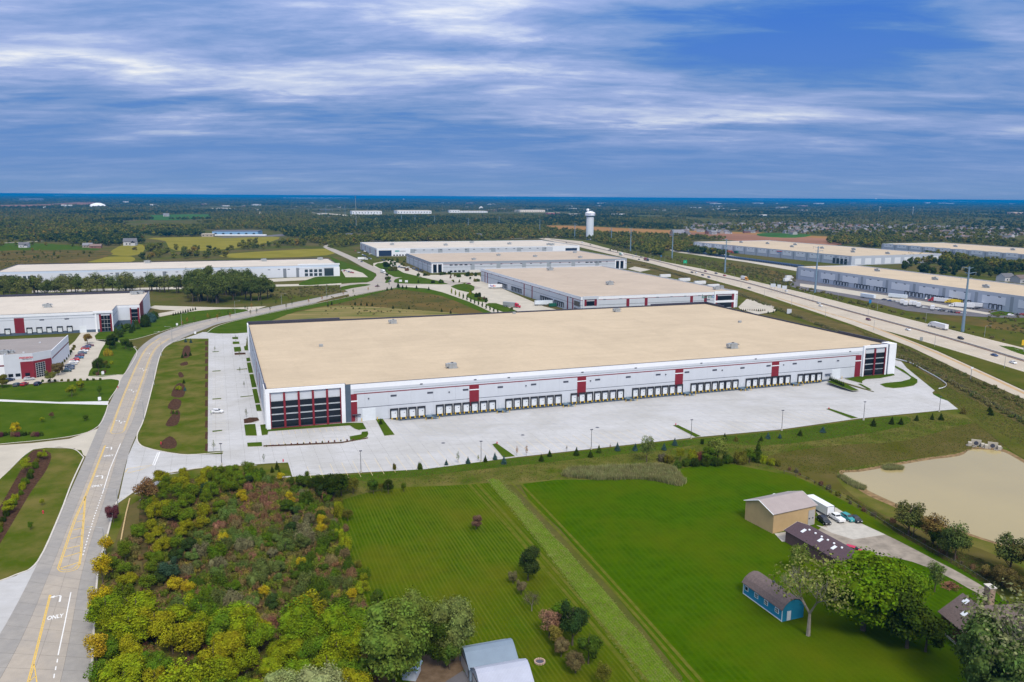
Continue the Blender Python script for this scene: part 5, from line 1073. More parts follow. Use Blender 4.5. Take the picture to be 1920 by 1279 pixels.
# ------------------------------------------------------------------ vehicles
def car_meshes(kind):
    spec = dict(sedan=(4.7, 1.82, .62, .95, 1.44, [(-2.35, .30), (-2.35, .78), (-1.75, .98), (-1.35, 1.0), (-.75, 1.40), (.55, 1.43), (1.15, 1.02), (2.05, .90), (2.35, .72), (2.35, .30)], (-1.28, -.72, .55, 1.12)),
                suv=(4.6, 1.88, 0, 0, 0, [(-2.3, .34), (-2.3, 1.0), (-2.15, 1.15), (-1.85, 1.62), (-1.2, 1.70), (.3, 1.68), (1.05, 1.12), (2.1, 1.0), (2.3, .80), (2.3, .34)], (-2.05, -1.78, .28, 1.0)),
                van=(5.6, 2.0, 0, 0, 0, [(-2.8, .4), (-2.8, 2.4), (-2.6, 2.6), (1.0, 2.6), (1.7, 2.2), (2.1, 1.35), (2.7, 1.15), (2.8, .8), (2.8, .4)], (.9, 1.0, 1.6, 2.05)))[kind]
    Lc, Wc, pr, gl = spec[0], spec[1], spec[5], spec[6]
    m = MB(); hw = Wc/2; zb = {'sedan': .98, 'suv': 1.1, 'van': 1.4}[kind]
    tp = lambda z: hw if z <= zb else hw-(z-zb)*.42 if kind != 'van' else hw-(z-zb)*.08
    n = len(pr)
    for i in range(n):
        (x0, z0), (x1, z1) = pr[i], pr[(i+1) % n]; m.quad((x0, tp(z0), z0), (x1, tp(z1), z1), (x1, -tp(z1), z1), (x0, -tp(z0), z0))
    # side faces: lower slab + cabin
    low = [p for p in pr if p[1] <= zb+.03]
    for s in (1, -1):
        f = [(x, s*tp(z), z) for x, z in pr]; f = f if s < 0 else f[::-1]
        lo = [(x, s*hw, z) for x, z in low]
        m.quad(*[(x, s*hw, z) for x, z in (low if s > 0 else low[::-1])]); up = [p for p in pr if p[1] > zb-.14]
        up = [p for p in pr if p[1] >= (zb-.13)]
        m.quad(*[(x, s*tp(z), z) for x, z in (up if s > 0 else up[::-1])])
    me = m.mesh(kind+'_body', M_PAINT); bm = bmesh.new(); bm.from_mesh(me); bmesh.ops.remove_doubles(bm, verts=bm.verts, dist=.001); bmesh.ops.recalc_face_normals(bm, faces=bm.faces)
    bmesh.ops.bevel(bm, geom=[e for e in bm.edges if len(e.link_faces) == 2 and e.calc_face_angle(0) > .5], offset=.06, segments=1, affect='EDGES'); bm.to_mesh(me); bm.free()
    g = MB(); zt = max(z for _, z in pr); x0, x1, x2, x3 = gl; zl = zb+.06; zu = zt-.1; e = .012
    for s in (1, -1):
        ys, yu = s*(tp(zl)+e+.004), s*(tp(zu)+e+.004)
        q = [(x0, ys, zl), (x3, ys, zl), (x2, yu, zu), (x1, yu, zu)]; g.quad(*(q if s < 0 else q[::-1]))
    fr = {'sedan': ((1.13, 1.04), (.60, 1.42), (-1.33, 1.02), (-.80, 1.39)), 'suv': ((1.03, 1.15), (.36, 1.65), (-2.13, 1.18), (-1.90, 1.58)), 'van': ((2.08, 1.42), (1.72, 2.17), (-2.81, 1.5), (-2.81, 2.2))}[kind]
    for (xa, za), (xb, zb2), s in ((fr[0], fr[1], 1), (fr[2], fr[3], -1)):
        d = .015; wa, wb = tp(za)-.10, tp(zb2)-.10; q = [(xa+s*d, -wa, za+d), (xa+s*d, wa, za+d), (xb+s*d, wb, zb2+d), (xb+s*d, -wb, zb2+d)]; g.quad(*(q if s > 0 else q[::-1]))
    return me, g.mesh(kind+'_glass', M_CARGLASS), Lc, hw
b = MB(); b.tube((0, -.12, 0), (0, .12, 0), .34, n=12); b.tube((0, -.13, 0), (0, .13, 0), .19, n=8, mi=1); WHEEL = b.mesh('wheel', [M_TYRE, M_ALU])
LAMP = MB().box(-.03, .03, -.2, .2, -.07, .07).mesh('headlight', M_LAMPW); TAIL = MB().box(-.03, .03, -.18, .18, -.08, .08).mesh('tail_light', M_TAIL)
CARS = {}
for kd in ('sedan', 'suv', 'van'):
    me, g, Lc, hw = car_meshes(kd); CARS[kd] = (me, g, Lc, hw)
def car(kind, p, rz, col, label, cat='car', group=None, full=True, z=.06, lift=0):
    me, g, Lc, hw = CARS[kind]; r = thing('parked_car' if cat == 'car' else 'van', label, cat, (p[0], p[1], z), rz, group=group)
    link('body', me, r, color=col); link('window', g, r)
    wb = Lc*.29
    for x in (-wb, wb):
        for y in (-hw+.12, hw-.12): link('wheel', WHEEL, r, (x, y, .34))
    if full:
        zl = .68 if kind != 'van' else .9
        for y in (-hw+.35, hw-.35): link('headlight', LAMP, r, (Lc/2, y, zl)); link('tail_light', TAIL, r, (-Lc/2, y, zl+.1))
    return r
WHT = (.72, .73, .75); BLK = (.012, .013, .018); GRY = (.18, .19, .21); RDC = (.30, .012, .018); BLU = (.02, .05, .16); TEAL = (.03, .26, .28); SLV = (.42, .44, .47); MAR = (.13, .02, .05); NAV = (.015, .03, .075)
def ang_px(a, b): d = W(*b)-W(*a); return math.atan2(d.y, d.x)
aa = ang_px((1536, 976), (1554, 990))
car('suv', W(1545, 980.5), aa, BLK, 'black estate car parked nearest the tan barn door')
car('suv', W(1589, 975), ang_px((1577, 968), (1600, 980)), TEAL, 'turquoise hatchback parked between the white pickup and the black car')
car('sedan', W(1603, 976.5), ang_px((1592, 968), (1614, 983)), BLK, 'black saloon car last in the row beside the turquoise car')
car('suv', W(1600, 1037), ang_px((1590, 1030), (1612, 1036)), (.45, .01, .05), 'bright red car mostly hidden behind the end of the purple roofed shed')
# pickup
pk = thing('pickup_truck', 'white pickup truck with an open bed beside the white trailer', 'pickup truck', W(1567, 975)+Vector((0, 0, .06)), ang_px((1552, 966), (1580, 983)))
m = MB(); m.box(-2.9, 2.9, -1, 1, .55, 1.12); m.box(-2.9, -2.8, -1, 1, 1.12, 1.45); m.box(-2.8, -.9, -1, -.88, 1.12, 1.45); m.box(-2.8, -.9, .88, 1, 1.12, 1.45); m.prism([(-.9, -.95), (1.4, -.95), (1.4, .95), (-.9, .95)], 1.12, 1.3); m.box(-.8, .85, -.82, .82, 1.3, 1.92); m.box(1.4, 2.9, -.95, .95, 1.12, 1.25); m.build('body', M_PAINT, pk, color=WHT)
m = MB(); m.box(-.7, .75, -.86, .86, 1.38, 1.8); m.box(-.84, .92, -.7, .7, 1.38, 1.8); m.build('window', M_CARGLASS, pk); MB().box(-2.78, -.95, -.86, .86, 1.0, 1.14).build('bed_liner', M_BLACK, pk)
for x in (-1.8, 1.9):
    for y in (-.92, .92): link('wheel', WHEEL, pk, (x, y, .4), scale=1.15)
for y in (-.7, .7): link('headlight', LAMP, pk, (2.92, y, .9))
def trailer(label, p, rz, Lt=8.2, h0=.75, h1=3.2, col=WHT, name='box_trailer', cat='trailer', group=None, w=1.25, z=.06):
    r = thing(name, label, cat, (p[0], p[1], z), rz, group=group); MB().box(-Lt/2, Lt/2, -w, w, h0, h1).build('trailer_box', M_PAINT, r, color=col)
    m = MB()
    for x in (-Lt/2-.03, Lt/2):
        for y in (-w-.03, w-.07): m.box(x, x+.06, y, y+.1, h0, h1+.03)
        m.box(x, x+.06, -w, w, h0-.08, h0+.05); m.box(x, x+.06, -w, w, h1-.06, h1+.04)
    m.box(-Lt/2, Lt/2, -w-.02, -w, h0-.08, h0+.08); m.build('edge_trim', M_STRIPE, r)
    for x in (-Lt*.32, -Lt*.32+1.15):
        for y in (-w+.2, w-.2): link('wheel', WHEEL, r, (x, y, .42), scale=1.3)
    return r
bx = trailer('long white enclosed box trailer parked beside the tan barn', W(1536, 958), ang_px((1515, 945), (1550, 965)), 9.4, .6, 3.1)
MB().box(4.72, 4.78, -1.05, 1.05, .75, 2.95).build('rear_door', M_WALLW, bx)
rt = thing('flatbed_trailer', 'small orange and white flatbed rack standing behind the tan barn roof', 'trailer', W(1462, 946)+Vector((0, 0, .05)), ang_px((1452, 944), (1475, 950)))
M_OR = mat('orange_paint', (.65, .16, .08), .5); m = MB(); m.box(-2.4, 2.4, -1.1, 1.1, 2.3, 2.5); m.build('deck', M_DOOR, rt); m = MB(); m.box(-2.4, 2.4, -1.1, -1.0, 1.2, 2.3); m.box(-2.4, 2.4, 1.0, 1.1, 1.2, 2.3); m.box(-2.4, -2.3, -1, 1, 1.0, 2.3); m.build('side_rail', M_OR, rt)
for x in (-1.5, 1.5):
    for y in (-.95, .95): link('wheel', WHEEL, rt, (x, y, .42), scale=1.3); MB().box(x-.05, x+.05, y-.05, y+.05, .42, 1.2).build('post', M_OR, rt)
# semi trucks
def semi(label, p, rz, cabc, boxc, group=None, Lt=14.5, cab=True, name='semi_truck', z=.06):
    r = thing(name, label, 'lorry' if cab else 'trailer', (p[0], p[1], z), rz, group=group)
    MB().box(-Lt/2, Lt/2, -1.28, 1.28, 1.15, 4.05).build('trailer_box', M_PAINT, r, color=boxc)
    m = MB(); m.box(-Lt/2+.2, Lt/2-.5, -.5, .5, .85, 1.15); m.box(-Lt/2, -Lt/2+.1, -1.2, 1.2, .55, .75); m.box(-Lt/2+4.2, Lt/2-4.5, -1.25, -1.2, .45, 1.0); m.build('chassis', M_GALV, r)
    for x in (-Lt/2+1.2, -Lt/2+2.5):
        for y in (-1.05, 1.05): link('wheel', WHEEL, r, (x, y, .5), scale=1.5)
    if cab:
        c0 = Lt/2+.5; m = MB(); m.box(c0, c0+2.3, -1.2, 1.2, 1.0, 3.2); m.quad((c0, -1.2, 3.2), (c0+2.0, -1.2, 3.2), (c0+.3, -1.1, 3.95), (c0, -1.1, 3.95)); m.quad((c0+2.0, -1.2, 3.2), (c0+2.0, 1.2, 3.2), (c0+.3, 1.1, 3.95), (c0+.3, -1.1, 3.95)); m.quad((c0+2.0, 1.2, 3.2), (c0, 1.2, 3.2), (c0, 1.1, 3.95), (c0+.3, 1.1, 3.95)); m.quad((c0, -1.1, 3.95), (c0+.3, -1.1, 3.95), (c0+.3, 1.1, 3.95), (c0, 1.1, 3.95)); m.quad((c0, 1.2, 3.2), (c0, -1.2, 3.2), (c0, -1.1, 3.95), (c0, 1.1, 3.95))
        m.box(c0+2.3, c0+4.1, -1.0, 1.0, .8, 1.95); m.box(c0+3.2, c0+4.15, -1.2, 1.2, .55, 1.1); cb_ = m.build('cab', M_PAINT, r, color=cabc)
        m = MB(); m.box(c0+2.3, c0+2.34, -1.0, 1.0, 2.05, 2.95); m.box(c0+1.1, c0+2.0, -1.22, -1.2, 2.0, 2.8); m.box(c0+1.1, c0+2.0, 1.2, 1.22, 2.0, 2.8); m.build('window', M_CARGLASS, cb_)
        for x in (c0+3.4, c0+.4, c0-.9):
            for y in (-1.02, 1.02): link('wheel', WHEEL, r, (x, y, .5), scale=1.45)
    return r
# cars of the west lot
lot = [(168, 649.6, MAR, 'maroon'), (162.6, 652.5, BLU, 'blue'), (160, 656, RDC, 'dark red'), (157, 660, WHT, 'white'), (154.6, 664, (.06, .10, .16), 'slate blue'), (149.5, 668.5, MAR, 'plum'), (148, 672.5, (.02, .12, .25), 'bright blue'), (140.5, 677, (.45, .01, .02), 'bright red'), (138.5, 681, WHT, 'white'), (135.6, 684.5, SLV, 'silver'), (131, 689, NAV, 'navy'), (130.5, 693, (.05, .08, .14), 'steel blue'), (124.7, 697.5, (.02, .05, .06), 'dark teal')]
ordn = ['first', 'second', 'third', 'fourth', 'fifth', 'sixth', 'seventh', 'eighth', 'ninth', 'tenth', 'eleventh', 'twelfth', 'last']
for i, (x, y, c, nm) in enumerate(lot): car('suv' if i % 3 else 'sedan', W(x, y), rd(20+180*(i % 2)), c, f'{nm} car, {ordn[i]} from the back of the row beside the grey roofed building', group='cars parked beside the grey roofed building', z=.05)
for x, y, c, nm, a in ((55, 713, SLV, 'silver car parked under the entrance front of the grey roofed building', 35), (18, 715, NAV, 'navy car by the young tree in front of the grey roofed building', 70), (32, 724, (.07, .10, .11), 'grey green car beside the dark red one at the lawn edge', 95), (46, 723, RDC, 'dark red car beside the grey green one at the lawn edge', 95), (71, 722, NAV, 'dark blue car standing alone at the right end of the lawn edge bays', 95)): car('suv', W(x, y), rd(a), c, nm, z=.05)
car('suv', W(408, 774.5), rd(2), WHT, 'white estate car standing alone in the empty car park', z=.06)
car('sedan', W(731, 528.5), rd(80), NAV, 'navy car at the junction beside the shrub island', z=.14, full=False); car('sedan', W(707.5, 538), rd(25), MAR, 'maroon car turning at the junction', z=.14, full=False); car('sedan', W(879, 533), rd(20), MAR, 'maroon car in the lot before the white warehouse with the delivery trailer', z=.14, full=False); car('sedan', W(678, 491.5), rd(120), NAV, 'dark car on the far road behind the lorry', z=.14, full=False)
pal = [(BLK, 'black'), (WHT, 'white'), (SLV, 'silver'), (RDC, 'dark red'), (NAV, 'navy'), (GRY, 'grey'), (BLU, 'blue'), (WHT, 'white')]
random.seed(11)
proto_far = {}
def far_car(p, rz, col, label, group, z=.14, kind=None):
    kind = kind or random.choice(['sedan', 'suv']); k = (kind,)
    if k not in proto_far: proto_far[k] = car(kind, p, rz, col, label, group=group, full=False, z=z); return proto_far[k]
    return copy_tree(proto_far[k], (p[0], p[1], z), rz, label, group, col)
for k in range(44):      # cars in the lots of the two far warehouses
    if k < 18: a, b = W(737, 500), W(795, 510); t = k/18; p = a.lerp(b, t)+Vector((0, random.choice((0, 16)), 0))
    elif k < 34: a, b = W(664, 470), W(704, 491); t = (k-18)/16; p = a.lerp(b, t)+Vector((random.choice((0, 14)), 0, 0))
    else: a, b = W(643, 508), W(664, 513); t = (k-34)/10; p = a.lerp(b, t)
    c, nm = random.choice(pal); far_car(p, rd(20+90*(k % 2)), c, 'small car parked in the lots of the far warehouses', 'cars in the lots of the far warehouses', .14)
# motorway traffic
hwm = [P(p) for p in HM_]
def hdir(p):
    best = min(range(len(hwm)-1), key=lambda i: ((hwm[i]+hwm[i+1])/2-p).length); d = hwm[best+1]-hwm[best]; return math.atan2(d.y, d.x)
for x, y, c, nm in ((1062, 456, BLK, 'black'), (1107, 460, BLK, 'black'), (1142, 470.5, BLK, 'black'), (1155, 470, GRY, 'grey'), (1192, 478, BLK, 'black'), (1202, 482, NAV, 'navy'), (1187.5, 483, WHT, 'white'), (1198, 487.5, BLK, 'black'), (1237.5, 489, NAV, 'navy'),
        (1297.5, 512, BLK, 'black'), (1305, 512.5, WHT, 'white'), (1317.5, 517, NAV, 'navy'), (1322.5, 510, MAR, 'maroon'), (1342.5, 514, NAV, 'navy'), (1358.5, 518, RDC, 'dark red'), (1329, 521, BLU, 'blue'), (1405, 541, GRY, 'grey'), (1474, 547, WHT, 'white'), (1535, 570, SLV, 'silver'), (1538.5, 575, WHT, 'white'),
        (1628, 601, MAR, 'maroon'), (1702, 620, WHT, 'white'), (1801, 636.5, BLK, 'black'), (1864, 668, BLU, 'blue'), (1899, 682, WHT, 'white')):
    p = W(x, y); wh_ = 'near' if y > 590 else 'middle' if y > 500 else 'far'
    spot = {1628: 'left of the slip road split', 1702: 'above the slip road split', 1801: 'on the far carriageway ahead of the white lorry', 1864: 'close to the median at the right', 1899: 'last on the right before the frame edge', 1474: 'passing the white gantry panels', 1405: 'alone behind the orange fronted lorry'}.get(int(x))
    far_car(p, hdir(p)+(0 if y > 0 else PI), c, f'{nm} car on the motorway {spot}' if spot else f'{nm} car driving on the {wh_} stretch of the motorway', 'cars on the motorway', .15)
def truck_at(lab, x, y, rev, cabc, boxc, **k):
    p = W(x, y); return semi(lab, p, hdir(p)+(PI if rev else 0), cabc, boxc, z=.15, **k)
truck_at('white semi lorry on the near end of the far carriageway', 1762, 617, True, WHT, WHT)
truck_at('white lorry with an orange rear on the far carriageway', 1394, 525, False, (.55, .25, .03), WHT, Lt=9)
truck_at('lorry with a green and white load on the distant motorway', 1164, 479, False, WHT, (.35, .55, .45), Lt=10)
truck_at('dark red and navy car carrier lorry on the distant motorway', 1211, 489, False, NAV, (.22, .03, .04), Lt=13)
car('van', W(1092, 456), hdir(W(1092, 456)), WHT, 'white box van far off near the water tower', 'van', z=.15, full=False)
fx = semi('white trailer with purple and orange lettering backed at the dock of the middle warehouse', W(930, 541), rd(8), WHT, WHT, cab=False, Lt=15, name='delivery_trailer', z=.14)
for s, m_, dx in (('Fed', mat('letter_purple', (.10, .02, .30), .5), -1.35), ('Ex', mat('letter_orange', (.75, .16, .02), .5), 1.25)):
    o = link('lettering', text_mesh(s, 2.5, m_, .03, .05), fx, (-3+dx, -1.33, 2.6)); o.rotation_euler = (PI/2, 0, 0)
semi('long pale blue white trailer parked by the green bin at the middle warehouse', W(1019, 573), rd(14), WHT, (.60, .66, .72), cab=False, Lt=15, name='box_trailer', z=.14)
gt = thing('green_container', 'dark green container beside the pale trailer at the middle warehouse', 'container', W(1036, 575)+Vector((0, 0, .14)), rd(14)); m = MB(); m.box(-3, 3, -1.2, 1.2, .2, 2.4); m.box(-3.1, 3.1, -1.3, 1.3, 2.4, 2.55); m.box(-2.8, -2.4, -1.25, 1.25, 0, .2); m.box(2.4, 2.8, -1.25, 1.25, 0, .2); m.build('shell', mat('container_green', (.01, .10, .06), .6), gt)
semi('red cabbed lorry with a grey trailer by the shrubs of the middle warehouse lot', W(955, 576), rd(-32), (.45, .02, .05), (.30, .31, .32), Lt=11, z=.14)
semi('white delivery lorry on the far road by the junction', W(717, 512), rd(-60), WHT, WHT, Lt=6.5, name='delivery_lorry', z=.15)
semi('white lorry turning at the start of the far road', W(677, 488), rd(15), WHT, WHT, Lt=9, name='delivery_lorry', z=.15)
for x, y in ((804, 517), ): semi('white trailer standing at the corner of the long middle warehouse', W(889, 513), rd(25), WHT, (.68, .64, .58), cab=False, Lt=13, name='box_trailer', z=.14)
for i, (x, y) in enumerate(((1247, 521.5), (1283, 529), (1312, 534.5), (1337, 541))): semi(('white trailer parked behind the warehouse with green lettering, %s of four' % ordn[i]), W(x, y), rd(20), WHT, WHT, cab=False, Lt=13, name='box_trailer', z=.12)
# beyond the motorway
R1d = rd(287.67)
semi('white trailer parked along the asphalt drive, left of the dock apron', W(1627, 560), R1d+.1, WHT, (.66, .72, .78), cab=False, Lt=15, name='box_trailer', z=.15)
semi('pale trailer backed towards the docks beside the grass strip', W(1683, 560), R1d+.45, WHT, (.60, .66, .72), cab=False, Lt=16, name='box_trailer', z=.15)
semi('red cabbed lorry with a white trailer at the docks', W(1768, 568), R1d+PI+.35, (.5, .02, .03), WHT, Lt=15, z=.15)
semi('yellow lorry with a yellow trailer at the docks', W(1800, 571.5), R1d+PI+.4, (.75, .52, .01), (.78, .55, .01), Lt=15, z=.15)
semi('white cabbed lorry with a white trailer next to the yellow one', W(1808, 578), R1d+PI+.5, WHT, WHT, Lt=14, z=.15)
semi('white trailer right of the tall pylon at the docks', W(1826, 577), R1d+.5, WHT, WHT, cab=False, Lt=12, name='box_trailer', z=.15)
for i, (x, y) in enumerate(((1691, 571), (1698, 574), (1708, 573.5), (1715, 574), (1722, 577), (1748, 582))):
    semi('small white box lorry in the row along the asphalt edge', W(x, y), R1d+PI-.9, WHT, WHT, Lt=5.2, name='box_lorry', z=.15, group='white box lorries along the asphalt edge')
for i, (x, y, c, nm) in enumerate(((1658, 563, NAV, 'navy'), (1669, 565, BLU, 'blue'), (1676, 566.5, GRY, 'grey'), (1684, 567.5, SLV, 'silver'), (1734, 578.5, SLV, 'silver'), (1759, 581, WHT, 'white'), (1764, 583, NAV, 'navy'), (1770, 584, BLK, 'black'), (1778, 585.5, SLV, 'silver'), (1783, 586, NAV, 'navy'), (1790, 587, BLK, 'black'), (1798, 588, RDC, 'red'), (1806, 588.5, SLV, 'silver'), (1739, 562, WHT, 'white'), (1830, 580, BLK, 'black'), (1895, 592.5, WHT, 'white'), (1906, 591.5, BLK, 'black'), (1917, 591, RDC, 'red'))):
    far_car(W(x, y), R1d+1.1, c, f'{nm} car parked in front of the docks beyond the motorway', 'cars parked beyond the motorway', .15)
def tband(A, Bq, n, lab, grp, col, Lt, rz):
    pr = None
    for i in range(n):
        p = W(*A).lerp(W(*Bq), i/(n-1))
        if pr is None: pr = trailer(lab, p, rz, Lt, .9, 2.6, col, 'parked_trailer', 'trailer', grp, z=.15)
        else: copy_tree(pr, (p.x, p.y, .15), rz, lab, grp)
tband((1268, 470), (1500, 501.5), 60, 'dark blue trailer in the long row along the meadow fence', 'dark blue trailers along the meadow fence', (.03, .055, .11), 12, R1d+PI/2+.2)
semi('orange lorry at the wide warehouse beyond the fence', W(1367, 474.5), R1d, (.3, .05, .03), (.62, .14, .03), Lt=13, z=.15); semi('green trailer right of the orange lorry', W(1380, 475.5), R1d, WHT, (.01, .13, .08), cab=False, Lt=9, z=.15, name='box_trailer')
for x, y in ((1477, 524), (1474, 529)): semi('white lorry at the bend of the asphalt drive', W(x, y), R1d+1.8, WHT, WHT, Lt=7, name='box_lorry', z=.15, group='white lorries at the bend of the asphalt drive')
# person in the car park
def person():
    p = W(395.8, 778); r = thing('person', 'person in a lime green safety vest and dark trousers behind the white car', 'person', (p.x, p.y, .06), rd(15))
    V = [(0, 0, .95), (0, 0, 1.2), (0, 0, 1.42), (0, 0, 1.53), (0, 0, 1.66), (0, .19, 1.40), (.03, .27, 1.14), (.12, .26, .92), (0, -.19, 1.40), (.02, -.27, 1.13), (.1, -.27, .90), (0, .10, .88), (.02, .11, .50), (0, .12, .08), (.14, .12, .04), (0, -.10, .88), (.03, -.11, .50), (0, -.12, .08), (.14, -.12, .04)]
    Ed = [(0, 1), (1, 2), (2, 3), (3, 4), (2, 5), (5, 6), (6, 7), (2, 8), (8, 9), (9, 10), (0, 11), (11, 12), (12, 13), (13, 14), (0, 15), (15, 16), (16, 17), (17, 18)]
    Rr = [.15, .14, .16, .065, .105, .075, .05, .04, .075, .05, .04, .095, .07, .05, .045, .095, .07, .05, .045]
    me = bpy.data.meshes.new('body'); me.from_pydata(V, Ed, []); o = link('body', me, r); o.modifiers.new('skin', 'SKIN')
    for i, sv in enumerate(me.skin_vertices[0].data): sv.radius = (Rr[i], Rr[i]); sv.use_root = i == 0
    sb = o.modifiers.new('sub', 'SUBSURF'); sb.levels = 1; sb.render_levels = 1
    bpy.context.view_layer.update(); me2 = bpy.data.meshes.new_from_object(o.evaluated_get(bpy.context.evaluated_depsgraph_get())); o.modifiers.clear(); o.data = me2
    me2.materials.clear(); me2.materials.append(mat('dark_trousers', (.02, .022, .03), .9)); me2.materials.append(mat('skin', (.45, .27, .2), .6)); me2.materials.append(mat('safety_vest', (.30, .75, .03), .7))
    for f in me2.polygons:
        z = f.center.z; f.material_index = 2 if (.93 < z < 1.47 and abs(f.center.y) < .24) else 1 if (z >= 1.47 or (z < 1.0 and abs(f.center.y) > .22)) else 0
    MB().lathe([(.115, 1.66), (.12, 1.72), (.10, 1.78), (.05, 1.82), (0, 1.83)], 10).build('hair', mat('hair_dark', (.03, .02, .015)), r)
person()
# ------------------------------------------------------------------ masts, lamps, water tower, signs, rails
def tower():
    p = W(1105.5, 449); s = 1.0; r = thing('water_tower', 'tall white water tower with a wide faceted tank and a ball shaped radome on top', 'water tower', p)
    T = HT(1105.5, 449, 398); M_TW = mat('tower_white', (.62, .67, .72), .6, var=.03, scale=.05)
    sh = MB(); R0 = 7.6; n = 36; pr = []
    for z in (0, T-9.5): pr.append([(R0*(1+.035*(k % 3 == 0))*math.cos(2*PI*k/n), R0*(1+.035*(k % 3 == 0))*math.sin(2*PI*k/n), z) for k in range(n)])
    for k in range(n): sh.quad(pr[0][k], pr[0][(k+1) % n], pr[1][(k+1) % n], pr[1][k])
    sh.build('shaft', M_TW, r); MB().lathe([(7.3, T-9.6), (7.3, T-8.1)], 24).build('neck', M_WALLB, r)
    MB().lathe([(7.5, T-8.2), (10.3, T-7.4), (10.6, T-6.6), (10.6, T-1.2), (10.2, T-.8)], 24).build('tank', mat('tower_bright', (.74, .77, .82), .5), r)
    MB().lathe([(10.5, T-.9), (5, T+1.3), (0, T+2.2)], 24).build('roof', M_WALLW, r)
    MB().lathe([(10.66, T-7.1), (10.66, T-6.6)], 24).build('painted_stripe', M_SB, r)
    bm = bmesh.new(); bmesh.ops.create_icosphere(bm, subdivisions=3, radius=3.0); me = bpy.data.meshes.new('radome'); bm.to_mesh(me); bm.free(); me.materials.append(M_WALLW); link('radome', me, r, (-5.2, 0, T+4.6)); MB().lathe([(.9, T-.2), (.9, T+2.4)], 10, (-5.2, 0)).build('radome_stand', M_WALLW, r)
    m = MB(); m.box(8.3, 9.4, -6.4, -6.0, T-5, T-3)
    for i, ch_ in enumerate((0, 1, 2, 3, 4, 5)): m.box(-8+i*1.6, -7+i*1.6, -8.5+i*.0, -8.3, T-4.6, T-3.2)
    m2 = MB()
    for k in range(6):
        a = math.radians(235+k*7); m2.tube((10.7*math.cos(a), 10.7*math.sin(a), T-4.5), (10.7*math.cos(a), 10.7*math.sin(a), T-3.0), .45, n=4)
    a = math.radians(318); m2.tube((10.7*math.cos(a), 10.7*math.sin(a), T-5.2), (10.7*math.cos(a), 10.7*math.sin(a), T-2.4), .7, n=4); m2.build('lettering', mat('tower_letters', (.25, .25, .45), .6), r)
tower()
PYL = None
def pylon(x, y, ty, lab, arms=3, flip=1):
    p = W(x, y); h = min(HT(x, y, ty), 86); r = thing('power_pylon', lab, 'pylon', p, rd(-8), group='steel monopole pylons along the motorway')
    MB().tube((0, 0, 0), (0, 0, h), 1.05, .45, 12).build('pole', M_PYLON, r)
    for i in range(arms):
        z = h-1.2-i*3.4; s = 1 if i % 2 else -1
        a = MB(); a.tube((0, 0, z), (s*4.6, 0, z+.9), .26, .13, 6); o = a.build('arm', M_PYLON, r); q = MB(); q.tube((s*4.5, 0, z+.85), (s*4.5, 0, z-1.1), .14, n=5); q.build('insulator', M_GALV, o)
        if arms > 2: a = MB(); a.tube((0, 0, z), (-s*2.6, 0, z+.6), .22, .12, 6); o = a.build('arm', M_PYLON, r)
    return r, p, h
PY = [(1804.6, 622, 500, 'nearest monopole pylon of the row, in front of the yellow lorry'), (1528, 549, 462, 'steel monopole pylon before the left end of the lorry docks'), (1359, 511, 448, 'steel monopole pylon standing in the meadow by the blue trailer row'), (1260, 485, 430, 'steel monopole pylon by the distant bend, right of the water tower group'), (1182, 471, 427, 'steel monopole pylon second to the right of the water tower'), (1146, 455.5, 427, 'thin monopole pylon just right of the water tower'), (1077.5, 447.5, 418, 'thin monopole pylon just left of the water tower')]
tops = []
for t in PY: r_, p_, h_ = pylon(*t); tops.append((p_, h_))
for x, y, ty in ((1012, 437, 411), (936, 423, 405), (878, 427, 409), (815, 421, 404), (753, 416, 400), (778, 419, 403), (690, 404, 388), (647, 402, 385), (611, 401, 386)): pylon(x, y, ty, 'distant thin pylon rising out of the woods', 2)
ant = thing('antenna_mast', 'tall thin lattice mast with a lamp cluster above the distant woods', 'mast', W(668, 430)); h = min(HT(668, 430, 361), 86.5)
m = MB()
for k in range(3): a = 2*PI*k/3; m.tube((.8*math.cos(a), .8*math.sin(a), 0), (.4*math.cos(a), .4*math.sin(a), h), .16, n=4)
for k in range(24): z = h*k/24; m.tube((.8, 0, z), (-.4, .7, z+h/24), .1, n=3); m.tube((-.4, -.7, z), (.8, 0, z+h/24), .1, n=3)
m.build('lattice', M_GALV, ant); MB().box(-2.2, 2.2, -2.2, 2.2, h-3, h-1.5).build('antenna_head', M_STRIPE, ant)
def lamp_proto(h, dark):
    r = thing('yard_lamp' if dark else 'motorway_lamp', 'x', 'lamp post'); M_ = M_POLE if dark else M_GALV
    MB().tube((0, 0, 0), (0, 0, h), .11 if dark else .14, .07, 8).build('pole', M_, r)
    if dark: MB().lathe([(.35, 0), (.35, .9), (0, .9)], 10).build('base', M_KERB, r); MB().box(-.45, .45, -.25, .25, h, h+.22).build('lamp_head', M_STRIPE, r)
    else: m = MB(); m.tube((0, 0, h), (-1.2, 0, h+.55), .07, .06, 6); m.tube((-1.2, 0, h+.55), (-3.2, 0, h+.7), .06, .05, 6); m.build('arm', M_, r); MB().box(-4.0, -3.1, -.18, .18, h+.62, h+.78).build('lamp_head', M_, r)
    return r
lp = None
YL = [(416, 872.5, 832.5, 'dark yard lamp at the corner of the car park by the driveway'), (677, 886, 846, 'dark yard lamp at the yard edge, leftmost along the trailer stalls'), (902, 866, 828, 'dark yard lamp right of the blue spruces'), (1108.5, 842.5, 806, 'dark yard lamp at the middle of the yard edge'), (1295.6, 822, 787.6, 'dark yard lamp beside the grass spit with a red post'), (1465.5, 807.5, 770, 'dark yard lamp between two grass spits'), (1619, 788, 754, 'dark yard lamp beside the last grass spit'), (1761, 772, 744, 'dark yard lamp at the far right tip of the yard')]
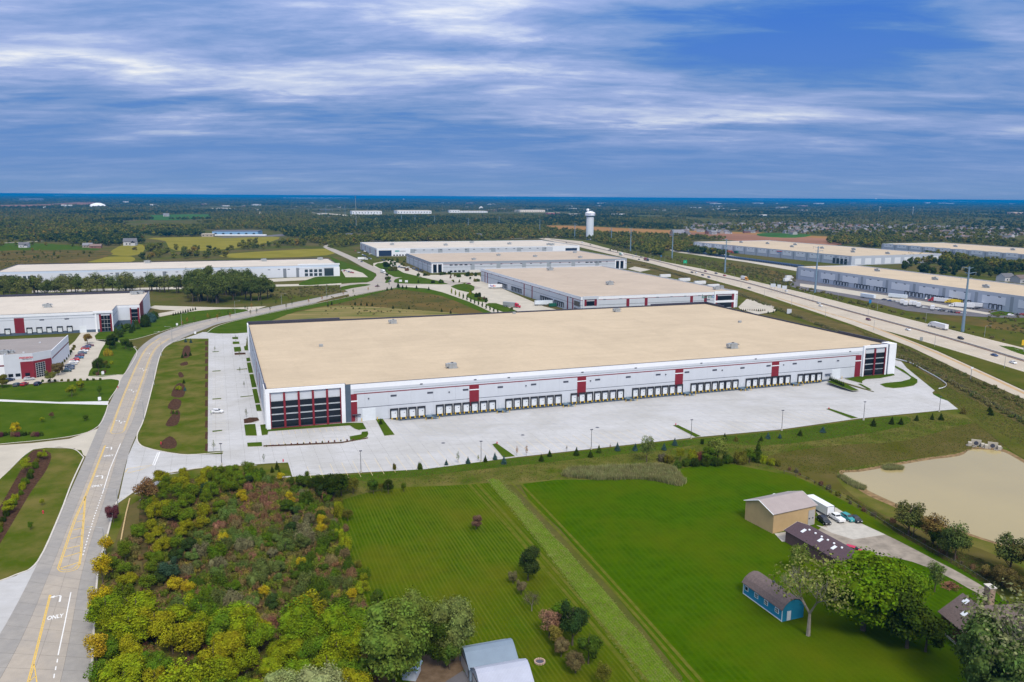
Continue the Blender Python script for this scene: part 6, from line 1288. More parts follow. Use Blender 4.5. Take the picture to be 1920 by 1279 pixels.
for x, y, ty, lab in YL:
    h = HT(x, y, ty); p = W(x, y)
    if lp is None: lp = lamp_proto(8, True); lp.location = p; lp['label'] = lab; lp['group'] = 'dark yard lamps'; lp.scale = (1, 1, h/8)
    else: copy_tree(lp, p, rd(20), lab, 'dark yard lamps', scale=(1, 1, h/8))
hl = None
SL = [(197, 1040, 987, 'nearest street lamp, carrying a small white sign, beside the thicket', 0), (221, 950, 916, 'street lamp at the driveway mouth by the thicket', 0), (270, 787.5, 750, 'street lamp on the right verge by the mulch beds', 0), (289, 722, 690, 'street lamp on the right verge further up', 0), (323, 641, 612, 'street lamp at the bend before the car park', 0), (341, 614, 587, 'street lamp left of the bend by the white sign', PI), (441, 589, 564, 'street lamp at the lot entry beyond the bend', PI), (528, 571, 550, 'street lamp before the pond woods', PI), (612, 554, 532, 'street lamp near the junction', PI), (303, 668, 640, 'street lamp on the outside of the bend', 0)]
for x, y, ty, lab, rz in SL:
    h = HT(x, y, ty); p = W(x, y)
    if hl is None: hl = lamp_proto(12, False); hl.name = 'street_lamp'; hl.location = p; hl['label'] = lab; hl['group'] = 'street lamps of the near road'; hl.scale = (1, 1, h/12.8); hl.rotation_euler = (0, 0, .1)
    else: copy_tree(hl, p, rz+.1, lab, 'street lamps of the near road', scale=(1, 1, h/12.8))
lo = MB().box(-.35, .35, -.05, .05, 1.9, 2.7).build('sign_plate', M_WALLW, hl)
for A, off, sgn in ((HB_[3:], 4, 0), (HT_[2:], -4, PI), (HM_[2:-1], 0, 0)):
    q = resample([P(p) for p in A], 62 if off else 90)
    for i, p in enumerate(q[:-1]):
        d = (q[i+1]-p).normalized(); n = Vector((-d.y, d.x, 0)); pp = p-n*off*(1 if off else 0)
        if abs(off): pp = p+(-n if off > 0 else -n)*off*(-1 if d.x*0 else 1)
        copy_tree(hl, pp, math.atan2(d.y, d.x)+PI/2+sgn, 'tall grey lamp post lining the motorway', 'lamp posts of the motorway').name = 'motorway_lamp'
def board(x, y, w, h, z0, m, lab, rz=0, nm='road_sign', cat='sign', posts=2):
    r = thing(nm, lab, cat, W(x, y), rz)
    MB().box(-w/2, w/2, -.08, .08, z0, z0+h).build('sign_face', m, r)
    for k in range(posts): xx = (-w*.3 if k == 0 else w*.3) if posts > 1 else 0; MB().box(xx-.1, xx+.1, .1, .3, 0, z0+h*.9).build('post', M_GALV, r)
    return r
M_SIGNG = mat('sign_bright_green', (.0, .38, .19), .5)
g = board(1284.5, 497, 4.6, 3.9, 2.4, M_SIGNG, 'green motorway sign beyond the far carriageway', rd(-5)); MB().box(-.2, .2, -.14, -.08, 3.7, 5.0).build('lettering', M_WALLW, g)
board(1018, 443.5, 5.5, 4.5, 2, M_SIGNG, 'distant green motorway sign left of the water tower')
board(1479.5, 590, 3.4, 3.6, .8, mat('sign_back', (.55, .58, .62), .5), 'large pale sign board seen from behind on the near verge', rd(-10))
for x, y, w, ps in ((1449, 548, 4.6, 'leftmost'), (1460, 550, 3.4, 'middle'), (1470, 552, 4.2, 'rightmost')): board(x, y, w, 3.2, 5.0, mat('gantry_panel', (.50, .55, .60), .5), ps+' of the pale gantry panels over the far carriageway', rd(-12))
board(1239.5, 485, 1.8, 1.8, 3, M_SB, 'small blue sign beside the distant motorway'); board(1631, 573, 2, 3, 2, M_SB, 'small blue sign on the verge below the white trailer', posts=1)
board(1919, 660, 3.2, 3.2, 4, M_BUMP, 'yellow warning sign at the right frame edge', posts=1)
board(1820, 714, 1.2, .9, 6, M_WALLW, 'small sign and post on the grass between the fence and slip road', posts=1)
for x, y in ((1727, 641), ): board(x, y, 1.8, 2.2, .8, M_GALV, 'paired grey panels beside the slip road', rd(-10))
for x, y, lab in ((332, 611, 'small white company sign on the lawn of the notched warehouse'), (193, 703, 'white company sign in the verge facing the road'), (366, 627, 'white sign board at the upper driveway'), (187, 752, 'small white sign by the footpath'), (575+0, 0, None)):
    if lab: board(x, y, 1.2, 1.5, .3, M_WALLW, lab, rd(30), posts=1)
for x, y, lab in ((751, 529, 'white monument sign on the oval island at the junction'), (762, 530, 'low white sign at the foot of the spruce on the oval island')): board(x, y, 3, 2.2, .3, M_WALLW, lab, rd(0))
M_HYD = mat('hydrant_red', (.50, .03, .06), .5)
for x, y, lab in ((302, 833, 'red hydrant beside the round mulch bed'), (531, 866, 'red hydrant by the conifers at the yard corner'), (932, 833, 'red post at the tip of the grass spit left of the lamp'), (1267, 798, 'red post at the tip of the middle grass spit'), (1554, 768, 'red post at the tip of the last grass spit'), (221, 824-96, 'red hydrant on the west verge'), (81, 963, 'red hydrant on the lawn beside the mulch bed')):
    r = thing('hydrant', lab, 'hydrant', W(x, y), 0); MB().lathe([(.22, 0), (.2, .1), (.16, .15), (.16, .75), (.2, .8), (.12, .95), (0, 1.0)], 10).build('barrel', M_HYD, r); MB().tube((-.28, 0, .55), (.28, 0, .55), .09, n=8).build('nozzle', M_HYD, r)
# guard rail, fences, wattle, culverts
gr = thing('guard_rail', 'pale guard rail following the outer kerb behind the office corner', 'guard rail')
q = resample(smooth([P(p) for p in Z9((385, 72), (560, 115), (700, 190), (830, 262), (905, 312), (930, 340), (905, 366), (825, 385))], 5, False), 2.0); m = MB()
for a, b in zip(q, q[1:]): m.quad((a.x, a.y, .45), (b.x, b.y, .45), (b.x, b.y, .95), (a.x, a.y, .95)); m.quad((b.x+.08, b.y+.05, .45), (a.x+.08, a.y+.05, .45), (a.x+.08, a.y+.05, .95), (b.x+.08, b.y+.05, .95)); m.quad((a.x, a.y, .95), (b.x, b.y, .95), (b.x+.08, b.y+.05, .95), (a.x+.08, a.y+.05, .95))
m.build('rail', M_WALLW, gr); pm = MB().box(-.08, .08, -.08, .08, 0, .9).mesh('post', M_BARK)
for p in q: link('post', pm, gr, (p.x+.15, p.y+.1, 0))
fe = thing('wire_fence', 'long wire fence with thin posts between the site and the motorway verge', 'fence')
FL = [(1122, 484), (1200, 497), (1290, 522), (1385, 553), (1440, 574), (1540, 612), (1640, 652), (1672, 663), (1740, 696), (1795, 725), (1863, 763), (1915, 790), (2000, 840)]
q = resample([P(p) for p in FL], 6.0); pm = MB().box(-.07, .07, -.07, .07, 0, 1.8).mesh('post', M_BARK); m = MB()
for p in q[:-1]: link('post', pm, fe, p)
for a, b in zip(q, q[1:]):
    for z in (.5, 1.1, 1.7): m.tube((a.x, a.y, z), (b.x, b.y, z), .03, n=3, cap=False)
m.build('wire', M_GALV, fe)
fs = thing('wire_fence', 'low farm fence following the edge of the bright green lawn', 'fence'); q = resample([P(p) for p in [(1470, 888), (1505, 897), (1559, 925), (1612, 954), (1683, 1000), (1740, 1032), (1810, 1070), (1862, 1103)]], 4.0); m = MB()
for p in q: link('post', pm, fs, p, scale=(1, 1, .65))
for a, b in zip(q, q[1:]): m.tube((a.x, a.y, 1.0), (b.x, b.y, 1.0), .03, n=3, cap=False)
m.build('wire', M_GALV, fs)
wa = thing('straw_wattle', 'long tan straw erosion roll lying on the grass beside the road thicket', 'straw roll'); q = even([P((243.5, 936)), P((236, 966)), P((229.5, 1000)), P((224, 1032))], 16)
wm = MB().tube((0, -.9, .2), (0, .9, .2), .2, n=8).mesh('roll', mat('straw', (.46, .34, .17), .9, var=.2, scale=4))
for a, b in zip(q, q[1:]): d = b-a; link('roll', wm, wa, (a+b)/2, math.atan2(d.y, d.x)-PI/2, scale=(1, d.length/2.05, 1))
M_ROCK = mat('boulder', (.24, .215, .19), .9, var=.25, scale=1.5)
def rock_mesh(seed, sub=2):
    bm = bmesh.new(); bmesh.ops.create_icosphere(bm, subdivisions=sub, radius=1)
    for v in bm.verts: v.co *= 1+.35*noise.noise(v.co*1.3+Vector((seed, 0, 0)))
    me = bpy.data.meshes.new('rock'); bm.to_mesh(me); bm.free(); me.materials.append(M_ROCK); return me
RK = [rock_mesh(i*3.7) for i in range(3)]
for x, y, lab in ((1830, 836, 'left one of two concrete pipe outlets set in rubble on the pond bank'), (1861, 841, 'right one of two concrete pipe outlets set in rubble on the pond bank')):
    r = thing('pipe_outlet', lab, 'pipe outlet', W(x, y), rd(-25)); m = MB(); m.box(-1.6, 1.6, .3, .7, 0, 2.2); m.box(-2.6, -1.5, -1.4, .5, 0, 1.3); m.box(1.5, 2.6, -1.4, .5, 0, 1.3); m.build('headwall', M_PALECONC, r)
    MB().tube((0, .25, .95), (0, .35, .95), .75, n=14).build('pipe_mouth', M_STRIPE, r)
    for k in range(20):
        a = random.uniform(0, 2*PI); d = random.uniform(1.4, 3.6); link('rock', random.choice(RK), r, (d*math.cos(a), d*math.sin(a)*.7, .15), a, scale=random.uniform(.22, .55))
bp2 = thing('brush_pile', 'small rusty brush pile on the lawn behind the brick house', 'brush pile', W(1782, 1102)); m = MB(); random.seed(5)
for k in range(150): a = random.uniform(0, 2*PI); d = random.uniform(0, 1.9); z = random.uniform(.1, 1.5-d*.6); b2_ = random.uniform(0, 2*PI); m.tube((d*math.cos(a), d*math.sin(a), z), (d*math.cos(a)+.9*math.cos(b2_), d*math.sin(a)+.9*math.sin(b2_), z+random.uniform(-.2, .4)), .05, n=3, cap=False)
m.build('twigs', mat('rusty_twigs', (.20, .09, .05), .9, var=.3), bp2)
# ------------------------------------------------------------------ trees
def crown_mesh(name, seed, R=3, H0=2, H1=8, kind='round', nl=9, nleaf=1500, ls=.42, core=True, m=None):
    rnd = random.Random(seed); lobes = []
    Hc = (H0+H1)/2; hh = (H1-H0)/2
    for i in range(nl):
        if kind == 'round':
            a = rnd.uniform(0, 2*PI); u = rnd.uniform(-.75, .8); rr = math.sqrt(max(.05, 1-u*u)); k = rnd.uniform(.42, .72); lobes.append((R*k*rr*math.cos(a), R*k*rr*math.sin(a), Hc+hh*u*.68, R*rnd.uniform(.28, .46), hh*rnd.uniform(.26, .44)))
        elif kind == 'cone': t = (i+.5)/nl; a = rnd.uniform(0, 2*PI); w = R*(1-t*.93); lobes.append((.12*w*math.cos(a), .12*w*math.sin(a), H0+(H1-H0)*t, w*rnd.uniform(.85, 1.0), (H1-H0)/nl*rnd.uniform(.9, 1.2)))
        elif kind == 'column': t = (i+.5)/nl; a = rnd.uniform(0, 2*PI); w = R*(.55+.6*math.sin(PI*min(1, t*1.1+.05))); lobes.append((.3*w*math.cos(a), .3*w*math.sin(a), H0+(H1-H0)*t, w*.72, (H1-H0)/nl*1.2))
        elif kind == 'low': a = rnd.uniform(0, 2*PI); d = R*math.sqrt(rnd.random())*.75; lobes.append((d*math.cos(a), d*math.sin(a), H0+(H1-H0)*rnd.uniform(.3, .6), R*rnd.uniform(.28, .45), (H1-H0)*rnd.uniform(.3, .45)))
    b = MB()
    if core:
        bm = bmesh.new(); bmesh.ops.create_icosphere(bm, subdivisions=1 if nleaf < 500 else 2, radius=1); base = [v.co.copy() for v in bm.verts]; fs_ = [tuple(v.index for v in f.verts) for f in bm.faces]; bm.free()
        for lx, ly, lz, lr, lh in lobes:
            i0_ = len(b.v); o = Vector((rnd.uniform(0, 99), 0, 0))
            for c in base: k = .72+.5*noise.noise(c*1.8+o); b.v.append((lx+c.x*lr*k, ly+c.y*lr*k, lz+c.z*lh*k))
            for f in fs_: b.f.append(tuple(i0_+j for j in f)); b.m.append(0)
    tot = sum(l[3]*l[3]+l[3]*l[4] for l in lobes)
    for lx, ly, lz, lr, lh in lobes:
        for _ in range(int(nleaf*(lr*lr+lr*lh)/tot)):
            u = rnd.uniform(-.75, 1); a = rnd.uniform(0, 2*PI); rr = math.sqrt(max(0, 1-u*u)); d = Vector((rr*math.cos(a), rr*math.sin(a), u)); k = rnd.uniform(.72, 1.14)+(.18 if rnd.random() < .15 else 0)
            c = Vector((lx+d.x*lr*k, ly+d.y*lr*k, lz+d.z*lh*k)); nrm = (d+Vector((rnd.uniform(-.8, .8), rnd.uniform(-.8, .8), rnd.uniform(-.3, .9)))).normalized()
            t1 = nrm.orthogonal().normalized(); t1.rotate(Matrix.Rotation(rnd.uniform(0, 6.28), 3, nrm)); t2 = nrm.cross(t1); s = ls*rnd.uniform(.55, 1.25)
            b.quad(c-t1*s*.5, c+t2*s*.32, c+t1*s*.5, c-t2*s*.32)
    return b.mesh(name, m or M_LEAF)
def trunk_mesh(name, seed, h, r, top, spread=0, nb=6, m=None):
    rnd = random.Random(seed); b = MB(); b.tube((0, 0, -.1), (.1*h*.1, 0, h*.55), r, r*.65, 7); b.tube((.01*h, 0, h*.55), (0, 0, top), r*.65, r*.2, 6)
    for i in range(nb):
        z = h*.45+(top-h*.45)*i/nb*.7; a = rnd.uniform(0, 2*PI); L_ = spread*rnd.uniform(.6, 1); b.tube((0, 0, z), (L_*math.cos(a), L_*math.sin(a), z+L_*rnd.uniform(.6, 1.1)), r*.4, r*.1, 5)
    return b.mesh(name, m or M_BARK)
def bare_mesh(name, seed, h, R):
    rnd = random.Random(seed); b = MB()
    def grow(p, d, L_, r, lv):
        q = p+d*L_; b.tube(p, q, r, r*.6, 5 if lv < 2 else 3, cap=False)
        if lv >= 5: return
        for _ in range(3 if lv < 4 else 2):
            nd = (d+Vector((rnd.uniform(-.75, .75), rnd.uniform(-.75, .75), rnd.uniform(-.1, .45)))).normalized(); grow(q, nd, L_*rnd.uniform(.62, .82), r*.55, lv+1)
    grow(Vector((0, 0, 0)), Vector((0, 0, 1)), h*.24, h*.022, 0); return b.mesh(name, M_BRANCH)
# nominal 10 m tall trees
KT = {}
def kind(nm, crowns, trunks): KT[nm] = [(c, trunks[i % len(trunks)]) for i, c in enumerate(crowns)]
tr = [trunk_mesh('trunk', i, 4, .28, 8.5, 2.6) for i in range(2)]
kind('round', [crown_mesh('crown', 10+i, 3.9, 1.6, 10, 'round', 15, 4600, .46) for i in range(4)], tr)
kind('loose', [crown_mesh('crown', 20+i, 3.6, 2.2, 10, 'round', 18, 3000, .46, core=False) for i in range(3)], tr)
kind('spruce', [crown_mesh('crown', 30+i, 3.2, .2, 10, 'cone', 8, 1300, .7) for i in range(2)], [trunk_mesh('trunk', 5, 3, .2, 6, 0, 0)])
kind('column', [crown_mesh('crown', 40+i, 2.2, 1.2, 10, 'column', 8, 1300, .55) for i in range(3)], [trunk_mesh('trunk', 6, 4, .22, 7, 1.0)])
kind('sapling', [crown_mesh('crown', 50+i, 1.9, 3.4, 10, 'column', 6, 240, .62, core=False) for i in range(2)], [trunk_mesh('trunk', 7, 5, .14, 9.3, 1.2)])
kind('bush', [crown_mesh('crown', 60+i, 6.5, -1.5, 10, 'low', 15, 3000, .85) for i in range(4)], [trunk_mesh('trunk', 8, 2, .3, 5, 2)])
kind('scrub', [crown_mesh('crown', 70+i, 7.5, -2, 9, 'low', 18, 2600, .85, core=i % 2 == 0) for i in range(3)], [trunk_mesh('trunk', 9, 2, .25, 5, 3)])
kind('big', [crown_mesh('crown', 80+i, 4.6, 1.0, 10, 'round', 26, 7500, .40) for i in range(3)], tr)
kind('far', [crown_mesh('crown', 90+i, 4.0, 1.0, 10, 'round', 7, 260, 1.1) for i in range(4)], [trunk_mesh('trunk', 3, 3, .3, 6, 0, 0)])
kind('farloose', [crown_mesh('crown', 95+i, 3.6, 1.6, 10, 'round', 9, 420, .8, core=i == 0) for i in range(3)], tr)
kind('bare', [crown_mesh('crown', 100+i, 3.9, 2.6, 9.6, 'round', 20, 1500, .32, core=False) for i in range(2)], [bare_mesh('trunk', 3+i, 10, 4) for i in range(2)])
TN = 0
def tree(k, p, h, col, lab, group=None, w=1.0, cat=None, nm=None, vi=None, rz=None):
    global TN; TN += 1; c, t = KT[k][TN % len(KT[k]) if vi is None else vi]; s = h/10
    nm = nm or {'spruce': 'conifer', 'bush': 'bush', 'scrub': 'bush', 'sapling': 'young_tree'}.get(k, 'tree')
    cat = cat or {'conifer': 'conifer', 'bush': 'bush', 'young_tree': 'young tree'}.get(nm, 'tree')
    r = thing(nm, lab, cat, (p[0], p[1], 0), random.uniform(0, 6.28) if rz is None else rz, group=group, scale=(s*w, s*w, s))
    v = random.uniform(.88, 1.12)*(1.35 if col[1] > .05 else 1.2); link('crown', c, r, color=tuple(x*v for x in col)); link('trunk', t, r); return r
def tpx(k, x, y, ty, col, lab, w=1.0, group=None, **kw): return tree(k, W(x, y), max(.6, HT(x, y, ty)), col, lab, group, w, **kw)
G1 = (.048, .080, .005); G2 = (.034, .056, .006); GD = (.022, .035, .004); GY = (.105, .115, .006); YE = (.24, .185, .006); YG = (.125, .145, .006); OL = (.072, .070, .010); BR = (.095, .056, .030); RD = (.115, .040, .028); GB = (.030, .060, .055); SG = (.12, .15, .085); OR = (.20, .10, .02); GP = (.085, .075, .045); PU = (.085, .030, .035)
random.seed(3)
# yard edge planting
for x, y, h, k, c, w in ((788, 880, 14, 'bush', G2, .5), (740, 881, 12, 'bush', OL, .5), (837, 872, 10, 'spruce', GB, 1.3), (859, 869, 22, 'sapling', SG, .9), (877.5, 869, 12, 'spruce', GB, 1.4), (897, 865, 12, 'sapling', GY, 1), (910, 866, 12, 'spruce', GD, 1.2), (928, 862, 13, 'spruce', GB, 1.2), (945, 870, 15, 'spruce', GB, 1.3), (969, 855, 18, 'sapling', OR, .8), (987, 855, 20, 'sapling', OR, .8), (1015, 865, 13, 'spruce', GD, 1.4), (1030.5, 856, 12, 'spruce', GD, 1.4), (1062.5, 847.5, 12, 'sapling', GP, .8), (1081, 854, 15, 'spruce', GD, 1.4), (1107, 857.5, 13, 'spruce', GD, 1.4), (1123, 849, 14, 'spruce', G2, 1.3), (1144, 845, 13, 'sapling', BR, .8), (1157.5, 845, 15, 'spruce', GB, 1.3), (1191, 845, 13, 'spruce', GB, 1.4),
        (1245, 844, 13, 'spruce', GB, 1.3), (1265, 835.6, 14, 'spruce', GB, 1.3), (1317, 833, 11, 'bush', GD, .5), (1358.6, 825.5, 13, 'spruce', GD, 1.3), (1380, 827, 12, 'spruce', OL, 1.3), (1427, 827, 10, 'spruce', GD, 1.3), (1440, 822.5, 11, 'spruce', GB, 1.5), (1462, 822, 9, 'spruce', GB, 1.4), (1500, 817, 11, 'spruce', GD, 1.6), (1543, 811, 11, 'spruce', GB, 1.8), (1637.6, 799, 14, 'spruce', GD, 1.4), (1672, 795.5, 14, 'spruce', GD, 1.3), (1689, 796, 12, 'spruce', GD, 1.5), (1718.6, 789, 11, 'spruce', GD, 1.4), (1747.5, 787, 12, 'spruce', GD, 1.1), (1764, 787.6, 12, 'spruce', GD, 1.6), (1806, 776, 13, 'spruce', (.08, .07, .015), 1.7), (1855, 772, 11, 'spruce', GD, 1.4), (1858, 779, 13, 'spruce', GD, 1.5), (510.5, 886, 12, 'spruce', GD, 1.1), (519.6, 880, 15, 'spruce', GD, 1.0), (524, 893, 14, 'spruce', GD, 1.1), (465+30, 867, 17, 'sapling', SG, .8)):
    cn = {GB: 'blue green', GD: 'dark green', OL: 'olive', G2: 'deep green', SG: 'pale green', GY: 'yellowish', OR: 'orange leaved', GP: 'greyish', BR: 'brown leaved'}.get(c, 'bronze')
    kn = {'spruce': 'spruce', 'sapling': 'young staked tree', 'bush': 'round bush'}[k]
    sg = 'left of the first yard lamp' if x < 677 else 'between the first two yard lamps' if x < 902 else 'between the second and third yard lamps' if x < 1108 else 'between the third and fourth yard lamps' if x < 1296 else 'between the fourth and fifth yard lamps' if x < 1466 else 'between the fifth and sixth yard lamps' if x < 1619 else 'right of the sixth yard lamp' if x < 1761 else 'beyond the last yard lamp'
    tpx(k, x, y, y-h, c, f'{cn} {kn} at the yard edge {sg}', w, f'{cn} {kn} planting {sg}')
tpx('loose', 1212.5, 867, 815, (.09, .12, .03), 'slender lone tree with a pale green crown at the yard edge above the reeds', .75)
for x, y, h in [(1556+i*3.6, 713+i*1.7, 9) for i in range(8)]: tpx('spruce', x, y, y-h, GD, 'small conifer in the short row beside the drive in door', .9, 'small conifers beside the drive in door')
tpx('spruce', 714, 796, 785, GD, 'tiny dark conifer on the grass spit by the truck door', 1.2)
for x, y, h in ((403, 660, 11), (450, 700, 12), (458, 735-8, 12), (462, 783, 17), (401, 846, 20), (449, 668, 12), (442, 640, 12), (463, 642, 8)): tpx('sapling', x, y, y-h, (.10, .115, .05), 'thin young tree on an island of the long car park', .8, 'thin young trees in the long car park')
for k in range(16): x = 500+k*11.6; tpx('bush', x, 838-k*.85, 834-k*.85, RD if k % 3 else OL, 'tiny shrub in the mulch strip of the front stalls', .55, 'tiny shrubs in the mulch strip')
# west side trees: x, y, top, kind, colour, width, label
for x, y, ty, k, c, w, lab in ((164, 645, 622, 'round', (.13, .085, .02), 1.0, 'orange brown tree behind the row of parked cars'), (109, 704, 678, 'round', (.10, .075, .03), 1.1, 'brownish tree right of the red entrance'), (95, 718, 693, 'round', (.09, .095, .02), 1.1, 'green gold tree in front of the red entrance'), (4, 727, 702, 'round', OL, 1.3, 'green tree at the left frame edge by the navy car'),
        (135, 744, 719, 'round', YG, 1.0, 'yellow green tree, larger of two on the upper lawn'), (152, 733, 712, 'round', YG, .9, 'yellow green tree behind its larger twin on the upper lawn'), (187, 742, 722, 'loose', G1, .8, 'thin green tree near the footpath end'), (31, 815, 792, 'round', YE, 1.0, 'bright yellow tree on the lower lawn by the hedge'), (79, 792, 780, 'round', YG, 1, 'small yellow tree in the middle of the lower lawn'), (161, 789, 776, 'round', G1, 1, 'small round green tree on the lower lawn near the road'),
        (97, 785, 772, 'loose', BR, 1, 'small brown tree on the lower lawn'), (206, 655, 627, 'round', GD, 1.1, 'dark tree left of the yellow shrub on the verge'), (216, 649, 622, 'round', G2, 1.1, 'dark green tree above the striped verge'), (236, 654, 633, 'round', G2, 1.1, 'green tree at the top of the striped verge'), (244, 657, 640, 'round', GD, 1, 'small dark tree at the top right of the striped verge'), (185, 699, 671, 'round', GD, 1.0, 'dark pine at the lower end of the verge by the white sign'), (197, 690, 674, 'loose', OL, 1.1, 'olive bush like tree behind the white sign'),
        (50, 888, 857, 'loose', YG, 1.0, 'yellow green tree in the mulch bed at the left edge'), (80, 862, 843, 'round', YG, 1.2, 'yellow green tree at the tip of the long island'), (16, 963, 935, 'round', YG, 1.2, 'yellow green tree at the left frame edge by the mulch bed'), (79, 948, 934, 'loose', YG, .9, 'tiny green tree alone on the long grass island'), (58, 994, 977, 'loose', G1, .9, 'tiny green tree near the hydrant on the long grass island')):
    tpx(k, x, y, ty, c, lab, w)
for i in range(16): t = i/15; tpx('bush', 76-84*t+random.uniform(-4, 4), 858+150*t, 858+150*t-random.uniform(9, 15), random.choice((G1, YG, GD, BR, OL)), 'low shrub in the mulch bed of the left island', .8, 'low shrubs of the left mulch bed')
for i in range(12): tpx('bush', -5+i*7.5, 817+random.uniform(-2, 2), 809, random.choice((G2, GD, BR, PU)), 'low shrub in the hedge under the lower lawn', .8, 'shrubs of the hedge under the lower lawn')
for i in range(10): tpx('bush', 80+i*12, 716-i*.3, 711-i*.3, random.choice((OL, GY, G2)), 'low shrub between the car park and the upper lawn', .8, 'shrubs between the car park and upper lawn')
for x, y in ((203, 664), (208, 667), (199, 668)): tpx('bush', x, y, y-11, (.20, .165, .012), 'mustard yellow shrub on the striped verge', .7, 'mustard shrubs on the striped verge')
for x, y in ((178, 702), (183, 704), (196, 700), (204, 690), (209, 683)): tpx('bush', x, y, y-7, random.choice((G2, BR, YG)), 'low shrub around the white roadside sign', .8, 'low shrubs around the white roadside sign')
for i in range(9): tpx('bush', 113+i*3.4, 688-i*4.5, 682-i*4.5, random.choice((GD, G2, OL)), 'low shrub along the side wall of the grey roofed building', .8, 'shrubs along the side wall of the grey roofed building')
for i in range(26):
    x = random.uniform(214, 296); y = 637-(x-214)*.36+random.uniform(-13, -1); tpx(random.choice(('spruce', 'bush', 'round')), x, y, y-random.uniform(9, 19), random.choice((GD, GD, G2, GB)), 'dark pine or shrub on the slope before the notched warehouse', 1.0, 'pines and shrubs before the notched warehouse')
for i in range(10): tpx('spruce', 325+i*4.6, 592-i*1.2, 586-i*1.2, GD, 'small conifer in the double row by the west lot', 1, 'small conifers by the west lot')
for x, y, c in ((348, 668, GD), (342, 671, GD), (357, 667, GD), (348, 642, GB), (358, 643, GB), (347, 733, GB), (336, 731, YG), (345, 719, GD), (325, 776, G2), (332, 777, G2), (322, 776, BR)): tpx('spruce' if c != YG else 'bush', x, y, y-8, c, 'small conifer in a mulch bed of the road verge', 1.2, 'small conifers in the verge mulch beds')
for i in range(30): t = i/29; p = P((405+t*330, 604-t*67)) if i % 2 else P((345+t*200, 612-t*48)); tree('sapling', p+Vector((random.uniform(-4, 4), random.uniform(-3, 3), 0)), 4.5, random.choice((OR, OL, G2)), 'young tree in the row along the curving road', 'young trees along the curving road')
for x, y in ((666, 572), (677, 573), (688, 573.5), (698, 574), (737, 579), (767, 580), (828, 585), (845, 588), (726, 545), (734, 544), (755, 541), (762, 541.5), (781, 541.5), (804, 544), (748, 540), (622, 572), (615, 575)): tpx('spruce', x, y, y-7, GD, 'small dark conifer on the open meadow behind the big warehouse', 1.1, 'small conifers of the meadow behind the big warehouse')
for i in range(13): t = i/12; tpx('column', 847+t*86, 551+t*38, 545+t*38-4, G2 if i > 2 else YG, 'young columnar tree lining the pale path', .8, 'columnar trees lining the pale path')
for i in range(34):
    x, y = random.choice(((726+random.uniform(-2, 5), 522+random.uniform(-4, 8)), (random.uniform(840, 900), 524+random.uniform(-4, 6)), (random.uniform(865, 960), 0), (random.uniform(750, 830), 531), (random.uniform(715, 770), 508)))
    if y == 0: y = 546+(x-865)*.42+random.uniform(-3, 3)
    tpx(random.choice(('spruce', 'bush', 'round')), x, y, y-random.uniform(5, 10), random.choice((GD, G2, OL, BR, YG)), 'landscape tree among the lots of the far warehouses', 1.1, 'landscape trees among the far lots')
tpx('spruce', 746.5, 539.5, 529, GD, 'spruce standing alone by the oval island', 1.1); tpx('round', 726, 505, 490, GD, 'dark round tree pair at the lot corner before the farthest warehouse', 1.5)
for i in range(60): t = random.random(); tree(random.choice(('spruce', 'bush')), W(780+t*115, 516+random.uniform(-2, 3)) if i % 2 else W(720+t*40, 488+random.uniform(-1, 12)), random.uniform(2.5, 4), random.choice((GD, G2, OL)), 'low shrub in the hedges of the far warehouse lots', 'hedge shrubs of the far warehouse lots')
for i in range(12): tpx('spruce', 1390+i*4, 583+random.uniform(-1, 1), 579, BR if i % 2 else GD, 'tiny shrub on the lot islands right of the lettered warehouse', 1.2, 'tiny shrubs of the small lot by the motorway')
for x, y in ((1440, 588), (1450, 587), (1455, 584)): tpx('spruce', x, y, y-5, GD, 'small conifer at the corner of the small lot', 1.3, 'conifers at the corner of the small lot')
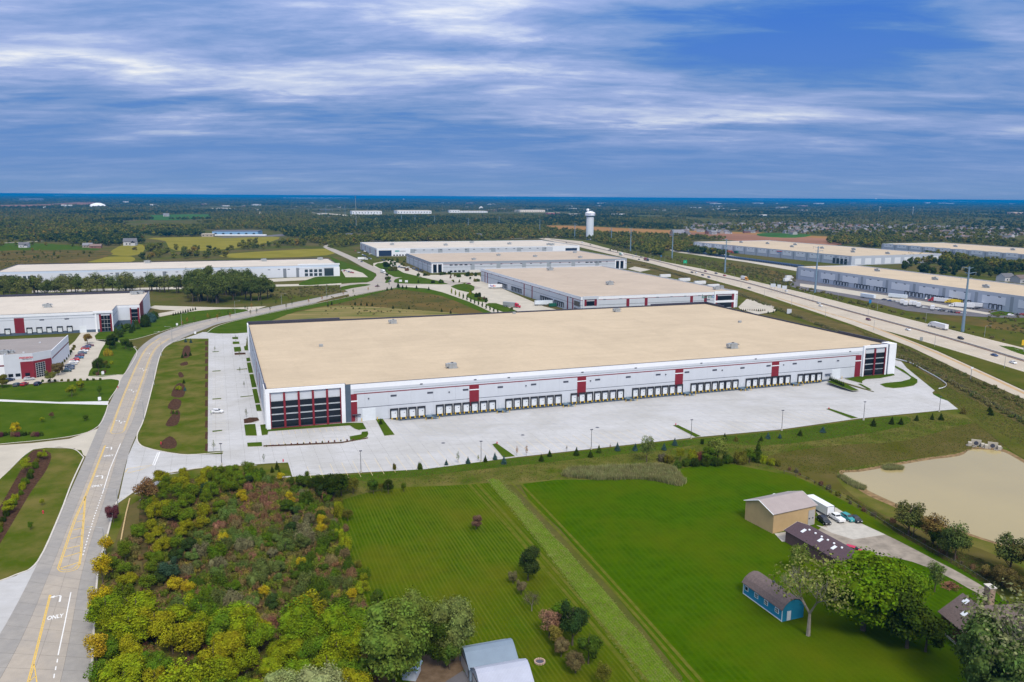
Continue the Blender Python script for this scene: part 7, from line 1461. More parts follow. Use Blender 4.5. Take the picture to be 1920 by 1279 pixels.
# trees round the farm plots
tpx('round', 893, 993, 964, (.105, .06, .040), 'lone dusky red shrub in the middle of the left lawn', .95, nm='bush')
tpx('round', 990, 1089, 1024, (.026, .040, .010), 'lone dark egg shaped cedar on the left lawn', .95, vi=1)
for x, y, ty, k, c, w, lab in ((962, 1095, 1070, 'round', (.085,.08,.035), .9, 'small greyish shrub left of the dark cedar'), (977, 1116, 1086, 'round', (.085,.07,.035), .9, 'small grey brown shrub below the dark cedar'), (997, 1146, 1103, 'bare', (.06, .05, .03), 1.0, 'bare grey small tree below the dark cedar'), (1030, 1196, 1142, 'loose', (.13, .07, .045), 1.1, 'reddish leaved tree left of the dark green ones'), (1052, 1180, 1130, 'round', G1, 1.0, 'mid green tree behind the reddish one'),
        (1073, 1210, 1124, 'round', (.022, .040, .010), .85, 'tall dark green tree in the clump by the mown strip'), (1042, 1213, 1172, 'loose', (.12, .10, .02), 1.0, 'yellowish tree below the reddish one'), (1103, 1245, 1185, 'round', G2, .95, 'green rounded tree at the lower right of the clump'), (1052, 1232, 1195, 'round', (.085, .065, .03), 1.0, 'brownish shrub in the clump'), (1079, 1262, 1218, 'round', (.075, .06, .025), 1.1, 'lowest brown shrub of the clump'), (1132, 1290, 1240, 'loose', OL, .8, 'small thin tree at the bottom end of the clump'),
        (738, 1285, 1126, 'big', (.062, .092, .014), .92, 'large silvery green maple beside the dirt yard'), (790, 1215, 1102, 'big', (.080, .105, .020), .75, 'silvery green tree behind the large maple'), (850, 1240, 1117, 'big', (.085, .105, .028), .72, 'weeping silvery tree above the garages'), (822, 1248, 1160, 'round', GD, 1.0, 'dark tree under the silvery ones'), (843, 1256, 1190, 'round', (.05, .08, .012), .8, 'green low tree at the lawn corner above the garages'),
        (600, 1345, 1243, 'big', (.13, .145, .060), 1.0, 'pale silver leaved tree at the bottom edge, right'), (530, 1350, 1260, 'big', (.12, .14, .05), 1.0, 'pale silver leaved tree at the bottom edge, left'),
        (1515, 1192, 1015, 'bare', (.095, .105, .028), 1.0, 'tall half bare tree in front of the blue house'), (1498, 1075, 1018, 'loose', (.09, .12, .02), .9, 'yellow green small tree before the purple roofed shed'),
        (1618, 1182, 1036, 'big', (.052, .090, .003), 1.2, 'huge bright green maple right of the blue house'), (1668, 1172, 1052, 'big', (.046, .080, .004), 1.05, 'green maple adjoining the huge one on its right'), (1700, 1215, 1100, 'round', (.022, .036, .004), 1.15, 'dark broad tree before the brick house'), (1735, 1222, 1150, 'round', (.024, .040, .004), 1.3, 'dark low tree touching the brick house'), (1752, 1110, 1052, 'loose', (.06, .09, .02), .8, 'thin light tree on the lawn above the dark ones'),
        (1875, 1320, 1085, 'bare', (.105, .115, .05), 1.05, 'big half bare willow at the lower right corner'), (1850, 1330, 1150, 'big', (.048, .075, .018), .8, 'leafy green tree under the half bare willow'), (1925, 1300, 1130, 'bare', (.08, .09, .03), .8, 'half bare tree cut by the right frame edge'),
        (1703, 1006, 938, 'loose', (.055, .060, .016), 1.15, 'dark oak like tree on the pond bank, leftmost'), (1712, 1008, 950, 'round', (.04, .055, .014), .8, 'small oak close to the leftmost one on the bank'), (1748, 1026, 965, 'loose', (.10, .07, .02), 1.1, 'rusty leaved tree on the pond bank'), (1757, 1030, 985, 'round', GD, .9, 'dark low tree under the rusty one'), (1790, 1052, 978, 'loose', (.045, .065, .016), .95, 'tall dark green tree on the pond bank, right of the rusty one'), (1775, 1046, 990, 'round', (.04, .055, .014), .9, 'green tree between the rusty one and the tall one'),
        (1893, 1078, 1000, 'loose', (.05, .065, .018), 1.1, 'spreading tree at the right edge by the pond'), (1925, 1090, 1010, 'round', (.06, .055, .015), 1.2, 'brown green tree cut by the right frame edge'), (1878, 1100, 1060, 'round', (.07, .055, .018), 1.3, 'brown thicket shrub under the spreading tree'), (1905, 1118, 1075, 'round', (.06, .05, .015), 1.3, 'brown thicket shrub at the right edge'), (1850, 1085, 1060, 'round', (.09, .07, .022), 1.2, 'dry brown shrub on the bank')):
    tpx(k, x, y, ty, c, lab, w)
random.seed(66)
for i in range(26):
    q = even([P(p) for p in [(618, 940), (634, 1000), (655, 1073), (690, 1150), (702, 1200)]], 26)[i]; kk = random.choice(('scrub', 'bush', 'loose', 'round')); tree(kk, q+Vector((random.uniform(-2.5, 3.5), random.uniform(-1, 1), 0)), random.uniform(1.4, 4.2), random.choice((G1, GY, BR, OL, G2, YG)), 'plant of the ragged thicket edge along the left lawn', 'plants of the ragged thicket edge along the left lawn', .7 if kk in ('scrub', 'bush') else 1.2)
# trees at the head of the left lawn
for x, y, ty, k, c, w in ((570, 918, 884, 'round', G2, 1.2), (590, 922, 895, 'round', GD, 1.3), (607, 928, 888, 'loose', GD, 1.2), (626, 938, 885, 'round', GD, 1.0), (640, 930, 886, 'loose', G2, 1.1), (662, 927, 892, 'loose', OL, 1), (652, 920, 890, 'round', OL, 1), (700, 926, 896, 'round', G2, .9), (715, 922, 905, 'loose', OL, 1), (728, 926, 899, 'round', GD, .9), (757, 922, 905, 'loose', G1, .9), (545, 915, 893, 'loose', G2, 1)): tpx(k, x, y, ty, c, 'dark scrubby tree in the row at the head of the left lawn', w, 'scrubby trees at the head of the left lawn')
for x, y, ty, k, c, w in ((1345, 866, 818, 'loose', (.09, .11, .02), 1.2), (1330, 868, 836, 'round', G1, 1.2), (1420, 866, 826, 'spruce', G2, .9), (1405, 868, 838, 'loose', G1, 1.1), (1385, 868, 842, 'bush', OL, .8), (1365, 868, 850, 'bush', G2, .9), (1312, 866, 845, 'bush', RD, .7), (1298, 866, 842, 'bush', GY, .7), (1275, 864, 838, 'loose', GY, .9), (1445, 872, 858, 'bush', GY, .8), (1460, 874, 862, 'bush', OL, .8), (1430, 868, 852, 'bush', YG, .8), (1322, 872, 856, 'bush', GD, 1), (1300, 874, 858, 'bush', GD, 1), (1285, 874, 860, 'bush', G2, 1), (1270, 876, 862, 'bush', G2, 1), (1255, 868, 852, 'bush', OL, 1), (1345, 873, 856, 'bush', GD, 1), (1240, 865, 850, 'bush', GP, 1)): tpx(k, x, y, ty, c, 'wild shrub or tree in the hedgerow above the bright green lawn', w, 'hedgerow above the bright green lawn')
for i in range(26): t = i/25; q = even([P(p) for p in [(1480, 880), (1520, 903), (1600, 945), (1700, 1000), (1840, 1080)]], 26)[i]; tree('scrub', q+Vector((random.uniform(-1, 1), random.uniform(-1, 1), 0)), random.uniform(.9, 2), random.choice((BR, OL, GP)), 'low wild shrub along the farm fence', 'low wild shrubs along the farm fence', .6)
# thicket
TP = [P(p) for p in [(283, 912), (400, 893), (480, 893), (560, 905), (622, 945), (636, 1000), (655, 1073), (690, 1150), (705, 1230), (700, 1345), (160, 1345), (182, 1240), (192, 1150), (200, 1060), (222, 975), (240, 942)]]
random.seed(21); pts = []; xs = [p.x for p in TP]; ys = [p.y for p in TP]; tries = 0
gap = [P(p) for p in [(262, 1000), (268, 1075), (285, 1130), (330, 1190), (350, 1195), (300, 1140), (284, 1075), (278, 1000)]]
while len(pts) < 292 and tries < 60000:
    tries += 1; p = Vector((random.uniform(min(xs), max(xs)), random.uniform(min(ys), max(ys)), 0)); md = 3.2+1.2*noise.noise(p*.05)
    if inside(p, TP) and not inside(p, gap) and all((p-q).length > md for q in pts): pts.append(p)
wattle = [P((244, 930)), P((236, 966)), P((224, 1035))]
for p in pts:
    if any((p-w_).length < 4.5 for w_ in (wattle[0], wattle[0].lerp(wattle[1], .5), wattle[1], wattle[1].lerp(wattle[2], .33), wattle[1].lerp(wattle[2], .66), wattle[2])): continue
    n = noise.noise(p*.045+Vector((3, 1, 0))); n2_ = noise.noise(p*.13+Vector((9, 4, 2))); d = p.y; lx = (p.x-P((200, 1060)).x)
    bottom = d < P((400, 1180)).y; road = lx < 16 and not bottom
    if bottom: col, nm, k, h = (random.choice(((.075, .115, .005), (.105, .130, .005), (.052, .090, .006), (.145, .140, .006))), 'yellow green', random.choice(('round', 'loose', 'big')), random.uniform(3.8, 9.0))
    elif road: col, nm, k, h = ((.125, .125, .006) if n2_ > .05 else (.060, .088, .006), 'golden green', random.choice(('round', 'loose')), random.uniform(3.5, 6.0))
    elif n > .02 and n2_ < .22: col, nm, k, h = (random.choice(((.105, .062, .030), (.12, .060, .038), (.10, .078, .034))), 'rusty brown', random.choice(('scrub', 'bush')), random.uniform(1.8, 3.0))
    elif n2_ > .36: col, nm, k, h = ((.24, .19, .008), 'bright yellow', 'loose', random.uniform(2.5, 4))
    elif n2_ < -.33: col, nm, k, h = (random.choice(((.024, .042, .010), (.030, .050, .012))), 'dark green', 'round', random.uniform(3.5, 5.5))
    else: col, nm, k, h = (random.choice((G1, G2, (.055, .07, .018), (.06, .09, .02), (.085, .08, .04))), 'mid green', random.choice(('bush', 'round', 'scrub')), random.uniform(2.5, 4.5))
    R_ = W(640, 1000).x; fx_ = (p.x-TP[14].x)/(R_-TP[14].x); zy = 'at the bottom of the picture' if bottom else 'near the driveway' if p.y > P((300, 975)).y else 'halfway down'
    zx = 'on the road side' if fx_ < .33 else 'by the lawn' if fx_ > .72 else 'in the middle'; tk = 'tree' if k in ('round', 'loose', 'big') else 'shrub'; sz_ = 'tall' if h > 5.2 else 'low' if h < 2.8 else 'middling'
    tree(k, p, h, col, f'{sz_} {nm} {tk} of the thicket, {zx}, {zy}', f'{sz_} {nm} {tk}s of the thicket {zx}, {zy}', random.uniform(1.0, 1.35) if k in ('round', 'loose', 'big') else .85)
for x, y, ty, k, c, w, lab in ((274, 944, 895, 'loose', (.13, .075, .03), 1.2, 'bronze leaved tree at the thicket corner nearest the driveway'), (213, 980, 945, 'round', PU, .9, 'small purple leaved tree between the road and straw roll'), (193, 1096, 1040, 'loose', YE, .95, 'bright yellow street tree, middle of the three by the kerb'), (190, 1160, 1095, 'loose', YE, .9, 'bright yellow street tree, lowest of the three by the kerb'), (200, 1040, 1002, 'loose', YE, .9, 'bright yellow street tree, uppermost of the three by the kerb'), (183, 1250, 1185, 'loose', (.26, .19, .012), .9, 'golden street tree near the bottom of the kerb'), (318, 1092, 1045, 'round', (.022, .042, .022), 1.1, 'blue green dense evergreen in the left of the thicket'), (386, 932, 902, 'round', (.022, .042, .018), 1.3, 'dark blue green evergreen at the top of the thicket')):
    tpx(k, x, y, ty, c, lab, w)
# scrub floor in the thicket
flat('thicket_floor', [(283, 912), (400, 893), (480, 893), (560, 905), (600, 920), (628, 950), (624, 975), (640, 1000), (638, 1030), (660, 1068), (656, 1090), (690, 1140), (698, 1190), (715, 1230), (700, 1345), (300, 1345), (330, 1200), (285, 1130), (268, 1075), (262, 1000), (262, 950)], mat('leaf_litter', (.035, .040, .012), .95, c2=(.090, .062, .028), scale=.5, detail=9, spec=.0), .04, 2)
# ------------------------------------------------------------------ instanced masses
def scatter(name, pts, protos, mats_=None):
    """pts: (x, y, z, sx, sz, index); one object whose points carry copies of the prototype meshes"""
    me = bpy.data.meshes.new(name); me.from_pydata([p[:3] for p in pts], [], [])
    for an, dt, vals in (('sx', 'FLOAT', [p[3] for p in pts]), ('sz', 'FLOAT', [p[4] for p in pts]), ('rz', 'FLOAT', [random.uniform(0, 6.28) for p in pts]), ('idx', 'INT', [p[5] for p in pts])):
        a = me.attributes.new(an, dt, 'POINT'); a.data.foreach_set('value', vals)
    o = link(name, me, kind='stuff')
    ng = bpy.data.node_groups.new(name+'_nodes', 'GeometryNodeTree'); ng.interface.new_socket('Geometry', in_out='INPUT', socket_type='NodeSocketGeometry'); ng.interface.new_socket('Geometry', in_out='OUTPUT', socket_type='NodeSocketGeometry')
    N = ng.nodes; gi = N.new('NodeGroupInput'); go = N.new('NodeGroupOutput'); gti = N.new('GeometryNodeGeometryToInstance')
    pc = bpy.data.collections.get('prototypes') or bpy.data.collections.new('prototypes')
    for i in range(len(protos)-1, -1, -1):
        po = bpy.data.objects.new('prototype_'+name, protos[i]); pc.objects.link(po)
        oi = N.new('GeometryNodeObjectInfo'); oi.inputs['Object'].default_value = po; oi.inputs['As Instance'].default_value = True; ng.links.new(oi.outputs['Geometry'], gti.inputs[0])
    def attr(n_, t): a = N.new('GeometryNodeInputNamedAttribute'); a.data_type = t; a.inputs['Name'].default_value = n_; return a.outputs['Attribute']
    iop = N.new('GeometryNodeInstanceOnPoints'); iop.inputs['Pick Instance'].default_value = True
    ng.links.new(gi.outputs[0], iop.inputs['Points']); ng.links.new(gti.outputs[0], iop.inputs['Instance']); ng.links.new(attr('idx', 'INT'), iop.inputs['Instance Index'])
    cs = N.new('ShaderNodeCombineXYZ'); sxx = attr('sx', 'FLOAT'); ng.links.new(sxx, cs.inputs[0]); ng.links.new(sxx, cs.inputs[1]); ng.links.new(attr('sz', 'FLOAT'), cs.inputs[2]); ng.links.new(cs.outputs[0], iop.inputs['Scale'])
    cr = N.new('ShaderNodeCombineXYZ'); ng.links.new(attr('rz', 'FLOAT'), cr.inputs[2]); ng.links.new(cr.outputs[0], iop.inputs['Rotation']); ng.links.new(iop.outputs[0], go.inputs[0])
    md = o.modifiers.new('scatter', 'NODES'); md.node_group = ng; return o
MF = obj_col_mat('woodland_leaves', .85, .05, leaf=True, inst=[(0, (.042, .056, .010)), (.25, (.078, .092, .012)), (.45, (.11, .115, .014)), (.62, (.145, .132, .018)), (.78, (.062, .076, .011)), (.88, (.135, .125, .014)), (.96, (.17, .115, .018)), (1, (.10, .09, .02))])
MFD = obj_col_mat('dark_woodland_leaves', .85, .05, leaf=True, inst=[(0, (.022, .036, .009)), (.5, (.036, .052, .010)), (1, (.054, .066, .013))])
prF = [crown_mesh('woodland_crown', 300+i, 4.2, -.5, 10, 'round', 6, 110, 1.5, m=MF) for i in range(4)]+[crown_mesh('woodland_crown', 310+i, 4.2, -.5, 10, 'round', 6, 110, 1.5, m=MFD) for i in range(2)]
def poly(*a): return [tuple(W(*p).xy) for p in a]
CLEAR = [poly(*[p for p in f[3]]) for f in FAR[:9]]+[poly((-40, 452), (60, 452), (150, 458), (200, 462), (268, 458), (268, 440), (300, 445), (520, 441), (620, 462), (615, 500), (0, 600), (-200, 600)),
         poly((600, 470), (700, 455), (1020, 449), (1090, 455), (1250, 495), (1100, 620), (300, 620), (600, 500)), poly((1010, 446), (1100, 450), (1320, 500), (1600, 565), (2000, 660), (2100, 900), (1320, 620), (1080, 462)),
         poly((1290, 452), (1450, 448), (1770, 478), (1600, 505), (1500, 505), (1300, 470)), poly((1650, 456), (1775, 454), (1960, 470), (1960, 495), (1890, 495), (1650, 470)), poly((1490, 495), (1600, 492), (1960, 540), (1960, 640), (1480, 560)),
         poly((1240, 470), (1520, 500), (1480, 560), (1250, 500)), poly((380, 445), (380, 432), (490, 430), (530, 438), (530, 444)), poly((585, 398), (1070, 398), (1070, 403), (585, 406)), poly((640, 444), (650, 438), (700, 440), (700, 450))]
bbs = [(min(p[0] for p in c), max(p[0] for p in c), min(p[1] for p in c), max(p[1] for p in c), c) for c in CLEAR]
def cleared(x, y): return any(a <= x <= b and c <= y <= d and inside((x, y), q) for a, b, c, d, q in bbs)
random.seed(77); wp = []
HOUSES = poly((1270, 440), (1270, 417), (1600, 410), (1960, 415), (1960, 452), (1780, 450), (1560, 446), (1430, 436))
while len(wp) < 88000:
    r = 1250*math.exp(random.random()*3.15); a = random.uniform(-.66, .66); x = r*math.sin(a); y = r*math.cos(a)
    if r < 9000 and cleared(x, y): continue
    n = noise.noise(Vector((x*.0022, y*.0011, 0)))+.5*noise.noise(Vector((x*.007, y*.004, 5)))
    if r > 1700 and n < -.34: continue
    if inside((x, y), HOUSES) and random.random() < .62: continue
    g = 1 if r < 5000 else min(5.5, r/5000)
    h = random.uniform(.85, 1.5)*(.8+.4*noise.noise(Vector((x*.004, y*.004, 9)))+.1); dark = noise.noise(Vector((x*.0016, y*.0009, 20))) > .12
    wp.append((x, y, 0, h*random.uniform(1.0, 1.4)*g, h*(1 if g == 1 else 1.15), random.choice((4, 5)) if dark and random.random() < .75 else random.randrange(4)))
scatter('woodland', wp, prF)
# nearer countable trees of the middle distance: polygon, number, height range, colours, label, group
GV = []
def grove(pl, n, h0, h1, cols, lab, grp, kinds=('far', 'farloose'), seed=1, w=1.0, mass=True):
    rnd = random.Random(seed); q = poly(*pl); x0, x1 = min(p[0] for p in q), max(p[0] for p in q); y0, y1 = min(p[1] for p in q), max(p[1] for p in q); k = 0; t = 0
    while k < n and t < 50000:
        t += 1; p = (rnd.uniform(x0, x1), rnd.uniform(y0, y1))
        if inside(p, q) and mass: s_ = rnd.uniform(h0, h1)/10; GV.append((p[0], p[1], 0, s_*w*rnd.uniform(.85, 1.25), s_, rnd.randrange(4) if 'dark' not in lab else 4+rnd.randrange(2))); k += 1
        elif inside(p, q): tree(rnd.choice(kinds), p, rnd.uniform(h0, h1), rnd.choice(cols), lab, grp, w*rnd.uniform(.85, 1.2)); k += 1
MIX = [(.060, .070, .022), (.045, .062, .018), (.075, .080, .022), (.032, .050, .018)]
grove([(-30, 549), (120, 547), (330, 543), (345, 550), (120, 557), (-30, 561)], 50, 14, 19, [(.075, .086, .022), (.06, .078, .018), (.085, .09, .025)], 'thin willowy tree in the line before the long white warehouse', 'line of trees before the long white warehouse', ('farloose', 'loose'), 4, mass=False)
grove([(325, 556), (380, 547), (470, 547), (508, 553), (500, 563), (420, 572), (340, 568)], 40, 16, 25, [(.052, .070, .016), (.062, .078, .018), (.042, .058, .013)], 'tall dusky green tree in the clump left of the curving road', 'tall clump left of the curving road', ('round', 'loose'), 5, .9, mass=False)
grove([(250, 470), (300, 462), (340, 466), (430, 472), (430, 484), (330, 486), (250, 488)], 44, 8, 14, MIX, 'hedgerow tree behind the long white warehouse, left part', 'hedgerow behind the long white warehouse', ('far',), 6)
grove([(430, 468), (480, 455), (600, 452), (610, 462), (520, 466), (440, 472)], 46, 8, 14, MIX+[(.09, .075, .03)], 'hedgerow tree between the yellow fields', 'hedgerow between the yellow fields', ('far',), 7)
grove([(1680, 512), (1700, 498), (1790, 500), (1960, 508), (1960, 525), (1850, 525), (1740, 520)], 60, 9, 16, [(.022, .040, .014), (.030, .050, .016), (.042, .056, .018)], 'dark green tree in the belt before the farthest warehouse', 'dark belt of trees before the farthest warehouse', ('round',), 8)
grove([(1130, 458), (1180, 463), (1230, 474), (1260, 470), (1250, 452), (1180, 446), (1130, 450)], 55, 5, 10, MIX, 'scrubby tree on the ground right of the water tower', 'scrubby trees right of the water tower', ('far', 'farloose'), 9)
grove([(1560, 452), (1600, 460), (1650, 462), (1650, 452), (1800, 456), (1960, 466), (1960, 455), (1700, 445), (1560, 447)], 70, 9, 14, MIX+[(.12, .12, .02)], 'tree in the belt behind the tan roofed warehouses on the right', 'belt of trees behind the right warehouses', ('far',), 10)
grove([(0, 470), (160, 472), (200, 480), (120, 488), (0, 486)], 30, 3, 6, [(.09, .08, .02), (.035, .05, .015), (.16, .13, .015)], 'small scattered tree on the brown meadow at the left', 'small trees on the brown meadow', ('far',), 12)
grove([(0, 455), (60, 450), (200, 452), (240, 458), (180, 466), (0, 466)], 34, 6, 11, MIX, 'garden tree around the distant houses at the left', 'garden trees of the distant houses', ('far',), 13)
scatter('hedgerow_trees', GV, [crown_mesh('hedgerow_crown', 500+i, 4.2, -.2, 10, 'round', 11, 520, .85, m=MF) for i in range(4)]+[crown_mesh('hedgerow_crown', 510+i, 4.2, -.2, 10, 'round', 11, 520, .85, m=MFD) for i in range(2)])
# brush along the motorway fence, reeds, grass tufts
random.seed(5)
blade = MB()
for k in range(26): a = random.uniform(0, 6.28); d = random.uniform(0, .5); x, y = d*math.cos(a), d*math.sin(a); w_ = .05; t_ = Vector((math.cos(a*3)*w_, math.sin(a*3)*w_, 0)); lean = random.uniform(.1, .45); hh_ = random.uniform(.6, 1.1); blade.quad((x-t_.x, y-t_.y, 0), (x+t_.x, y+t_.y, 0), (x+math.cos(a)*lean, y+math.sin(a)*lean, hh_))
def tuft(nm, m_): return blade.mesh(nm, m_)
M_REED = obj_col_mat('reed_blades', .9, .05, leaf=True, inst=[(0, (.13, .15, .045)), (.5, (.27, .25, .12)), (1, (.08, .11, .025))])
M_TUFT = obj_col_mat('grass_tufts', .9, .05, leaf=True, inst=[(0, (.07, .11, .018)), (.5, (.11, .125, .028)), (.8, (.17, .145, .05)), (1, (.13, .08, .04))])
M_STRAW = obj_col_mat('straw_tufts', .9, .05, leaf=True, inst=[(0, (.11, .18, .02)), (.5, (.30, .30, .11)), (1, (.18, .23, .05))])
M_BRUSH = obj_col_mat('brush_leaves', .9, .05, leaf=True, inst=[(0, (.085, .09, .022)), (.5, (.13, .11, .045)), (1, (.06, .08, .018))])
def fill(pl, n, zs, seed, idx=(0,)):
    rnd = random.Random(seed); q = pl if isinstance(pl[0], Vector) else [P(p) for p in pl]; x0, x1 = min(p.x for p in q), max(p.x for p in q); y0, y1 = min(p.y for p in q), max(p.y for p in q); out = []
    while len(out) < n:
        p = (rnd.uniform(x0, x1), rnd.uniform(y0, y1))
        if inside(p, q): s = rnd.uniform(*zs); out.append((p[0], p[1], .02, s*rnd.uniform(.8, 1.3), s, rnd.choice(idx)))
    return out
scatter('reeds', fill([(1055, 893), (1070, 882), (1150, 878), (1230, 875), (1262, 880), (1284, 906), (1272, 911), (1240, 904), (1200, 898), (1120, 900)], 3200, (1.0, 1.8), 1)+fill([(1570, 893), (1580, 893), (1600, 905), (1625, 915), (1617, 920), (1590, 908)], 260, (.7, 1.2), 2)+fill([(1654, 878), (1665, 873), (1693, 876), (1690, 881), (1660, 882)], 300, (.7, 1.2), 3), [tuft('reed_tuft', M_REED)])
scatter('rough_grass', fill([(560, 897), (680, 890), (967, 862), (1239, 832), (1462, 809), (1609, 790), (1762, 775), (1834, 790), (1930, 850), (1860, 836), (1799, 850), (1612, 882), (1575, 890), (1480, 885), (1357, 868), (1261, 878), (1130, 895), (975, 903), (760, 910), (618, 940)], 22000, (.12, .32), 4)
        +fill([(1700, 690), (1795, 727), (1900, 785), (2000, 840), (2000, 880), (1850, 800), (1790, 760), (1760, 730)], 4000, (.2, .5), 5)+fill([(1600, 615), (1705, 657), (1812, 706), (2000, 800), (2000, 835), (1863, 760), (1795, 722), (1672, 660)], 7000, (.25, .7), 6)+fill([(1580, 925), (1683, 985), (1740, 1015), (1840, 1050), (1960, 1110), (1860, 1102), (1683, 1000)], 4500, (.2, .6), 7), [tuft('grass_tuft', M_TUFT)])
scatter('straw_tufts', fill([(912, 900), (943, 900), (1000, 962), (1100, 1068), (1180, 1160), (1292, 1290), (1250, 1300), (1195, 1270), (1100, 1140), (1010, 1020), (950, 948)], 5200, (.12, .30), 8), [tuft('straw_tuft', M_STRAW)])
q = resample([P(p) for p in FL], 1.6); bq = []
for p in q:
    if noise.noise(p*.02) > -.25:
        for _ in range(2): s = random.uniform(.10, .24); bq.append((p.x+random.uniform(-1.5, 3), p.y+random.uniform(0, 3), 0, s, s*.9, 0))
scatter('fence_brush', bq, [crown_mesh('brush', 400, 6, -2, 9, 'low', 8, 300, 1.4, m=M_BRUSH)])
bq = []
for pl, n, s0, s1, sd_ in (([(1140, 470), (1200, 478), (1320, 500), (1500, 545), (1700, 595), (1900, 645), (1900, 640), (1700, 588), (1500, 538), (1320, 494), (1150, 460)], 500, .10, .3, 3), ([(1260, 480), (1440, 505), (1500, 520), (1480, 545), (1320, 500)], 500, .1, .3, 4), ([(1620, 620), (1700, 660), (1812, 712), (1960, 790), (1960, 770), (1800, 698), (1640, 630)], 160, .08, .22, 5), ([(620, 556), (760, 545), (830, 560), (880, 580), (700, 590), (600, 590)], 200, .06, .16, 6), ([(1860, 560), (1960, 600), (1960, 640), (1850, 615)], 150, .08, .2, 7), ([(150, 480), (0, 485), (0, 510), (40, 495)], 150, .08, .2, 9), ([(480, 545), (640, 535), (640, 548), (520, 565)], 200, .08, .25, 10)):
    rnd = random.Random(sd_); pq = [P(p) for p in pl]; x0, x1 = min(p.x for p in pq), max(p.x for p in pq); y0, y1 = min(p.y for p in pq), max(p.y for p in pq); c = 0
    while c < n:
        p = (rnd.uniform(x0, x1), rnd.uniform(y0, y1))
        if inside(p, pq): s = rnd.uniform(s0, s1); bq.append((p[0], p[1], 0, s, s, 0)); c += 1
scatter('wild_brush', bq, [crown_mesh('brush', 401, 6, -2, 9, 'low', 8, 300, 1.4, m=M_BRUSH)])
M_UNDER = obj_col_mat('undergrowth_leaves', .9, .05, leaf=True, inst=[(0, (.065, .095, .012)), (.3, (.10, .12, .014)), (.5, (.13, .080, .040)), (.7, (.055, .080, .012)), (.85, (.145, .070, .045)), (1, (.17, .16, .02))])
UG = []
for p in fill(TP, 2300, (.09, .20), 31):
    if not inside(p, gap) and (p[0]-TP[14].x > 9 or p[1] < 170): UG.append(p)
scatter('undergrowth', UG, [crown_mesh('undergrowth', 420+i, 7, -2, 9, 'low', 11, 420, 1.5, m=M_UNDER) for i in range(3)])
# ------------------------------------------------------------------ far houses and buildings
M_HR = [mat('far_roof_%d' % i, c, .9) for i, c in enumerate(((.14, .11, .10), (.085, .085, .10), (.20, .14, .12), (.12, .12, .13), (.20, .20, .22)))]
M_HW = [mat('far_wall_%d' % i, c, .9) for i, c in enumerate(((.38, .38, .39), (.32, .27, .22), (.24, .12, .09), (.50, .50, .52)))]
def house_mesh(i):
    rnd = random.Random(i); m = MB(); L_, D_, h = rnd.uniform(11, 16), rnd.uniform(8, 11), rnd.uniform(3.2, 6); r = h+rnd.uniform(2.5, 3.5); l, d = L_/2, D_/2
    m.quad((-l, -d, 0), (l, -d, 0), (l, -d, h), (-l, -d, h)); m.quad((l, d, 0), (-l, d, 0), (-l, d, h), (l, d, h)); m.quad((-l, d, 0), (-l, -d, 0), (-l, -d, h), (-l, 0, r-.05), (-l, d, h)); m.quad((l, -d, 0), (l, d, 0), (l, d, h), (l, 0, r-.05), (l, -d, h))
    m.quad((-l-.4, -d-.5, h-.3), (l+.4, -d-.5, h-.3), (l+.4, 0, r), (-l-.4, 0, r), mi=1); m.quad((-l-.4, 0, r), (l+.4, 0, r), (l+.4, d+.5, h-.3), (-l-.4, d+.5, h-.3), mi=1)
    if i % 2: m.box(l*.2, l*.9, -d-4, -d, 0, 2.8); m.quad((l*.15, -d-4.4, 2.7), (l*.55, -d-4.4, 5), (l*.55, 0, 5), (l*.15, -d, 2.7), mi=1); m.quad((l*.55, -d-4.4, 5), (l*.95, -d-4.4, 2.7), (l*.95, -d, 2.7), (l*.55, 0, 5), mi=1)
    for x in (-l*.6, -l*.1): m.box(x, x+1.2, -d-.04, -d, 1, 2.3, 2)
    return m.mesh('house', [M_HW[i % 4], M_HR[i % 5], M_GLASS])
HM = [house_mesh(i) for i in range(10)]; random.seed(8); k = 0; HB = poly((1280, 441), (1285, 425), (1450, 420), (1700, 424), (1960, 432), (1960, 453), (1800, 452), (1640, 447), (1430, 438))
x0, x1, y0, y1 = min(p[0] for p in HB), max(p[0] for p in HB), min(p[1] for p in HB), max(p[1] for p in HB)
gs = 26; hp = []
for iy in range(int(y0//gs), int(y1//gs)+1):
    for ix in range(int(x0//gs), int(x1//gs)+1):
        p = (ix*gs+random.uniform(-6, 6), iy*gs+random.uniform(-6, 6)+(12 if ix % 3 else 0))
        if inside(p, HB): hp.append(p)
hp.sort(key=lambda p: p[0]**2+p[1]**2); random.shuffle(hp); hp = hp[:290]
for p in hp: link('house', random.choice(HM), None, (p[0], p[1], 0), random.choice((.2, .2+PI/2, .5, .9)), scale=random.uniform(.95, 1.3), label='small suburban house among the trees beyond the right warehouses', category='house', group='suburban houses beyond the right warehouses')
for x, y, lab, s in ((245, 460, 'white barn beside the left yellow field', 1.7), (655, 447, 'small house with a brown roof before the distant woods', 1.3), (692, 449, 'small white house before the distant woods', 1.2), (895, 447, 'white house at the wood edge behind the farthest warehouse', 1.4), (46, 464, 'small pale house at the left beyond the brown meadow', 1.2), (165, 464, 'small house beside a red roofed one at the left', 1.1), (180, 465, 'red roofed house beyond the brown meadow', 1.1), (312, 406, 'distant farm building on the green field', 1.8), (1915, 530, 'house under the dark trees at the right edge', 1.2), (1885, 527, 'pale house under the dark trees on the right', 1.2), (1270, 443, 'green roofed barn near the orange field', 2.2)):
    link('house', HM[3 if 'white' in lab or 'pale' in lab else random.randrange(10)], None, W(x, y), .3, scale=s, label=lab, category='house')
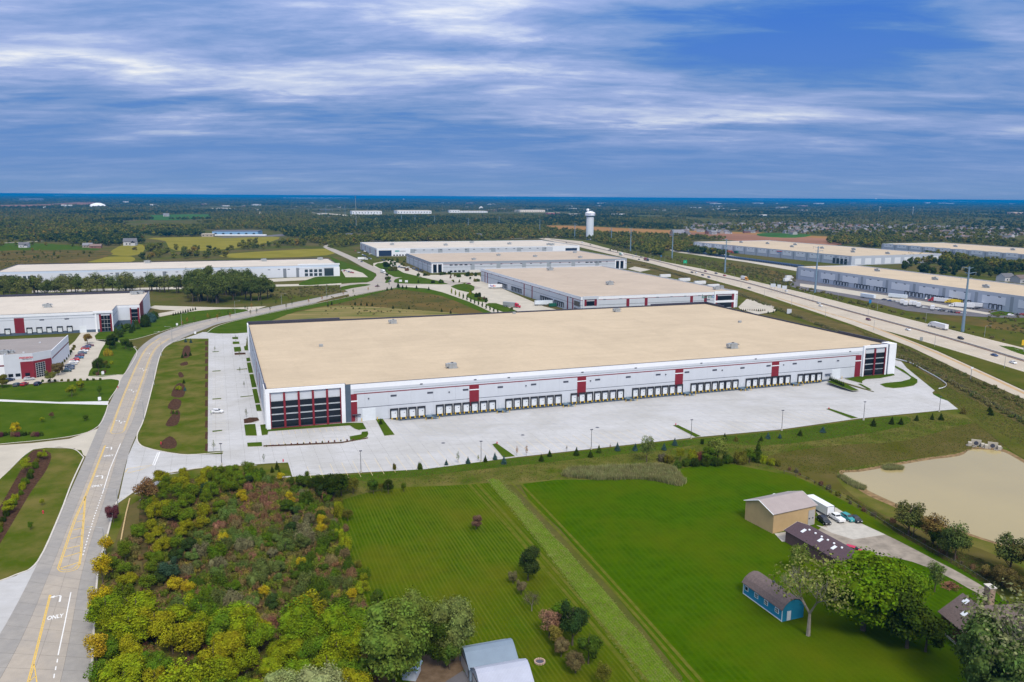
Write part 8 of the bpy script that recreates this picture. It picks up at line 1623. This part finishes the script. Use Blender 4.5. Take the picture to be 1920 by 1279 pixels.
def far_block(x0, x1, y, hpx, col, lab, name='far_building', rise=0, depth=None, grp=None):
    a, b = W(x0, y), W(x1, y); L_ = (b-a).length; d = depth or min(120, L_*.6); h = (hpx/FPX)*a.length*1.0; r = thing(name, lab, 'building', a, math.atan2((b-a).y, (b-a).x), group=grp)
    m_ = mat('far_paint_%d' % (int(col[0]*100)*100+int(col[2]*100)), col, .9); MB().box(0, L_, 0, d, 0, h*.92).build('wall', m_, r); rf = mat('far_roof_pale', (.62, .56, .48), .9) if col[0] > .3 else mat('far_roof_dark', (.10, .10, .12), .9); MB().box(-.5, L_+.5, -.5, d+.5, h*.92, h).build('roof', rf, r)
    m2 = MB(); nw = max(3, min(12, int(L_/14)))
    for k_ in range(nw): m2.box(L_*(k_+.3)/nw, L_*(k_+.6)/nw, -.2, 0, h*.3, h*.6)
    m2.build('window_band', M_GLASS2, r); return r
WW = (.78, .80, .84)
for x0, x1, y, hp_, col, lab in ((660, 716, 402, 6, WW, 'pale distribution shed, left of two beyond the interchange'), (745, 809, 401, 6, WW, 'pale distribution shed, right of two beyond the interchange'), (843, 862, 399, 5, WW, 'white block beyond the woods at the centre'), (862, 914, 399, 3, WW, 'low white row right of the white block'), (975, 1022, 398, 4, (.80, .72, .62), 'cream retail row left of the water tower'), (1028, 1050, 402, 3, (.42, .14, .16), 'red brick retail block left of the water tower'), (1068, 1088, 405, 4, (.5, .45, .42), 'brownish building just left of the water tower'), (1150, 1172, 404, 3, WW, 'white strip mall right of the water tower'), (378, 400, 444, 5, (.38, .33, .28), 'tan wing of the blue roofed school'), (115, 136, 388, 3.5, WW, 'white hall left of the sports dome'), (282, 297, 387, 3.5, WW, 'white hall right of the sports dome'), (232, 241, 381, 3, WW, 'small white block above the sports dome'), (45, 82, 376, 3.5, (.28, .28, .34), 'grey block on the horizon at the left'), (1365, 1392, 406, 2.5, WW, 'white roofed block above the suburb'), (1428, 1438, 406, 3.5, WW, 'small white block above the suburb'), (1900, 1918, 403, 4, (.7, .45, .35), 'tan and red building at the right edge far off'), (395, 440, 392, 1.5, WW, 'pale roofs far left of the interchange'), (600, 625, 396, 3, (.25, .25, .28), 'dark hall left of the interchange')):
    far_block(x0, x1, y, hp_, col, lab)
s_ = far_block(398, 484, 442, 8, (.20, .34, .50), 'long blue roofed school building with a car park in front'); MB().box(-20, W(484, 442).x-W(398, 442).x+20, -14, -4, .5, 3).build('canopy', M_WALLW, s_)
flat('car_park', [(420, 446), (535, 443), (530, 439), (484, 443), (400, 444)], M_ASPH, .2)
random.seed(9)
for i, (x, y) in enumerate([(random.uniform(560, 1900), random.uniform(381, 396)) for _ in range(46)]+[(random.uniform(20, 560), random.uniform(383, 392)) for _ in range(16)]):
    far_block(x, x+random.uniform(5, 16), y, random.uniform(1.2, 2.4), random.choice((WW, (.55, .5, .48), (.4, .22, .2), WW)), 'tiny pale building scattered in the far plain', depth=60, grp='tiny buildings of the far plain')
for x0, x1, y in ((560, 625, 372.3), (640, 656, 372.0), (900, 985, 371.5), (1065, 1130, 372.4), (1430, 1480, 375.5), (1640, 1700, 376.6), (120, 170, 366.6), (1790, 1830, 378)):
    far_block(x0, x1, y, 1.0, WW, 'thin bright warehouse strip near the horizon', depth=500, grp='bright warehouse strips near the horizon')
def dome(x, y, wpx, hpx, lab):
    c = W(x, y); s = c.length/FPX; r = thing('sports_dome', lab, 'dome', c); n = []
    for k_ in range(7): a = PI/2*k_/6; n.append((wpx/2*s*math.cos(a), hpx*s*math.sin(a)))
    MB().lathe(n, 24).build('membrane', mat('dome_white', (.85, .87, .9), .6), r, sm=True); MB().lathe([(wpx/2*s*1.02, 0), (wpx/2*s*1.02, 1.2), (wpx/2*s*.99, 1.2)], 24).build('ring_wall', M_KERB, r)
dome(183.5, 388.5, 26, 7, 'large white inflated sports dome far off at the left'); dome(902, 391.5, 8, 4, 'small white dome tank far off at the centre')
for x, y, hp_ in ((757, 376, 3), (1457, 384, 3), (1642, 376, 3)):
    c = W(x, y); s = c.length/FPX; r = thing('far_water_tank', 'tiny white water tank near the horizon', 'water tank', c, group='tiny water tanks near the horizon'); MB().lathe([(.4*s, 0), (.4*s, hp_*s*.6), (1.6*s, hp_*s*.75), (1.6*s, hp_*s*.95), (0, hp_*s)], 12).build('tank', WM.setdefault('x', None) or mat('dome_white', (.85, .87, .9)), r)
for x, y, ty in ((1386, 376, 364), (1649, 400, 387), (1711, 405, 388), (1401, 376, 368)):
    c = W(x, y); h = min(HT(x, y, ty), 86); r = thing('far_mast', 'thin mast rising near the horizon on the right', 'mast', c, group='thin masts near the horizon'); w_ = c.length/FPX*.45; MB().tube((0, 0, 0), (0, 0, h), w_, w_*.5, 6).build('pole', M_WALLG, r); MB().box(-w_*1.6, w_*1.6, -w_, w_, h*.9, h).build('head', M_WALLG, r)
# far roads
def froad(pts, w, m=M_PALECONC, z=.25): strip('far_road', [P(p) for p in pts], w, m, z, kind='structure')
froad([(482, 391), (485, 398), (492, 404), (505, 409)], 18); froad([(590, 399), (640, 403), (700, 410), (722, 417)], 45); froad([(595, 399), (612, 407)], 30); froad([(697, 403), (720, 410), (745, 419)], 20); froad([(610, 462), (640, 451), (720, 452)], 8, z=.2); froad([(-20, 456.5), (40, 455), (80, 452)], 12); froad([(960, 448), (1020, 444.5), (1130, 442), (1240, 443)], 9, z=.2)
# ------------------------------------------------------------------ haze
HAZE = True
if HAZE:
    hb = MB().box(-47500, 47500, -700, 47500, -3, 91).build('haze', None and M_GROUND or mat('x', (1, 1, 1)), kind='stuff'); hb.data.materials.clear()
    hm_ = bpy.data.materials.new('haze_air'); hm_.use_nodes = True; t = hm_.node_tree; t.nodes.clear(); v = t.nodes.new('ShaderNodeVolumePrincipled'); v.inputs['Density'].default_value = .70e-4; v.inputs['Color'].default_value = (.0, .235, .60, 1); v.inputs['Anisotropy'].default_value = 0
    o_ = t.nodes.new('ShaderNodeOutputMaterial'); t.links.new(v.outputs[0], o_.inputs['Volume']); hb.data.materials.append(hm_); hb.display_type = 'WIRE'
